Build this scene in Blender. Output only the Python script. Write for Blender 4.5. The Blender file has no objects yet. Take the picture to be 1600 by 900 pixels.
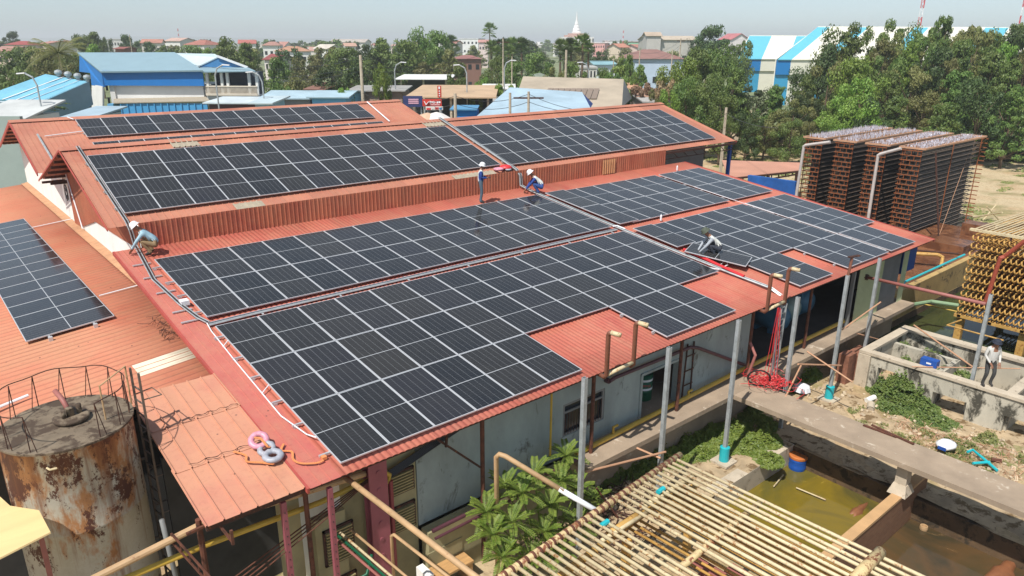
import bpy, bmesh, math, random
import numpy as np
from mathutils import Vector, Matrix, Euler
random.seed(7)
sc = bpy.context.scene
COL = sc.collection
# ------------------------------------------------------------------ camera
FPX = 1144.05; PIT = 0.32476; YAW = 0.70454; ROL = 0.0040
CAM = Vector((-5.688, -11.994, 8.044))
FW = Vector((math.sin(YAW)*math.cos(PIT), math.cos(YAW)*math.cos(PIT), -math.sin(PIT)))
r_ = Vector((math.cos(YAW), -math.sin(YAW), 0)); u_ = r_.cross(FW)
RT = r_*math.cos(ROL) + u_*math.sin(ROL); UP = u_*math.cos(ROL) - r_*math.sin(ROL)
cd = bpy.data.cameras.new('camera'); cam = bpy.data.objects.new('camera', cd); COL.objects.link(cam)
cd.sensor_width = 36; cd.lens = FPX/1600*36; cd.clip_start = .1; cd.clip_end = 20000
M3 = Matrix((RT, UP, -FW)).transposed(); cam.matrix_world = Matrix.Translation(CAM) @ M3.to_4x4()
sc.camera = cam
# ------------------------------------------------------------------ light
SUNV = Vector((-0.96, -0.26, 1.54)).normalized()      # towards the sun
EL = math.asin(SUNV.z)
w = bpy.data.worlds.new("World"); sc.world = w; w.use_nodes = True
wn = w.node_tree.nodes; bg = wn['Background']
sky = wn.new('ShaderNodeTexSky'); sky.sky_type = 'NISHITA'; sky.sun_disc = False
sky.sun_elevation = EL; sky.sun_rotation = math.atan2(SUNV.x, SUNV.y) % (2*math.pi)
sky.altitude = 0; sky.air_density = 1.0; sky.dust_density = 0.5; sky.ozone_density = 3.0
hs = wn.new('ShaderNodeHueSaturation'); hs.inputs['Saturation'].default_value = .45
tn = wn.new('ShaderNodeMix'); tn.data_type = 'RGBA'; tn.blend_type = 'MULTIPLY'; tn.inputs[0].default_value = 1; tn.inputs[7].default_value = (.87, 1.0, 1.09, 1)
w.node_tree.links.new(sky.outputs[0], hs.inputs['Color']); w.node_tree.links.new(hs.outputs[0], tn.inputs[6]); w.node_tree.links.new(tn.outputs[2], bg.inputs[0])
bg.inputs[1].default_value = 0.105
sd = bpy.data.lights.new('sun', 'SUN'); sd.energy = 5.0; sd.angle = math.radians(.6); sd.color = (1, .955, .88)
so = bpy.data.objects.new('sun', sd); COL.objects.link(so); so.rotation_euler = SUNV.to_track_quat('Z', 'Y').to_euler()
so.location = (0, 0, 40)
sc.view_settings.view_transform = 'Standard'; sc.view_settings.look = 'None'; sc.view_settings.gamma = 1
sc.view_settings.exposure = 0.22
# ------------------------------------------------------------------ helpers
ZG = -4.4; HAZE = 0.00042
AL = 0.12787; AU = 0.30338; AT = 0.295; ALL = math.radians(5.4)
def ray(px, py): return FW + RT*((px-800)/FPX) + UP*((450-py)/FPX)
def at(px, py, d): return CAM + ray(px, py)*d
def atZ(px, py, z): v = ray(px, py); return CAM + v*((z-CAM.z)/v.z)
def ground_at(px, d, z=ZG):
    a = FW + RT*((px-800)/FPX)                      # find height on that column
    t = (z-CAM.z)/d - a.z
    return CAM + (a + UP*(t/UP.z))*d
def zlow(y): return y*math.tan(AL) - .12
ORG = {}
def lin(c): return tuple((x/255/12.92 if x/255 <= .04045 else ((x/255+.055)/1.055)**2.4) for x in c)
def S(r, g, b, k=.80): return tuple(min(.9, x*k) for x in lin((r, g, b)))
def _mt(name):
    m = bpy.data.materials.new(name); m.use_nodes = True; nt = m.node_tree
    return m, nt, nt.nodes['Principled BSDF']
def ramp(nt, fac, stops):
    n = nt.nodes.new('ShaderNodeValToRGB'); cr = n.color_ramp
    while len(cr.elements) < len(stops): cr.elements.new(.5)
    for e, (p, c) in zip(cr.elements, stops): e.position = p; e.color = (*c[:3], 1)
    nt.links.new(fac, n.inputs[0]); return n.outputs[0]
def coords(nt, scale=(1, 1, 1), kind='Object'):
    t = nt.nodes.new('ShaderNodeTexCoord'); m = nt.nodes.new('ShaderNodeMapping'); m.inputs['Scale'].default_value = scale
    nt.links.new(t.outputs[kind], m.inputs[0]); return m.outputs[0]
def noise(nt, vec, sc_, det=4, rough=.6, dist=0):
    n = nt.nodes.new('ShaderNodeTexNoise'); n.inputs['Scale'].default_value = sc_; n.inputs['Detail'].default_value = det
    n.inputs['Roughness'].default_value = rough; n.inputs['Distortion'].default_value = dist
    nt.links.new(vec, n.inputs['Vector']); return n.outputs['Fac']
def mixc(nt, fac, a, b, mode='MIX'):
    n = nt.nodes.new('ShaderNodeMix'); n.data_type = 'RGBA'; n.blend_type = mode
    for s, v in ((0, fac), (6, a), (7, b)):
        if hasattr(v, 'links') or hasattr(v, 'is_linked'): nt.links.new(v, n.inputs[s])
        else: n.inputs[s].default_value = v if s == 0 else (*v[:3], 1)
    return n.outputs[2]
def mixf(nt, op, a, b):
    n = nt.nodes.new('ShaderNodeMath'); n.operation = op
    for s, v in ((0, a), (1, b)):
        if hasattr(v, 'is_linked'): nt.links.new(v, n.inputs[s])
        else: n.inputs[s].default_value = v
    return n.outputs[0]
def bump(nt, bs, h, strength=.3, dist=.02):
    b = nt.nodes.new('ShaderNodeBump'); b.inputs['Strength'].default_value = strength; b.inputs['Distance'].default_value = dist
    nt.links.new(h, b.inputs['Height']); nt.links.new(b.outputs[0], bs.inputs['Normal'])
def mat(name, c, rough=.7, var=.25, scale=3., metal=0., stretch=(1, 1, 1), spots=None, spotamt=.62, bmp=0., fine=14., rnd=0.):
    """base colour with soft noise variation, optional worn spots of a second colour"""
    m, nt, bs = _mt(name); v = coords(nt, stretch)
    a = noise(nt, v, scale, 5, .6)
    dark = tuple(x*(1-var) for x in c); lite = tuple(min(.95, x*(1+var*.6)) for x in c)
    col = ramp(nt, a, [(.3, dark), (.7, lite)])
    f = noise(nt, v, fine, 4, .7)
    col = mixc(nt, mixf(nt, 'MULTIPLY', f, var*.9), col, tuple(x*.62 for x in c))
    if spots:
        s = noise(nt, v, scale*1.7, 8, .72, .4)
        sm = ramp(nt, s, [(spotamt-.03, (0, 0, 0)), (spotamt+.05, (1, 1, 1))])
        col = mixc(nt, sm, col, spots)
    if rnd:
        oi = nt.nodes.new('ShaderNodeObjectInfo'); hsv = nt.nodes.new('ShaderNodeHueSaturation')
        nt.links.new(mixf(nt, 'ADD', mixf(nt, 'MULTIPLY', oi.outputs['Random'], rnd), 1-rnd/2), hsv.inputs['Value'])
        nt.links.new(col, hsv.inputs['Color']); col = hsv.outputs[0]
    nt.links.new(col, bs.inputs['Base Color']); bs.inputs['Roughness'].default_value = rough; bs.inputs['Metallic'].default_value = metal
    if bmp: bump(nt, bs, f, bmp)
    return m
class MB:
    def each(s, name, m, parent=None):
        """every connected piece becomes a part of its own"""
        p = list(range(len(s.v)))
        def f(i):
            while p[i] != i: p[i] = p[p[i]]; i = p[i]
            return i
        for fc in s.f:
            r = f(fc[0])
            for i in fc[1:]: p[f(i)] = r
        gr = {}
        for fc in s.f: gr.setdefault(f(fc[0]), []).append(fc)
        out = []
        for fs in gr.values():
            ids = sorted({i for q in fs for i in q}); ix = {j: k for k, j in enumerate(ids)}; mb = MB(); mb.add([s.v[j] for j in ids], [tuple(ix[i] for i in q) for q in fs]); out.append(mb.build(name, m, parent))
        return out
    def __init__(s): s.v = []; s.f = []; s.mi = []; s.cur = 0
    def add(s, vs, fs):
        o = len(s.v); s.v += [tuple(x) for x in vs]; s.f += [tuple(i+o for i in f) for f in fs]; s.mi += [s.cur]*len(fs); return s
    def box(s, a, b, m=None):
        (x0, y0, z0), (x1, y1, z1) = a, b
        vs = [Vector((x, y, z)) for z in (z0, z1) for y in (y0, y1) for x in (x0, x1)]
        if m is not None: vs = [m @ v for v in vs]
        return s.add(vs, [(0, 2, 3, 1), (4, 5, 7, 6), (0, 1, 5, 4), (2, 6, 7, 3), (0, 4, 6, 2), (1, 3, 7, 5)])
    def beam(s, p, q, w=.1, h=None, up=Vector((0, 0, 1))):
        p = Vector(p); q = Vector(q); h = h or w; d = (q-p).normalized()
        if abs(d.dot(up)) > .98: up = Vector((0, 1, 0))
        a = d.cross(up).normalized()*w/2; b = a.cross(d).normalized()*h/2
        vs = [e+i*a+j*b for e in (p, q) for i, j in ((-1, -1), (1, -1), (1, 1), (-1, 1))]
        return s.add(vs, [(0, 1, 2, 3), (7, 6, 5, 4), (0, 4, 5, 1), (1, 5, 6, 2), (2, 6, 7, 3), (3, 7, 4, 0)])
    def tube(s, pts, r=.05, n=8, r2=None, cap=True):
        pts = [Vector(p) for p in pts]; o = len(s.v); N = len(pts); ref = None
        for i, p in enumerate(pts):
            d = ((pts[min(i+1, N-1)]-p).normalized() + (p-pts[max(i-1, 0)]).normalized())
            d = d.normalized() if d.length > 1e-6 else Vector((0, 0, 1))
            if ref is None: ref = Vector((0, 0, 1)) if abs(d.z) < .9 else Vector((1, 0, 0))
            a = d.cross(ref).normalized(); b = d.cross(a).normalized(); ref = -b if False else a.cross(d)
            rr = r if r2 is None else r+(r2-r)*i/(N-1)
            for k in range(n):
                t = 2*math.pi*k/n; s.v.append(tuple(p+a*math.cos(t)*rr+b*math.sin(t)*rr))
        for i in range(N-1):
            for k in range(n):
                k2 = (k+1) % n; s.f.append((o+i*n+k, o+i*n+k2, o+(i+1)*n+k2, o+(i+1)*n+k)); s.mi.append(s.cur)
        if cap:
            s.f.append(tuple(o+k for k in reversed(range(n)))); s.f.append(tuple(o+(N-1)*n+k for k in range(n))); s.mi += [s.cur]*2
        return s
    def lathe(s, c, prof, n=24):
        c = Vector(c); o = len(s.v)
        for r, z in prof:
            for k in range(n):
                t = 2*math.pi*k/n; s.v.append((c.x+r*math.cos(t), c.y+r*math.sin(t), c.z+z))
        for i in range(len(prof)-1):
            for k in range(n):
                k2 = (k+1) % n; s.f.append((o+i*n+k, o+i*n+k2, o+(i+1)*n+k2, o+(i+1)*n+k)); s.mi.append(s.cur)
        s.f.append(tuple(o+k for k in reversed(range(n)))); s.f.append(tuple(o+(len(prof)-1)*n+k for k in range(n))); s.mi += [s.cur]*2
        return s
    def quad(s, a, b, c, d): return s.add([a, b, c, d], [(0, 1, 2, 3)])
    def slab(s, pts, t):
        """closed plate: polygon pts, thickness t along -normal"""
        pts = [Vector(p) for p in pts]; n = (pts[1]-pts[0]).cross(pts[2]-pts[0]).normalized()
        k = len(pts); vs = pts+[p-n*t for p in pts]
        return s.add(vs, [tuple(range(k)), tuple(reversed(range(k, 2*k)))]+[(i, k+i, k+(i+1) % k, (i+1) % k) for i in range(k)])
    def build(s, name, m=None, parent=None, smooth=False, loc=None):
        me = bpy.data.meshes.new(name)
        o = Vector(ORG[parent.name]) if parent is not None else Vector(loc or (0, 0, 0))
        v = np.array(s.v, dtype=float) - np.array(o)
        me.from_pydata([tuple(x) for x in v], [], s.f)
        ms = m if isinstance(m, (list, tuple)) else [m]
        for q in ms: me.materials.append(q)
        if len(ms) > 1: me.polygons.foreach_set('material_index', s.mi)
        if smooth: me.polygons.foreach_set('use_smooth', [True]*len(me.polygons))
        me.update(); ob = bpy.data.objects.new(name, me); COL.objects.link(ob)
        if parent is not None: ob.parent = parent; ORG[ob.name] = tuple(o)
        else: ob.location = o; ORG[ob.name] = tuple(o)
        return ob
def tag(o, label=None, cat=None, group=None, kind=None):
    if label: o['label'] = label
    if cat: o['category'] = cat
    if group: o['group'] = group
    if kind: o['kind'] = kind
    return o
def thing(name, label, cat, loc=(0, 0, 0), group=None):
    o = bpy.data.objects.new(name, None); COL.objects.link(o); o.location = loc; o.empty_display_size = .2
    ORG[o.name] = tuple(loc); return tag(o, label, cat, group)
def copy_tree(o, parent=None):
    c = o.copy(); COL.objects.link(c); ORG[c.name] = ORG.get(o.name, (0, 0, 0))
    if parent is not None: c.parent = parent
    for ch in list(o.children): copy_tree(ch, c)
    return c
def single(mb, name, label, cat, m, group=None, loc=None, smooth=False):
    if loc is None:
        a = np.array(mb.v); loc = (float(a[:, 0].mean()), float(a[:, 1].mean()), float(a[:, 2].min()))
    return tag(mb.build(name, m, None, smooth, loc), label, cat, group)
def corr(origin, du, dv, pitch, amp, profile='sine', t=.006, cuts=1):
    """corrugated sheet: waves repeat along du, ribs run along dv; closed underside"""
    o = Vector(origin); du = Vector(du); dv = Vector(dv); L = du.length; eu = du/L; n = eu.cross(dv.normalized()).normalized()
    if profile == 'sine': st = [(0, 0), (.25, .75), (.5, 1), (.75, .75)]
    elif profile == 'trap': st = [(0, 0), (.08, 1), (.22, 1), (.3, 0)]
    else: st = [(0, 0), (.03, 1), (.09, 1), (.12, 0)]
    us = []; k = 0; N = int(L/pitch)+1
    for i in range(N):
        for a, b in st:
            u = (i+a)*pitch
            if u < L: us.append((u, b*amp))
    us.append((L, 0.))
    mb = MB(); vs = []
    for j in range(cuts+1):
        for u, h in us: vs.append(o+eu*u+dv*(j/cuts)+n*h)
    m = len(us); fs = [(j*m+i, j*m+i+1, (j+1)*m+i+1, (j+1)*m+i) for j in range(cuts) for i in range(m-1)]
    q = len(vs); vs2 = [v-n*t for v in vs]; fs2 = [tuple(reversed([i+q for i in f])) for f in fs]
    ed = [(i+1, i, q+i, q+i+1) for i in range(m-1)]+[(cuts*m+i, cuts*m+i+1, q+cuts*m+i+1, q+cuts*m+i) for i in range(m-1)]
    ed += [(j*m, (j+1)*m, q+(j+1)*m, q+j*m) for j in range(cuts)]+[((j+1)*m+m-1, j*m+m-1, q+j*m+m-1, q+(j+1)*m+m-1) for j in range(cuts)]
    mb.add(vs+vs2, fs+fs2+ed); return mb
ORD = ['first', 'second', 'third', 'fourth', 'fifth', 'sixth', 'seventh', 'eighth', 'ninth', 'tenth', 'eleventh', 'twelfth', 'thirteenth', 'fourteenth', 'fifteenth', 'sixteenth', 'seventeenth', 'eighteenth', 'nineteenth', 'twentieth']
TENS = ['', '', 'twenty', 'thirty', 'forty', 'fifty', 'sixty', 'seventy', 'eighty', 'ninety']
def ordn(i):
    if i < 20: return ORD[i]
    t, u = divmod(i+1, 10)
    return (TENS[t]+'-'+ORD[u-1]) if u else TENS[t][:-1]+'ieth'
# ------------------------------------------------------------------ materials
def roofmat(name, c1, c2, c3, dirt, streak=(1, 1, 1), rough=.62, sheet=None, grime=.5, rib=None):
    """painted corrugated roofing: faded patches, streaks running down the slope, sheet-to-sheet change"""
    m, nt, bs = _mt(name); v = coords(nt); vs = coords(nt, streak)
    col = ramp(nt, noise(nt, v, .35, 5, .6, .3), [(.33, c1), (.52, c2), (.7, c3)])
    st = noise(nt, vs, 1., 5, .65)
    col = mixc(nt, ramp(nt, st, [(.5, (0, 0, 0)), (.75, (grime, grime, grime))]), col, dirt)
    dn = noise(nt, v, 1.1, 7, .7, .3); col = mixc(nt, ramp(nt, dn, [(.36, (.06, .06, .06)), (.66, (.36, .36, .36))]), col, S(210, 152, 116))
    fi = noise(nt, v, 9, 6, .75)
    col = mixc(nt, ramp(nt, fi, [(.52, (0, 0, 0)), (.72, (.35, .35, .35))]), col, tuple(x*.6 for x in c1))
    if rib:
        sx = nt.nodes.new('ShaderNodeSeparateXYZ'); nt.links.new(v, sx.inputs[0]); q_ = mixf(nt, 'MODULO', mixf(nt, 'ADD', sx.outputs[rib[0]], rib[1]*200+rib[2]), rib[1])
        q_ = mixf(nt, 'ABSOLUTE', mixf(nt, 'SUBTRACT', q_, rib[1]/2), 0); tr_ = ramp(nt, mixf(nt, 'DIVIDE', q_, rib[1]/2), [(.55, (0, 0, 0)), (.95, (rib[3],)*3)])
        pt = ramp(nt, noise(nt, v, .6, 4, .6), [(.3, (.35, .35, .35)), (.65, (1, 1, 1))]); col = mixc(nt, mixc(nt, 1., tr_, pt, 'MULTIPLY'), col, tuple(x*.42 for x in c1))  # trough lines darkened in colour: groove dirt, plus rib shading painted in
    vo = nt.nodes.new('ShaderNodeTexVoronoi'); vo.inputs['Scale'].default_value = 2.1; nt.links.new(v, vo.inputs['Vector']); col = mixc(nt, ramp(nt, vo.outputs['Distance'], [(.035, (.75, .75, .75)), (.06, (0, 0, 0))]), col, (.06, .035, .03))
    if sheet:
        w_ = nt.nodes.new('ShaderNodeTexBrick'); w_.inputs['Scale'].default_value = 1; w_.inputs['Mortar Size'].default_value = .004
        w_.inputs['Brick Width'].default_value = sheet[0]; w_.inputs['Row Height'].default_value = sheet[1]; w_.offset = .0
        w_.inputs['Color1'].default_value = (1, 1, 1, 1); w_.inputs['Color2'].default_value = (.80, .80, .82, 1); w_.inputs['Mortar'].default_value = (.5, .47, .45, 1)
        nt.links.new(v, w_.inputs['Vector']); col = mixc(nt, 1., col, w_.outputs['Color'], 'MULTIPLY')
    nt.links.new(col, bs.inputs['Base Color']); bs.inputs['Roughness'].default_value = rough
    return m
M = {}
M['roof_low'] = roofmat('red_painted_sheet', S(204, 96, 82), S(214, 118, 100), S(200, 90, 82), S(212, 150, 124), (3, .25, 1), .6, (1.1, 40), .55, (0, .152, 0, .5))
M['roof_up'] = roofmat('faded_orange_sheet', S(190, 116, 96), S(198, 130, 108), S(184, 106, 88), S(168, 116, 92), (4, .35, 1), .7, (1.05, 40), .55)
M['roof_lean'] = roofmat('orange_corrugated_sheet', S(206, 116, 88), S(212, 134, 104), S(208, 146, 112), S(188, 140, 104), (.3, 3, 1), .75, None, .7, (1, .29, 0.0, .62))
M['roof_pink'] = roofmat('pink_faded_sheet', S(206, 138, 114), S(212, 150, 122), S(200, 124, 108), S(184, 134, 104), (1.2, .3, 1), .7, None, .5)
M['clad'] = roofmat('red_cladding', S(192, 96, 72), S(204, 116, 84), S(184, 86, 68), S(140, 88, 62), (5, 1, .4), .75, (.33, 40), .7)
M['clad_pale'] = roofmat('pale_replacement_sheet', S(206, 150, 104), S(212, 158, 110), S(196, 140, 100), S(150, 110, 80), (5, 1, .4), .75, None, .3)
M['grey_sheet'] = mat('grey_weathered_sheet', S(178, 166, 146), .8, .2, 4)
M['roof_end'] = roofmat('crimson_pink_sheet', S(206, 100, 94), S(212, 116, 106), S(198, 92, 88), S(200, 134, 116), (3, .25, 1), .6, (.9, 40), .5)
M['verge'] = mat('verge_trim', S(186, 84, 74), .6, .15, 2)
M['beige'] = mat('beige_flashing', S(200, 150, 112), .8, .25, 3)
M['white_wall'] = mat('whitewashed_wall', S(240, 238, 232, .9), .9, .1, 1.2, spots=S(205, 200, 190), spotamt=.72)
M['grey_wall'] = mat('grey_rendered_wall', S(166, 178, 176), .9, .3, .9, spots=S(104, 106, 100), spotamt=.61, stretch=(1, 1, .5))
M['cream_wall'] = mat('cream_wall', S(176, 166, 126), .9, .25, 1.5, spots=S(160, 150, 120), spotamt=.66)
M['concrete'] = mat('weathered_concrete', S(190, 180, 160), .92, .25, 1.6, spots=S(80, 74, 62), spotamt=.60, bmp=.3)
M['concrete_lt'] = mat('pale_concrete', S(205, 190, 168), .92, .2, 1.8, spots=S(150, 136, 116), spotamt=.6, bmp=.3)
M['slab'] = mat('bridge_slab_concrete', S(172, 152, 130), .92, .22, 1.2, spots=S(205, 190, 170), spotamt=.62, bmp=.3)
M['steel'] = mat('galvanised_steel', S(190, 196, 198), .42, .3, 5, .3, fine=40, spots=S(200, 204, 206), spotamt=.6)
M['alu'] = mat('anodised_aluminium', (.62, .63, .65), .34, .04, 3, .35)
M['rail'] = mat('mounting_rail', (.62, .63, .64), .4, .1, 3, .5)
M['rust'] = mat('rusty_steel', S(112, 66, 48), .85, .45, 5, spots=S(70, 42, 30), spotamt=.55, bmp=.3)
M['rust_dark'] = mat('dark_rusty_steel', S(78, 48, 38), .85, .45, 6, spots=S(140, 80, 44), spotamt=.6)
M['brown_pipe'] = mat('brown_painted_pipe', S(134, 84, 64), .55, .2, 4)
M['tan_pipe'] = mat('tan_pipe', S(200, 164, 122), .6, .2, 3, spots=S(150, 104, 70), spotamt=.64)
M['pink_pipe'] = mat('pinkish_pipe', S(168, 104, 96), .6, .2, 3)
M['purple_pipe'] = mat('purple_pipe', S(92, 52, 62), .5, .2, 3)
M['yellow_pipe'] = mat('yellow_gas_pipe', S(206, 170, 62), .5, .2, 3, spots=S(150, 120, 60), spotamt=.66)
M['cream_pipe'] = mat('cream_coil_pipe', S(222, 204, 164), .6, .16, 5, spots=S(170, 118, 70), spotamt=.585, fine=25)
M['cream_rust'] = mat('rust_banded_header', S(214, 190, 140), .65, .2, 4, spots=S(132, 72, 42), spotamt=.53, fine=25)
M['coil'] = mat('yellow_coil_pipe', S(214, 168, 92), .6, .3, 3, spots=S(150, 96, 44), spotamt=.58)
M['lattice'] = mat('rust_lattice', S(150, 86, 46), .8, .3, 3)
M['dark_coil'] = mat('dark_wet_tubes', S(112, 98, 88), .5, .35, 3, spots=S(96, 62, 42), spotamt=.62)
M['turq'] = mat('turquoise_pvc', S(40, 190, 200), .4, .1, 3)
M['blue_p'] = mat('blue_plastic', S(28, 84, 170), .45, .12, 3)
M['green_p'] = mat('green_paint', S(20, 96, 66), .45, .15, 3)
M['white_p'] = mat('white_plastic', S(235, 235, 238, .9), .4, .05, 3)
M['red_p'] = mat('red_plastic', S(220, 56, 60), .45, .1, 4)
M['orange'] = mat('orange_webbing', S(238, 150, 92), .7, .1, 5)
M['greywrap'] = mat('grey_wrapped_hose', S(178, 180, 190), .45, .2, 9)
M['pinkwrap'] = mat('pink_wrapped_hose', S(232, 160, 180), .45, .2, 9)
M['black'] = mat('black_rubber', (.02, .02, .022), .5, .2, 4)
M['dark'] = mat('painted_shade', (.05, .048, .045), .9, .3, 2)  # near-black colour standing in for deep shade indoors and under roofs
M['wood'] = mat('weathered_wood', S(206, 160, 104), .8, .25, 2, stretch=(1, 6, 6))
M['bamboo'] = mat('pale_pole', S(206, 158, 124), .7, .2, 3)
M['brick'] = mat('raw_brick', S(150, 100, 78), .9, .35, 6)
M['palegreen'] = mat('pale_green_sheet', S(196, 204, 164), .7, .12, 1.4, spots=S(140, 90, 60), spotamt=.7)
M['greysheet2'] = mat('grey_ribbed_sheet', S(134, 136, 136), .6, .2, 1.4)
M['blue_tank'] = mat('blue_tank_paint', S(70, 122, 152), .5, .25, 2)
M['pink_steel'] = mat('faded_pink_steel', S(158, 86, 96), .6, .2, 2)
M['louver'] = mat('louver_slats', S(176, 160, 112), .7, .2, 3)
M['glass_d'] = mat('dark_window_glass', (.03, .035, .04), .15, .1, 2)
M['skin'] = mat('skin', S(150, 104, 80), .6, .1, 6)
def painted(name, rgb, rough=.55, var=.12, **k): 
    if name not in M: M[name] = mat(name, S(*rgb), rough, var, k.pop('scale', .6), **k)
    return M[name]
# solar glass
def solar():
    m, nt, bs = _mt('solar_cells'); t = nt.nodes.new('ShaderNodeTexCoord'); sp = nt.nodes.new('ShaderNodeSeparateXYZ')
    nt.links.new(t.outputs['Object'], sp.inputs[0]); x, y = sp.outputs[0], sp.outputs[1]
    def line(c, pitch, width, off=0):
        a = mixf(nt, 'ADD', c, 20*pitch+off); a = mixf(nt, 'MODULO', a, pitch); a = mixf(nt, 'SUBTRACT', a, pitch/2)
        a = mixf(nt, 'ABSOLUTE', a, 0); return mixf(nt, 'GREATER_THAN', a, pitch/2-width/2)
    lx = line(x, .1835, .0060); ly = line(y, .0925, .0032); mid = mixf(nt, 'LESS_THAN', mixf(nt, 'ABSOLUTE', y, 0), .011)
    bb = line(x, .1835/6, .0016)
    oi = nt.nodes.new('ShaderNodeObjectInfo')
    base = ramp(nt, oi.outputs['Random'], [(0, (.015, .017, .021)), (.35, (.020, .0205, .023)), (.6, (.023, .0225, .023)), (.8, (.021, .0215, .027)), (1, (.028, .0265, .025))])
    d = noise(nt, coords(nt), 1.3, 4, .6)
    base = mixc(nt, ramp(nt, d, [(.35, (0, 0, 0)), (.8, (.3, .3, .3))]), base, (.052, .050, .046))
    c = base
    c = mixc(nt, mixf(nt, 'MULTIPLY', ly, .09), c, (.42, .44, .46))
    c = mixc(nt, mixf(nt, 'MULTIPLY', lx, .34), c, (.5, .52, .55)); c = mixc(nt, mixf(nt, 'MULTIPLY', mid, .7), c, (.55, .57, .6))
    nt.links.new(c, bs.inputs['Base Color']); bs.inputs['Roughness'].default_value = .09; bs.inputs['IOR'].default_value = 1.42
    return m
M['solar'] = solar()
# ================================================================== FACTORY
TL = math.tan(AL); TU = math.tan(AU); TT = math.tan(AT); TLL = math.tan(ALL)
def zup(y): return 2.541 + (y-14.177)*TU
def ztee(y): return 3.434 + (y-29.083)*TT
def zlean(x): return .01 + (x+3.825)*TLL
fac = thing('factory_building', 'long factory building with red lower roof, orange upper roof and shaded grey front wall', 'factory', (0, .6, ZG))
YE, YB, XR = -.2, 13.5, 28.8
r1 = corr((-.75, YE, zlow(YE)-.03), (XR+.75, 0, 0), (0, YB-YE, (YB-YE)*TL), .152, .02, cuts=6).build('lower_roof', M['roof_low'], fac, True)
tag(r1, 'red corrugated lower roof')
tag(corr((-.77, YE-.02, zlow(YE)-.012), (.66, 0, 0), (0, YB-YE+.02, (YB-YE)*TL), .22, .012, 'seam', cuts=2).build('edge_sheet', M['roof_end'], fac), 'crimson pink smooth sheet along the left edge')
pk = MB()
# faded wide-rib sheets at the left end, three laid courses
for i, (y0, y1, dz) in enumerate(((-.12, 1.75, 0), (1.6, 3.3, .012), (3.15, 4.75, .024))):
    x0 = -2.72 + i*.02; b = corr((x0, y0, zlow(y0)-.03+dz), (-.76-x0, 0, 0), (0, y1-y0, (y1-y0)*TL), .31, .03, 'seam')
    pk.add(b.v, b.f)
pkr = tag(pk.build('end_roof', M['roof_pink'], fac), 'faded pink wide-ribbed sheets with cracked laps')
mb = MB()
for yy, x0, x1 in ((1.66, -2.4, -.9), (3.22, -1.9, -.8)):      # cracked lap joints
    n = 30; pts = [Vector((x0+(x1-x0)*i/n, yy+.035*math.sin(i*.9+yy)+random.uniform(-.008, .008), zlow(yy)+.034)) for i in range(n)]
    mb = MB()
    for a, b in zip(pts[:-1], pts[1:]): mb.beam(a, b+(b-a)*.1, random.choice((.005, .005, .008, .022)), .008)
    mb.build('crack', M['rust_dark'], pkr)
u1 = corr((-.79, 13.65, zup(13.65)-.03), (34.8, 0, 0), (0, 5.95, 5.95*TU), .225, .022, 'seam', cuts=3).build('upper_roof', M['roof_up'], fac); tag(u1, 'orange front slope of the upper roof')
u2 = corr((34.01, 25.95, 2.2), (-34.8, 0, 0), (0, -6.35, zup(19.6)-2.23), .21, .035, 'trap').build('upper_roof_rear', M['roof_up'], fac)
MB().slab([(-.85, 19.3, zup(19.3)+.035), (34.05, 19.3, zup(19.3)+.035), (34.05, 19.62, zup(19.62)+.03), (-.85, 19.62, zup(19.62)+.03)], .012).build('ridge_cap', M['roof_up'], u1)
# odd grey replacement sheets
for n_, (x0, x1, y0, y1) in enumerate(((3.0, 4.05, 18.9, 19.55), (3.35, 4.4, 13.6, 14.05), (12.9, 15.2, 13.6, 13.98), (15.0, 16.2, 18.9, 19.5))):
    b = corr((x0, y0, zup(y0)+.0), (x1-x0, 0, 0), (0, y1-y0, (y1-y0)*TU), .21, .035, 'trap'); tag(b.build('patch_sheet', M['grey_sheet'], u1), 'grey weathered replacement sheet')
# verge trims
for pts in (((-.8, YE, zlow(YE)-.06), (-.8, YB, zlow(YB)-.06)), ((XR+.02, YE, zlow(YE)-.06), (XR+.02, YB, zlow(YB)-.06))):
    MB().beam(*pts, .05, .12).build('verge_board', M['verge'], r1)
for pts in (((-.83, 13.62, zup(13.62)-.08), (-.83, 19.6, zup(19.6)-.08)), ((-.83, 19.6, zup(19.6)-.08), (-.83, 25.95, 2.15)), ((34.05, 13.62, zup(13.62)-.08), (34.05, 19.6, zup(19.6)-.08))):
    MB().beam(*pts, .025, .07).build('verge_board', M['verge'], u1)
# clerestory cladding: many narrow ribbed sheets
c = corr((.05, 13.47, zlow(13.47)-.04), (27.0, 0, 0), (0, 0, .85), .165, .015, 'trap'); c.build('clerestory_cladding', M['clad'], fac)
for x0, x1, mm in ((21.95, 22.9, 'clad_pale'),):
    tag(corr((x0, 13.42, zlow(13.4)+.02), (x1-x0, 0, 0), (0, 0, .72), .165, .035, 'trap').build('patch_sheet', M[mm], fac), 'pale tan replacement cladding sheet')
# walls
def wall_prof(mb, x, prof, zb, t=.16):
    n = len(prof); o = len(mb.v)
    for dx in (0, t):
        for y, z in prof: mb.v.append((x+dx, y, z))
        for y, z in prof: mb.v.append((x+dx, y, zb))
    def F(*f): mb.f.append(tuple(o+i for i in f)); mb.mi.append(0)
    for i in range(n-1):
        F(i, n+i, n+i+1, i+1); F(2*n+i, 2*n+i+1, 3*n+i+1, 3*n+i); F(i, i+1, 2*n+i+1, 2*n+i)
    F(0, 2*n, 3*n, n); F(n-1, 2*n-1, 4*n-1, 3*n-1)
mb = MB(); wall_prof(mb, .05, [(.6, zlow(.6)-.06), (13.5, zlow(13.5)-.06), (13.52, zup(13.7)-.1), (19.6, zup(19.6)-.1), (25.6, 2.2)], ZG); mb.build('gable_wall', M['white_wall'], fac)
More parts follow.
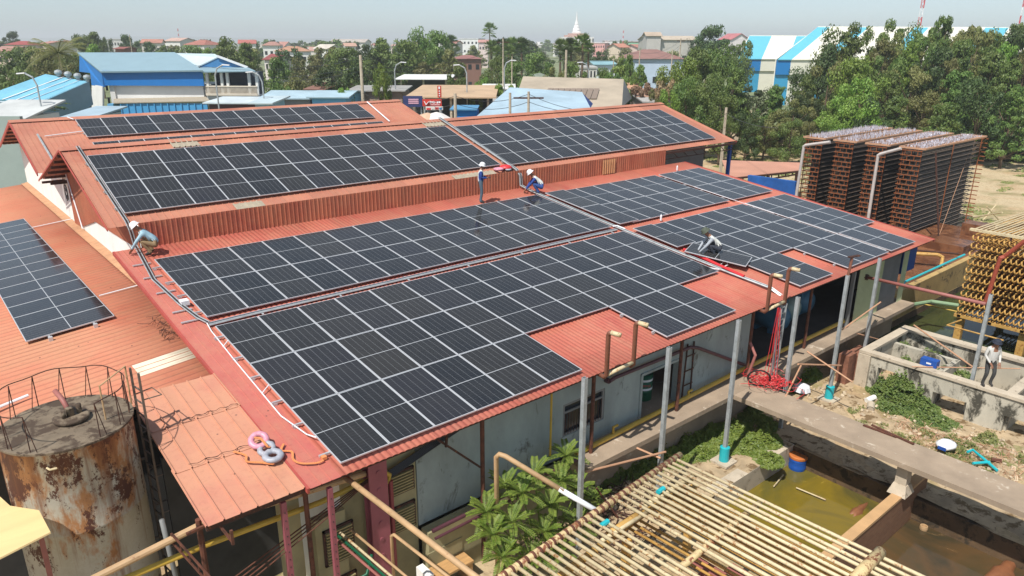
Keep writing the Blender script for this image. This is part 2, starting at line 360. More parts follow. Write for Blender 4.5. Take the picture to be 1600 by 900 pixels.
# red cladding on the gable
mb = MB(); pf = [(13.6, 1.5, zup(13.75)-.1), (15.6, 1.42, zup(15.6)-.1), (17.6, 1.35, zup(17.6)-.1), (20.0, 1.28, zup(19.6)-.15), (21.6, .86, 3.55), (23.0, .5, 3.1), (24.4, .40, 2.65)]
k = 0
for (y0, b0, t0), (y1, b1, t1) in zip(pf, pf[1:]):
    n = max(1, int((y1-y0)/.165))
    for i in range(n):
        a0 = i/n; a1 = (i+1)/n; am = (i+.5)/n
        ya, ym, yb = (y0+(y1-y0)*q for q in (a0, am, a1)); ba, bm, bb = (b0+(b1-b0)*q for q in (a0, am, a1)); ta, tm, tb = (t0+(t1-t0)*q for q in (a0, am, a1))
        mb.slab([(.03, ya, ba), (.0, ym, bm), (.0, ym, tm), (.03, ya, ta)], .01); mb.slab([(.0, ym, bm), (.03, yb, bb), (.03, yb, tb), (.0, ym, tm)], .01)
mb.build('gable_cladding', M['clad'], fac)
mb = MB(); [mb.beam((-.82, 19.6+q, zup(19.6)-.16-q*.34), (.05, 19.6+q, zup(19.6)-.16-q*.34), .06, .1) for q in (.6, 1.6, 2.6, 3.6, 4.6, 5.6)]
mb.beam((-.6, 24.6, 2.2), (.05, 24.6, 2.2), .1, .14); mb.each('purlin', M['rust_dark'], fac)
for y in (14.2, 16.5, 18.5):
    pass
mb = MB(); mb.tube([(-.04, 24.1, 2.6), (-.04, 22.6, .5)], .025, 6); tag(mb.build('conduit', M['white_p'], fac), 'white conduit down the gable')
mb = MB()
for i in range(6):
    a = [Vector((-.12, 24.3+.28*math.cos(t+i), 1.9+.25*math.sin(t+i)-.05*i)) for t in np.linspace(0, 5, 9)]; mb.tube(a, .015, 4)
mb.build('cable_coil', M['black'], fac)
mb = MB(); mb.box((.2, 13.5, -2.8), (27.4, 13.62, 1.55)); mb.box((27.25, .7, -2.8), (27.37, 13.5, -.1)); mb.each('inner_wall', M['dark'], fac)  # rear wall added unseen to block light; both walls coloured dark
# front wall with openings
def front(mb, x0, x1, z0, holes=(), y=.6, t=.18):
    xs = sorted({x0, x1, *[h[0] for h in holes], *[h[1] for h in holes]})
    for a, b in zip(xs, xs[1:]):
        hh = [h for h in holes if h[0] <= a and h[1] >= b]; top = zlow(y)-.06
        if hh:
            h = hh[0]
            if h[2] > z0: mb.box((a, y, z0), (b, y+t, h[2]))
            mb.box((a, y, h[3]), (b, y+t, top))
        else: mb.box((a, y, z0), (b, y+t, top))
mb = MB(); front(mb, 2.15, 16.0, -2.86, [(6.85, 8.5, -2.25, -1.25), (10.15, 11.85, -2.86, -1.38)]); fw = mb.build('front_wall', M['grey_wall'], fac)
mb = MB(); mb.box((2.15, .2, ZG), (7.0, .5, -2.86)); tag(mb.build('retaining_wall', M['cream_wall'], fac), 'stained low retaining wall')
# window: frame, bars, pane
wi = MB(); wi.box((6.85, .62, -2.25), (8.5, .66, -2.17)); wi.box((6.85, .62, -1.33), (8.5, .66, -1.25)); wi.box((6.85, .62, -1.56), (8.5, .66, -1.5))
for x in (6.85, 7.65, 8.42): wi.box((x, .615, -2.17), (x+.08, .665, -1.33))
wi = wi.build('window', M['greysheet2'], fac)
mb = MB(); [mb.tube([(x, .6, -2.2), (x, .6, -1.55)], .009, 5) for x in np.arange(6.95, 8.45, .11)]; mb.build('bars', M['rust_dark'], wi)
MB().box((6.9, .70, -2.2), (8.45, .71, -1.3)).build('pane', M['glass_d'], wi)
mb = MB(); mb.box((10.05, .57, -2.8), (10.15, .6, -1.3)); mb.box((11.85, .57, -2.8), (11.95, .6, -1.3)); mb.box((10.05, .565, -1.38), (11.95, .6, -1.3)); mb.build('door_frame', M['grey_wall'], fac)
# louvred cream wall and big pink steel column
mb = MB(); front(mb, .21, 2.12, ZG, []); mb.build('cream_wall', M['cream_wall'], fac)
for z0, z1 in ((-1.75, -1.15), (-2.75, -2.05)):
    lv = MB(); lv.box((1.22, .55, z0), (2.05, .6, z0+.05)); lv.box((1.22, .55, z1-.05), (2.05, .6, z1)); lv.box((1.22, .55, z0), (1.27, .6, z1)); lv.box((2.0, .55, z0), (2.05, .6, z1)); lv = lv.build('louver', M['rust_dark'], fac)
    mb = MB(); [mb.box((1.27, .50, z), (2.0, .58, z+.025)) for z in np.arange(z0+.06, z1-.06, .075)]; mb.build('slats', M['louver'], lv)
for z0, z1 in ((-2.6, -1.7), (-3.9, -3.0)):
    lv = MB(); lv.box((-.35, .35, z0), (.35, .4, z0+.05)); lv.box((-.35, .35, z1-.05), (.35, .4, z1)); lv.box((-.35, .35, z0), (-.3, .4, z1)); lv.box((.3, .35, z0), (.35, .4, z1)); lv = lv.build('louver', M['rust_dark'], fac)
    mb = MB(); [mb.box((-.3, .30, z), (.3, .38, z+.025)) for z in np.arange(z0+.06, z1-.06, .075)]; mb.build('slats', M['louver'], lv)
mb = MB(); mb.box((-.5, .4, ZG), (.2, .6, -1.4)); mb.build('louver_wall', M['cream_wall'], fac)
mb = MB(); mb.box((.66, .1, ZG), (1.1, .14, -.2)); mb.box((.66, .34, ZG), (1.1, .38, -.2)); mb.box((.86, .14, ZG), (.9, .34, -.2))
for z in np.arange(-4, -.5, .42): mb.tube([(.88, .1, z), (.88, .085, z)], .05, 8)
tag(mb.build('column', M['pink_steel'], fac), 'wide faded pink steel column')
mb = MB(); mb.box((-1.1, .55, ZG), (-.72, .85, -.5)); tag(mb.build('column', M['cream_wall'], fac), 'stained cream concrete column')
mb = MB(); mb.box((-2.6, 3.0, ZG), (-.2, 3.1, -.3)); mb.build('back_wall', M['dark'], fac)  # coloured dark for the shade under the end roof
for x in (-2.75, -.72, 3.75, 7.56, 11.38, 15.2, 19.0):
    z0 = -2.8 if x > 7 else ZG
    MB().tube([(x, .18, z0), (x, .18, zlow(.18)-.05)], .055, 8).build('roof_post', M['rust'], fac)
mb = MB(); mb.beam((3.75, .18, -1.75), (2.55, .3, -.55), .05); mb.beam((2.75, .2, -.4), (2.75, .25, -.8), .05); mb.build('brace', M['rust_dark'], fac)
mb = MB(); mb.beam((-2.7, -.05, zlow(0)-.12), (28.6, -.05, zlow(0)-.12), .06, .1); mb.build('eave_purlin', M['rust_dark'], fac)
for y in (4.5, 9):
    MB().beam((.2, y, zlow(y)-.12), (28.6, y, zlow(y)-.12), .08, .14).build('purlin', M['rust_dark'], fac)
# front cladding at the right end, past the open bays
a = corr((22.9, .25, -3.15), (2.15, 0, 0), (0, 0, 2.95), .11, .03, 'trap').build('cladding_sheet', M['palegreen'], fac); tag(a, 'pale green ribbed cladding with rust at its foot')
a = corr((25.1, .3, -3.1), (1.75, 0, 0), (0, 0, 2.9), .11, .03, 'trap').build('cladding_sheet', M['greysheet2'], fac); tag(a, 'grey ribbed cladding')
a = corr((27.0, .25, -3.1), (.45, 0, 0), (0, 0, 2.85), .11, .03, 'trap').build('cladding_sheet', M['palegreen'], fac); tag(a, 'narrow pale ribbed cladding at the corner')
mb = MB(); mb.box((27.6, .5, -1.7), (29.0, 1.2, -.4)); mb.build('blue_hopper', M['blue_p'], fac)
mb = MB(); mb.beam((22.3, .2, -2.86), (22.3, .2, -.2), .12); mb.build('roof_post', M['greysheet2'], fac)
# right end of the upper hall, open under the roof
mb = MB(); mb.box((27.2, 15.6, -2.8), (33.6, 15.75, 2.0)); mb.build('side_wall', M['greysheet2'], fac)
mb = MB(); mb.beam((33.9, 13.95, ZG), (33.9, 13.95, 2.3), .18); tag(mb.build('roof_post', M['blue_p'], fac), 'dark blue steel post')
mb = MB(); mb.beam((27.1, 13.6, zup(13.6)-.15), (34, 13.6, zup(13.6)-.15), .08, .12)
for x in np.arange(28, 34, .9): mb.beam((x, 13.7, 2.15), (x+.45, 13.7, 1.85), .03)
mb.beam((27.2, 13.7, 1.85), (33.9, 13.7, 1.85), .04); mb.build('truss', M['rust_dark'], fac)
# writing-like grey scratches are not added: plain fascia
# pipes under the front eave
def atY_(q, y): v = ray(*q); return CAM+v*((y-CAM.y)/v.y)
mb = MB(); mb.tube([atY_(q, .3) for q in ((90, 932), (155, 900), (310, 822), (480, 768), (570, 740))], .07, 10, cap=True); tag(mb.build('service_pipe', M['tan_pipe'], fac), 'upper tan pipe under the eave')
mb = MB(); mb.tube([atY_(q, .34) for q in ((150, 925), (205, 900), (320, 852), (500, 785), (600, 738), (608, 742), (606, 752), (596, 756))], .06, 10); tag(mb.build('service_pipe', M['yellow_pipe'], fac), 'yellow pipe under the eave')
mb = MB()
for i in range(4): mb.tube([(-5, .25-.11*i, -2.3-.04*i), (-2.6, .25-.1*i, -1.85-.03*i), (-.3, .25-.08*i, -1.1), (1.2, .3, -.7)], .014, 6)
mb.build('pipe_bundle', M['rust'], fac)
mb = MB()
for i in range(7):
    z = -.5-.03*i; mb.tube([(1.2, .45, z-.5), (3.4, .48, z+.05+.02*math.sin(i)), (5.6, .5, z+.22), (7.2, .5, z+.3)], .02, 5)
mb.build('cable_run', M['black'], fac)
# yellow gas line and purple pipe along the wall
mb = MB(); mb.tube([(7.1, .3, -2.72), (14.4, .3, -2.55), (22.4, .3, -2.55)], .075, 10)
for x in (8.6, 12.1): mb.tube([(x, .3, -2.68), (x, .3, -2.42), (x+.18, .3, -2.42)], .04, 8)
tag(mb.build('gas_pipe', M['yellow_pipe'], fac), 'yellow gas pipe along the wall foot')
mb = MB(); mb.tube([(8.5, .45, -1.0), (8.75, .45, -.95), (12.2, .45, -.98), (12.6, .42, -1.1), (15.6, .35, -2.6)], .055, 8)
mb.tube([(8.5, .45, -1.0), (8.5, .58, -1.0)], .08, 8); mb.build('purple_pipe', M['purple_pipe'], fac)
mb = MB()
for s in (0, .55): mb.beam((12.05+s*.8, .5, -2.8), (12.2+s*.6, .55, -.9), .04)
for z in (-1.3, -1.8, -2.3): mb.beam((12.1, .5, z), (12.55, .5, z), .03)
single(mb, 'ladder', 'thin rusty ladder leaning on the grey wall right of the doorway', 'ladder', M['rust_dark'])
mb = MB(); mb.tube([(2.2, .1, -2.75), (7.2, .1, -2.72)], .05, 8); mb.tube([(2.2, .0, -2.9), (6.6, .0, -2.85)], .035, 8); mb.build('wall_foot_pipe', M['purple_pipe'], fac)
# yellow pole
MB().tube([(6.02, .2, -.25), (6.02, .2, -2.3)], .03, 8).build('yellow_pole', M['yellow_pipe'], fac)
# gooseneck vents: brown with pale mouth
for gx, far in ((7.4, 0), (15.0, 1)):
    g = thing('vent_pipe', 'pair of brown gooseneck pipes rising over the eave '+('beside the middle cable run' if far else 'left of the three front panels'), 'vent pipe', (gx, -.4, -.1), 'gooseneck pipes over the eave')
    w2 = 1.06
    for dx in (0, w2):
        x = gx+dx
        MB().tube([(x, -.1, -.22), (x, -.32, -.24), (x, -.4, -.15), (x, -.4, .95), (x, -.43, 1.02), (x, -.5, 1.06)], .065, 10).build('riser', M['brown_pipe'], g, True)
        MB().tube([(x, -.49, 1.055), (x+.08, -.74, 1.04)], .063, 10).build('mouth', M['cream_pipe'], g, True)
    MB().tube([(gx+.03, -.4, -.16), (gx+w2, -.4, -.1)], .05, 8).build('cross_pipe', M['cream_pipe'], g, True)
g = thing('vent_pipe', 'single brown capped pipe fixed on the third steel post', 'vent pipe', (18.84, -1.1, .3)); MB().tube([(18.84, -1.1, .3), (18.95, -1.1, 1.05)], .05, 8).build('riser', M['brown_pipe'], g); MB().beam((18.8, -1.05, 1.06), (19.25, -1.2, 1.08), .12, .04).build('cap', M['rust_dark'], g)
# ---- rear hall (second orange roof)
hall = thing('rear_hall', 'second factory hall behind the first with faded orange roof and one long row of panels', 'factory', (0, 26, ZG))
corr((-.79, 26.0, ztee(26.)-.03), (22.2, 0, 0), (0, 5.8, 5.8*TT), .225, .022, 'seam', cuts=3).build('roof', M['roof_up'], hall)
corr((21.4, 37.6, ztee(31.8)-1.75), (-22.2, 0, 0), (0, -5.8, 1.72), .21, .035, 'trap').build('roof_rear', M['roof_up'], hall)
MB().slab([(-.85, 31.5, ztee(31.5)+.035), (21.45, 31.5, ztee(31.5)+.035), (21.45, 31.85, ztee(31.85)+.03), (-.85, 31.85, ztee(31.85)+.03)], .012).build('ridge_cap', M['roof_up'], hall)
mb = MB(); wall_prof(mb, .05, [(25.65, 2.1), (26.1, ztee(26.1)-.1), (31.8, ztee(31.8)-.1), (37.2, ztee(31.8)-1.7)], ZG); mb.build('gable_wall', M['white_wall'], hall)
mb = MB(); mb.box((.2, 37.0, ZG), (21., 37.15, 2.4)); mb.box((20.9, 26.2, ZG), (21.05, 37, 2.4)); mb.each('wall', M['grey_wall'], hall)
mb = MB(); [mb.beam((-.8, y, z), (.05, y, z), .06, .1) for y, z in [(31.9+q*.9, ztee(31.8)-.2-q*.27) for q in range(6)]]; mb.each('purlin', M['rust_dark'], hall)
for pts in (((-.82, 26.0, ztee(26)-.08), (-.82, 31.8, ztee(31.8)-.08)), ((-.82, 31.8, ztee(31.8)-.08), (-.82, 37.6, ztee(31.8)-1.83))): MB().beam(*pts, .04, .16).build('verge_board', M['verge'], hall)
# ---- lean-to on the left
lean = thing('lean_to', 'low lean-to with orange corrugated roof along the white gable wall', 'lean-to', (-4, 16, ZG))
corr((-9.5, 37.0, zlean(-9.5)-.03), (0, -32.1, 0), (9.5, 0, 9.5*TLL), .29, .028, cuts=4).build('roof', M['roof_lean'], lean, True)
MB().slab([(-.28, 4.8, zlean(-.28)+.02), (.04, 4.8, zlean(.04)+.05), (.04, 37, zlean(.04)+.05), (-.28, 37, zlean(-.28)+.02)], .015).build('flashing', M['beige'], lean)
mb = MB(); mb.box((-9.4, 5.2, ZG), (-9.3, 36.8, -.5)); mb.box((-9.4, 36.8, ZG), (0, 36.9, -.35)); mb.build('wall', M['grey_wall'], lean); MB().box((-9.3, 5.2, ZG), (-.0, 5.3, -.32)).build('front_wall', M['dark'], lean)  # front wall coloured near-black for the deep shade beside the tank
def lay(x0, x1, y0, y1, name, m, lab, h=.04):
    tag(corr((x0, y1, zlean(x0)-.03+h*.3), (0, y0-y1, 0), (x1-x0, 0, (x1-x0)*TLL), .145, .03).build(name, m, lean, True), lab)
M['cream_sheet'] = mat('bare_cream_sheet', S(232, 220, 196), .8, .14, 3)
lay(-2.03, -.52, 6.45, 7.28, 'bare_sheet', M['cream_sheet'], 'bare cream sheet in the lean-to roof')
# cross pipe on lean roof
for (x0, x1, y) in ((-1.54, -.25, 13.9), (-1.53, -.2, 20.6)):
    pass
def onlean(px, py):
    n_ = Vector((-math.sin(ALL), 0, math.cos(ALL))); o_ = Vector((-3.825, 10.97, .13)); v_ = ray(px, py); return CAM+v_*((n_.dot(o_-CAM)-.06)/n_.dot(v_))
for y0, p0, p1 in ((21.6, (50, 355.5), (117, 341)), (13.2, (155, 462), (224, 443.5))):
    single(MB().tube([onlean(*p0), onlean(*p1)], .02, 6), 'conduit', 'thin white conduit crossing the lean-to roof '+('near the gable wall' if y0 > 20 else 'beside the lower right panels'), 'conduit', M['white_p'], 'conduits on the lean-to')
single(MB().tube([(-6.2, 6.9, zlean(-6.2)+.1), (-4.3, 7.3, zlean(-4.3)+.1)], .035, 6), 'conduit', 'short white pipe on the lean-to roof behind the tank', 'conduit', M['white_p'], 'conduits on the lean-to')
# ================================================================== SOLAR PANELS
PW, PH, W_, H_ = 1.140, 2.284, 1.154, 2.298
def frame_mesh():
    mb = MB(); a = .020; t = .035
    for x0, x1, y0, y1 in ((-PW/2, PW/2, -PH/2, -PH/2+a), (-PW/2, PW/2, PH/2-a, PH/2), (-PW/2, -PW/2+a, -PH/2+a, PH/2-a), (PW/2-a, PW/2, -PH/2+a, PH/2-a)):
        mb.box((x0, y0, -t), (x1, y1, .0))
    mb.box((-PW/2+.01, -PH/2+.01, -.03), (PW/2-.01, PH/2-.01, -.022)); return mb
proto = thing('solar_panel', 'x', 'solar panel'); pf_ = frame_mesh().build('frame', M['alu'], proto)
g_ = MB(); x, y = PW/2-.0195, PH/2-.0195; g_.box((-x, -y, -.012), (x, y, -.004)); pg_ = g_.build('glass', M['solar'], proto)
used = [False]
def panel(center, mtx3, label, group):
    if not used[0]: o = proto; used[0] = True
    else: o = copy_tree(proto)
    o.rotation_euler = mtx3.to_euler(); o.location = center; o['label'] = label; o['group'] = group; return o
RNG = random.Random(3)
def array(name, place, x0, y0, z0, slope, cells, shear=0, rows=2, top=None):
    """cells: list of (col offset in metres, row, ordinal in row)"""
    ca, sa = math.cos(slope), math.sin(slope); R = Matrix.Rotation(slope, 3, 'X')
    cnt = {}
    for (cx, row, lift) in sorted(cells, key=lambda q: (q[1], q[0])):
        s = (rows-row)*H_ - H_/2; k = cnt.get(row, 0); cnt[row] = k+1
        c = Vector((x0+cx+W_/2+shear*(row+.5)*H_, y0+s*ca-lift*sa, z0+s*sa+lift*ca))
        jit = Euler((math.radians(RNG.uniform(-.12, .12)), math.radians(RNG.uniform(-.15, .15)), math.radians(RNG.uniform(-.1, .1)))).to_matrix()
        rn = {0: 'top', 1: 'second', 2: 'third'}[row] if rows > 1 else 'only'
        panel(c, R @ jit, 'solar panel %s, %s row, %s from left' % (place, rn, ordn(k)), 'solar panels '+place)
array('A', 'in the front block', 0, 0, 0, AL, [(i*W_, r, 0) for r in (0, 1) for i in range(14)]+[(i*W_, 2, 0) for i in list(range(6))+[9, 10, 11]], rows=3)
array('B', 'in the second block', .01, 7.511*math.cos(AL), 7.511*math.sin(AL), AL, [(i*W_*.998, r, 0) for r in (0, 1) for i in range(14)])
array('C', 'in the far right block', 16.237, 7.464*math.cos(AL), 7.464*math.sin(AL), AL,
      [(d, r, l) for r in (0, 1) for d, l in [(.36, .05)]+[(i*W_, 0) for i in range(1, 7)]+[(8.38+i*W_, 0) for i in range(3)]])
array('D', 'in the right corner block', 16.318, -.041, -.0053, AL,
      [(.30, 0, .05)]+[(i*W_, r, 0) for r in (0, 1) for i in range(1, 7)]+[(8.32+i*W_, r, 0) for r in (0, 1) for i in range(3)]
      + [(i*W_, 2, 0) for i in (1, 2, 4, 5, 6)]+[(8.32+i*W_, 2, 0) for i in (0, 1)], shear=.0382, rows=3)
array('U', 'on the upper roof left half', -.141, 14.177, 2.661, AU, [(i*W_*.99, r, 0) for r in (0, 1) for i in range(14)])
array('V', 'on the upper roof right half', 16.29, 14.05, 2.621, AU, [(i*W_, r, 0) for r in (0, 1) for i in range(14)])
array('T', 'on the rear hall roof', 1.939, 29.083, 3.554, AT, [(i*W_*.993, 0, 0) for i in range(14)], rows=1)
array('T2', 'half hidden on the rear hall', 1.99, 29.083-(H_+.7)*math.cos(AT), 3.554-(H_+.7)*math.sin(AT), AT, [(i*W_*.993, 0, 0) for i in range(14)], rows=1)
Rl = Matrix.Rotation(-ALL, 3, 'Y') @ Matrix.Rotation(math.pi/2, 3, 'Z')
for k in range(14):
    panel(Vector((-3.825+H_/2*math.cos(ALL), 10.974+(k+.5)*1.154, .13+H_/2*math.sin(ALL))), Rl, 'solar panel lying crosswise on the lean-to roof, %s from the near end' % ordn(k), 'solar panels on the lean-to')
# loose panel by the kneeling worker
def onlow(px, py, off=-.12):
    v = ray(px, py); n = Vector((0, -math.sin(AL), math.cos(AL))); return CAM+v*((off-n.dot(CAM))/n.dot(v))
a, b, c_, d_ = (onlow(*q, .12) for q in ((1082.5, 377.5), (1178.5, 401.5), (1165, 416.5), (1067.5, 393)))
ex = (b-a+c_-d_).normalized(); n = Vector((0, -math.sin(AL), math.cos(AL))); ey = n.cross(ex).normalized()
panel((a+b+c_+d_)/4, Matrix((ey*-1, ex, n)).transposed(), 'loose solar panel lying askew on the others beside the kneeling worker', 'loose panel')
# rails: short ends with feet sticking out of the arrays
def rails(x0, x1, y, slope, zf, group, lab, extra=.22):
    t = thing('mounting_rail', lab, 'mounting rail', ((x0+x1)/2, y, zf), group)
    MB().beam((x0-extra, y, zf), (x1+.06, y, zf), .045, .045).build('rail', M['rail'], t)
    MB().box((x0-extra+.03, y-.03, zf-.07), (x0-extra+.12, y+.03, zf-.02)).build('foot', M['rail'], t)
for i, s in enumerate((.5, 1.75, 2.8, 4.05, 5.1, 6.35)):
    rails(0, 6.9 if i < 2 else 16.1, s*math.cos(AL), AL, s*math.sin(AL)-.06, 'rails under the front block', 'aluminium rail under the front panels, %s from the eave' % ordn(i))
    if i < 2: rails(10.42, 13.8, s*math.cos(AL), AL, s*math.sin(AL)-.06, 'rails under the front block', 'short aluminium rail under the three separate front panels, %s' % ('lower' if i == 0 else 'upper'), .12)
for i, s in enumerate((.5, 1.75, 2.8, 4.05)):
    s2 = s+7.511; rails(.01, 16.1, s2*math.cos(AL), AL, s2*math.sin(AL)-.06, 'rails under the second block', 'aluminium rail under the second block of panels, %s from its near edge' % ordn(i))
    rails(-.14, 15.8, 14.177+s*math.cos(AU), AU, 2.661+s*math.sin(AU)-.06, 'rails on the upper roof', 'aluminium rail under the upper left panels, %s from their near edge' % ordn(i), .18)
    rails(16.29, 32.4, 14.05+s*math.cos(AU), AU, 2.621+s*math.sin(AU)-.06, 'rails on the upper roof', 'aluminium rail under the upper right panels, %s from their near edge' % ordn(i), .1)
    rails(17.4, 27.9, s2*math.cos(AL), AL, s2*math.sin(AL)-.06, 'rails under the far right block', 'aluminium rail under the far right block, %s from its near edge' % ordn(i), .1)
for i, s in enumerate((.5, 1.75, 2.8, 4.05, 5.1, 6.35)):
    x0 = (21.2 if i < 2 else 17.6); x1r = 26.9 if i < 2 else 27.8
    rails(x0, x1r, s*math.cos(AL), AL, s*math.sin(AL)-.07, 'rails under the right block', 'aluminium rail under the right block near the corner, %s from the eave' % ordn(i), .15)
for i, s in enumerate((.6, 1.7)):
    rails(2., 18., 29.083+s*math.cos(AT), AT, 3.554+s*math.sin(AT)-.06, 'rails on the rear hall', 'aluminium rail under the rear hall panels, %s from their near edge' % ordn(i), .12)
for i, x in enumerate((-3.25, -2.1)):
    z = .13+(x+3.825)*TLL-.06; t = thing('mounting_rail', 'aluminium rail end under the lean-to panels, %s clamp' % ('left' if i == 0 else 'right'), 'mounting rail', (x, 18, z), 'rails on the lean-to')
    MB().beam((x, 10.75, z), (x, 27.2, z), .045, .045).build('rail', M['rail'], t); MB().box((x-.05, 10.72, z-.08), (x+.05, 10.85, z+.05)).build('foot', M['rail'], t)
# ---- conduits on the roofs
def conduit(pts, nm, lab, n=3, r=.022, m='steel', gap=.055, group=None, feet=True):
    t = thing(nm, lab, 'conduit', tuple(Vector(pts[0])), group)
    P = [Vector(p) for p in pts]; side = (P[-1]-P[0]).cross(Vector((0, 0, 1))).normalized()
    for i in range(n):
        MB().tube([p+side*(i-(n-1)/2)*gap+Vector((0, 0, .02)) for p in P], r, 6).build('tube', M[m] if i != 1 else M['black'], t)
    return t
zl = zlow
def L3(x, y, h=.07): return (x, y, zl(y)+h)
def U3(x, y, h=.08): return (x, y, zup(y)+h)
conduit([U3(-.22, 19.45), U3(-.22, 13.7), (-.2, 13.45, zup(13.5)-.1), (-.15, 13.38, 1.72), L3(-.18, 12.9), L3(-.42, 10.6), L3(-.3, 8.6), L3(-.17, 7.6), L3(-.05, 7.2)], 'conduit_run', 'cable conduit run down the left ends of the upper and lower panels', 3, .017, gap=.045)
for i, y in enumerate(np.arange(14.2, 19.2, .62)): pass
single(MB().tube([L3(-.08, 7.2), L3(-.14, 6.7), L3(-.2, 5.), L3(-.26, 2.2), L3(-.1, 1.3), L3(0.0, 1.05, .1)], .015, 6), 'flexible_conduit', 'white flexible conduit down the left edge of the front block', 'conduit', M['white_p'])
for k, y in enumerate((5.75, 3.25)):
    single(MB().tube([L3(-.2 if k == 0 else -.25, y), L3(0.05, y+.25, .1)], .013, 6), 'flexible_conduit', 'short white conduit branch to the front block, %s' % ('upper of two' if k == 0 else 'lower of two'), 'conduit', M['white_p'])
single(MB().box((-.3, 8.5, zl(8.5)+.06), (-.08, 8.75, zl(8.75)+.16)), 'junction_box', 'small white junction box on the conduit beside the second block', 'box', M['white_p'])
for k in range(5):
    y = (12.0, 10.9, 9.7, 8.3, 7.6)[k]
    single(MB().beam(L3(-.62, y, .03), L3(-.1, y, .03), .06, .03), 'conduit_bracket', 'galvanised bracket under the left conduit run, %s from the clerestory' % ordn(k), 'bracket', M['rail'], 'conduit brackets')
# tray between the front and second block
t = thing('cable_tray', 'long cable conduit in the gap between the two front blocks of panels', 'conduit', L3(8, 7.1))
for k, (dy, m, r) in enumerate(((0, 'steel', .028), (.07, 'black', .028), (.14, 'greywrap', .025), (-.07, 'steel', .02))):
    MB().tube([L3(-.05, 7.12+dy*.6, .05), L3(1., 7.16+dy*.6, .05), L3(16.2, 7.22+dy*.6, .05)], r, 6).build('tube', M[m], t)
mb = MB(); [mb.beam(L3(x, 7.02, .03), L3(x, 7.36, .03), .05, .02) for x in np.arange(1.4, 16, 2.4)]; mb.build('clip', M['rail'], t)
# central run down the middle of the building
conduit([U3(16.25, 19.6), U3(16.32, 14.2), U3(16.32, 13.6), (16.4, 13.42, 2.2), (16.4, 13.36, 1.72), L3(16.4, 12.6), L3(16.35, 9.), L3(16.38, 5), L3(16.5, 2.), L3(16.62, .5), L3(16.62, .05, -.05)], 'conduit_run', 'thick cable conduit run down the middle between left and right blocks', 4, .02, gap=.05)
single(MB().tube([L3(16.75, 4.3, .12), L3(16.72, 3.3, .12), L3(16.62, 2.7, .13), L3(16.55, 2.0, .14), L3(16.55, 1.5, .13)], .06, 8), 'red_hose', 'bright red hose lying over the middle conduit run by the kneeling worker', 'hose', M['red_p'])
mb = MB(); mb.tube([L3(16.2, 2.75), L3(16.45, 2.35), L3(16.6, 2.6), L3(17.6, 2.95), L3(17.1, 2.55), L3(16.8, 2.5)], .022, 6); single(mb, 'flexible_conduit', 'white bent conduit beside the red hose', 'conduit', M['white_p'])
single(MB().tube([L3(16.2, 7.45, .1), L3(16.35, 7.35, .14), L3(16.45, 7.0, .1)], .03, 8), 'flexible_conduit', 'white elbow where the gap conduit meets the middle run', 'conduit', M['white_p'])
# rear hall pieces
def T3(x, y, h=.07): return (x, y, ztee(y)+h)
conduit([T3(-.0, 29.8), T3(.0, 26.6)], 'conduit_run', 'grey rail with clamps near the left verge of the rear hall', 1, .05, 'steel')
single(MB().tube([T3(.25, 29.6), T3(2., 29.9)], .025, 6), 'flexible_conduit', 'white conduit from the rear hall panels to the grey rail', 'conduit', M['white_p'])
single(MB().tube([T3(1.9, 31.4), T3(1.7, 31.75)], .025, 6), 'flexible_conduit', 'short white conduit over the rear hall ridge', 'conduit', M['white_p'])
single(MB().tube([T3(18.9, 31.6), T3(18.6, 28.4)], .04, 6), 'flexible_conduit', 'white flashing line at the right end of the rear hall panels', 'conduit', M['white_p'])
for k, (x, w) in enumerate(((24.57, 0), (24.66, 1))):
    y0, y1 = ((5.2, 9.7) if k == 0 else (0.1, 6.8)); 
    single(MB().tube([L3(x, y0, .12), L3(x, y1, .12)], .011, 6), 'flexible_conduit', 'thin white cable in the gap of the %s right block' % ('rear' if k == 0 else 'front'), 'conduit', M['white_p'])
for k, (x, y) in enumerate(((26.6, 12.3), (18.9, 7.15))):
    mb = MB(); mb.lathe(L3(x, y, .03), [(.04, 0), (.045, .02), (.045, .2), (.02, .25), (.02, .28)], 12); single(mb, 'water_bottle', ('clear water bottle standing between the right blocks' if k else 'small white bottle behind the far right block'), 'bottle', M['white_p'])
# tools by the upper valley
rr = thing('tool_pile', 'pile of red cloth and hose rolls on the upper roof edge', 'tools', (15.6, 13.85, zup(13.85)))
mb = MB(); mb.lathe((15.95, 13.95, zup(13.95)+.03), [(.3, 0), (.32, .05), (.2, .14), (.05, .17)], 10); mb.build('red_cloth', M['red_p'], rr, True)
def torus(c, R, r, ax=Vector((0, 0, 1)), n=28, m=8):
    ax = ax.normalized(); a = ax.orthogonal().normalized(); b = ax.cross(a); c = Vector(c); mb = MB()
    for i in range(n):
        t = 2*math.pi*i/n; d = a*math.cos(t)+b*math.sin(t)
        for j in range(m):
            s = 2*math.pi*j/m; rr_ = r*(1+.06*math.sin(9*t)); mb.v.append(tuple(c+d*(R+rr_*math.cos(s))+ax*rr_*math.sin(s)*.85))
    for i in range(n):
        for j in range(m):
            mb.f.append((i*m+j, i*m+(j+1) % m, ((i+1) % n)*m+(j+1) % m, ((i+1) % n)*m+j)); mb.mi.append(0)
    return mb
torus((15.45, 13.85, zup(13.85)+.09), .17, .07).build('pink_roll', M['pinkwrap'], rr, True); torus((15.9, 13.7, zup(13.7)+.09), .1, .05).build('grey_roll', M['greywrap'], rr, True)
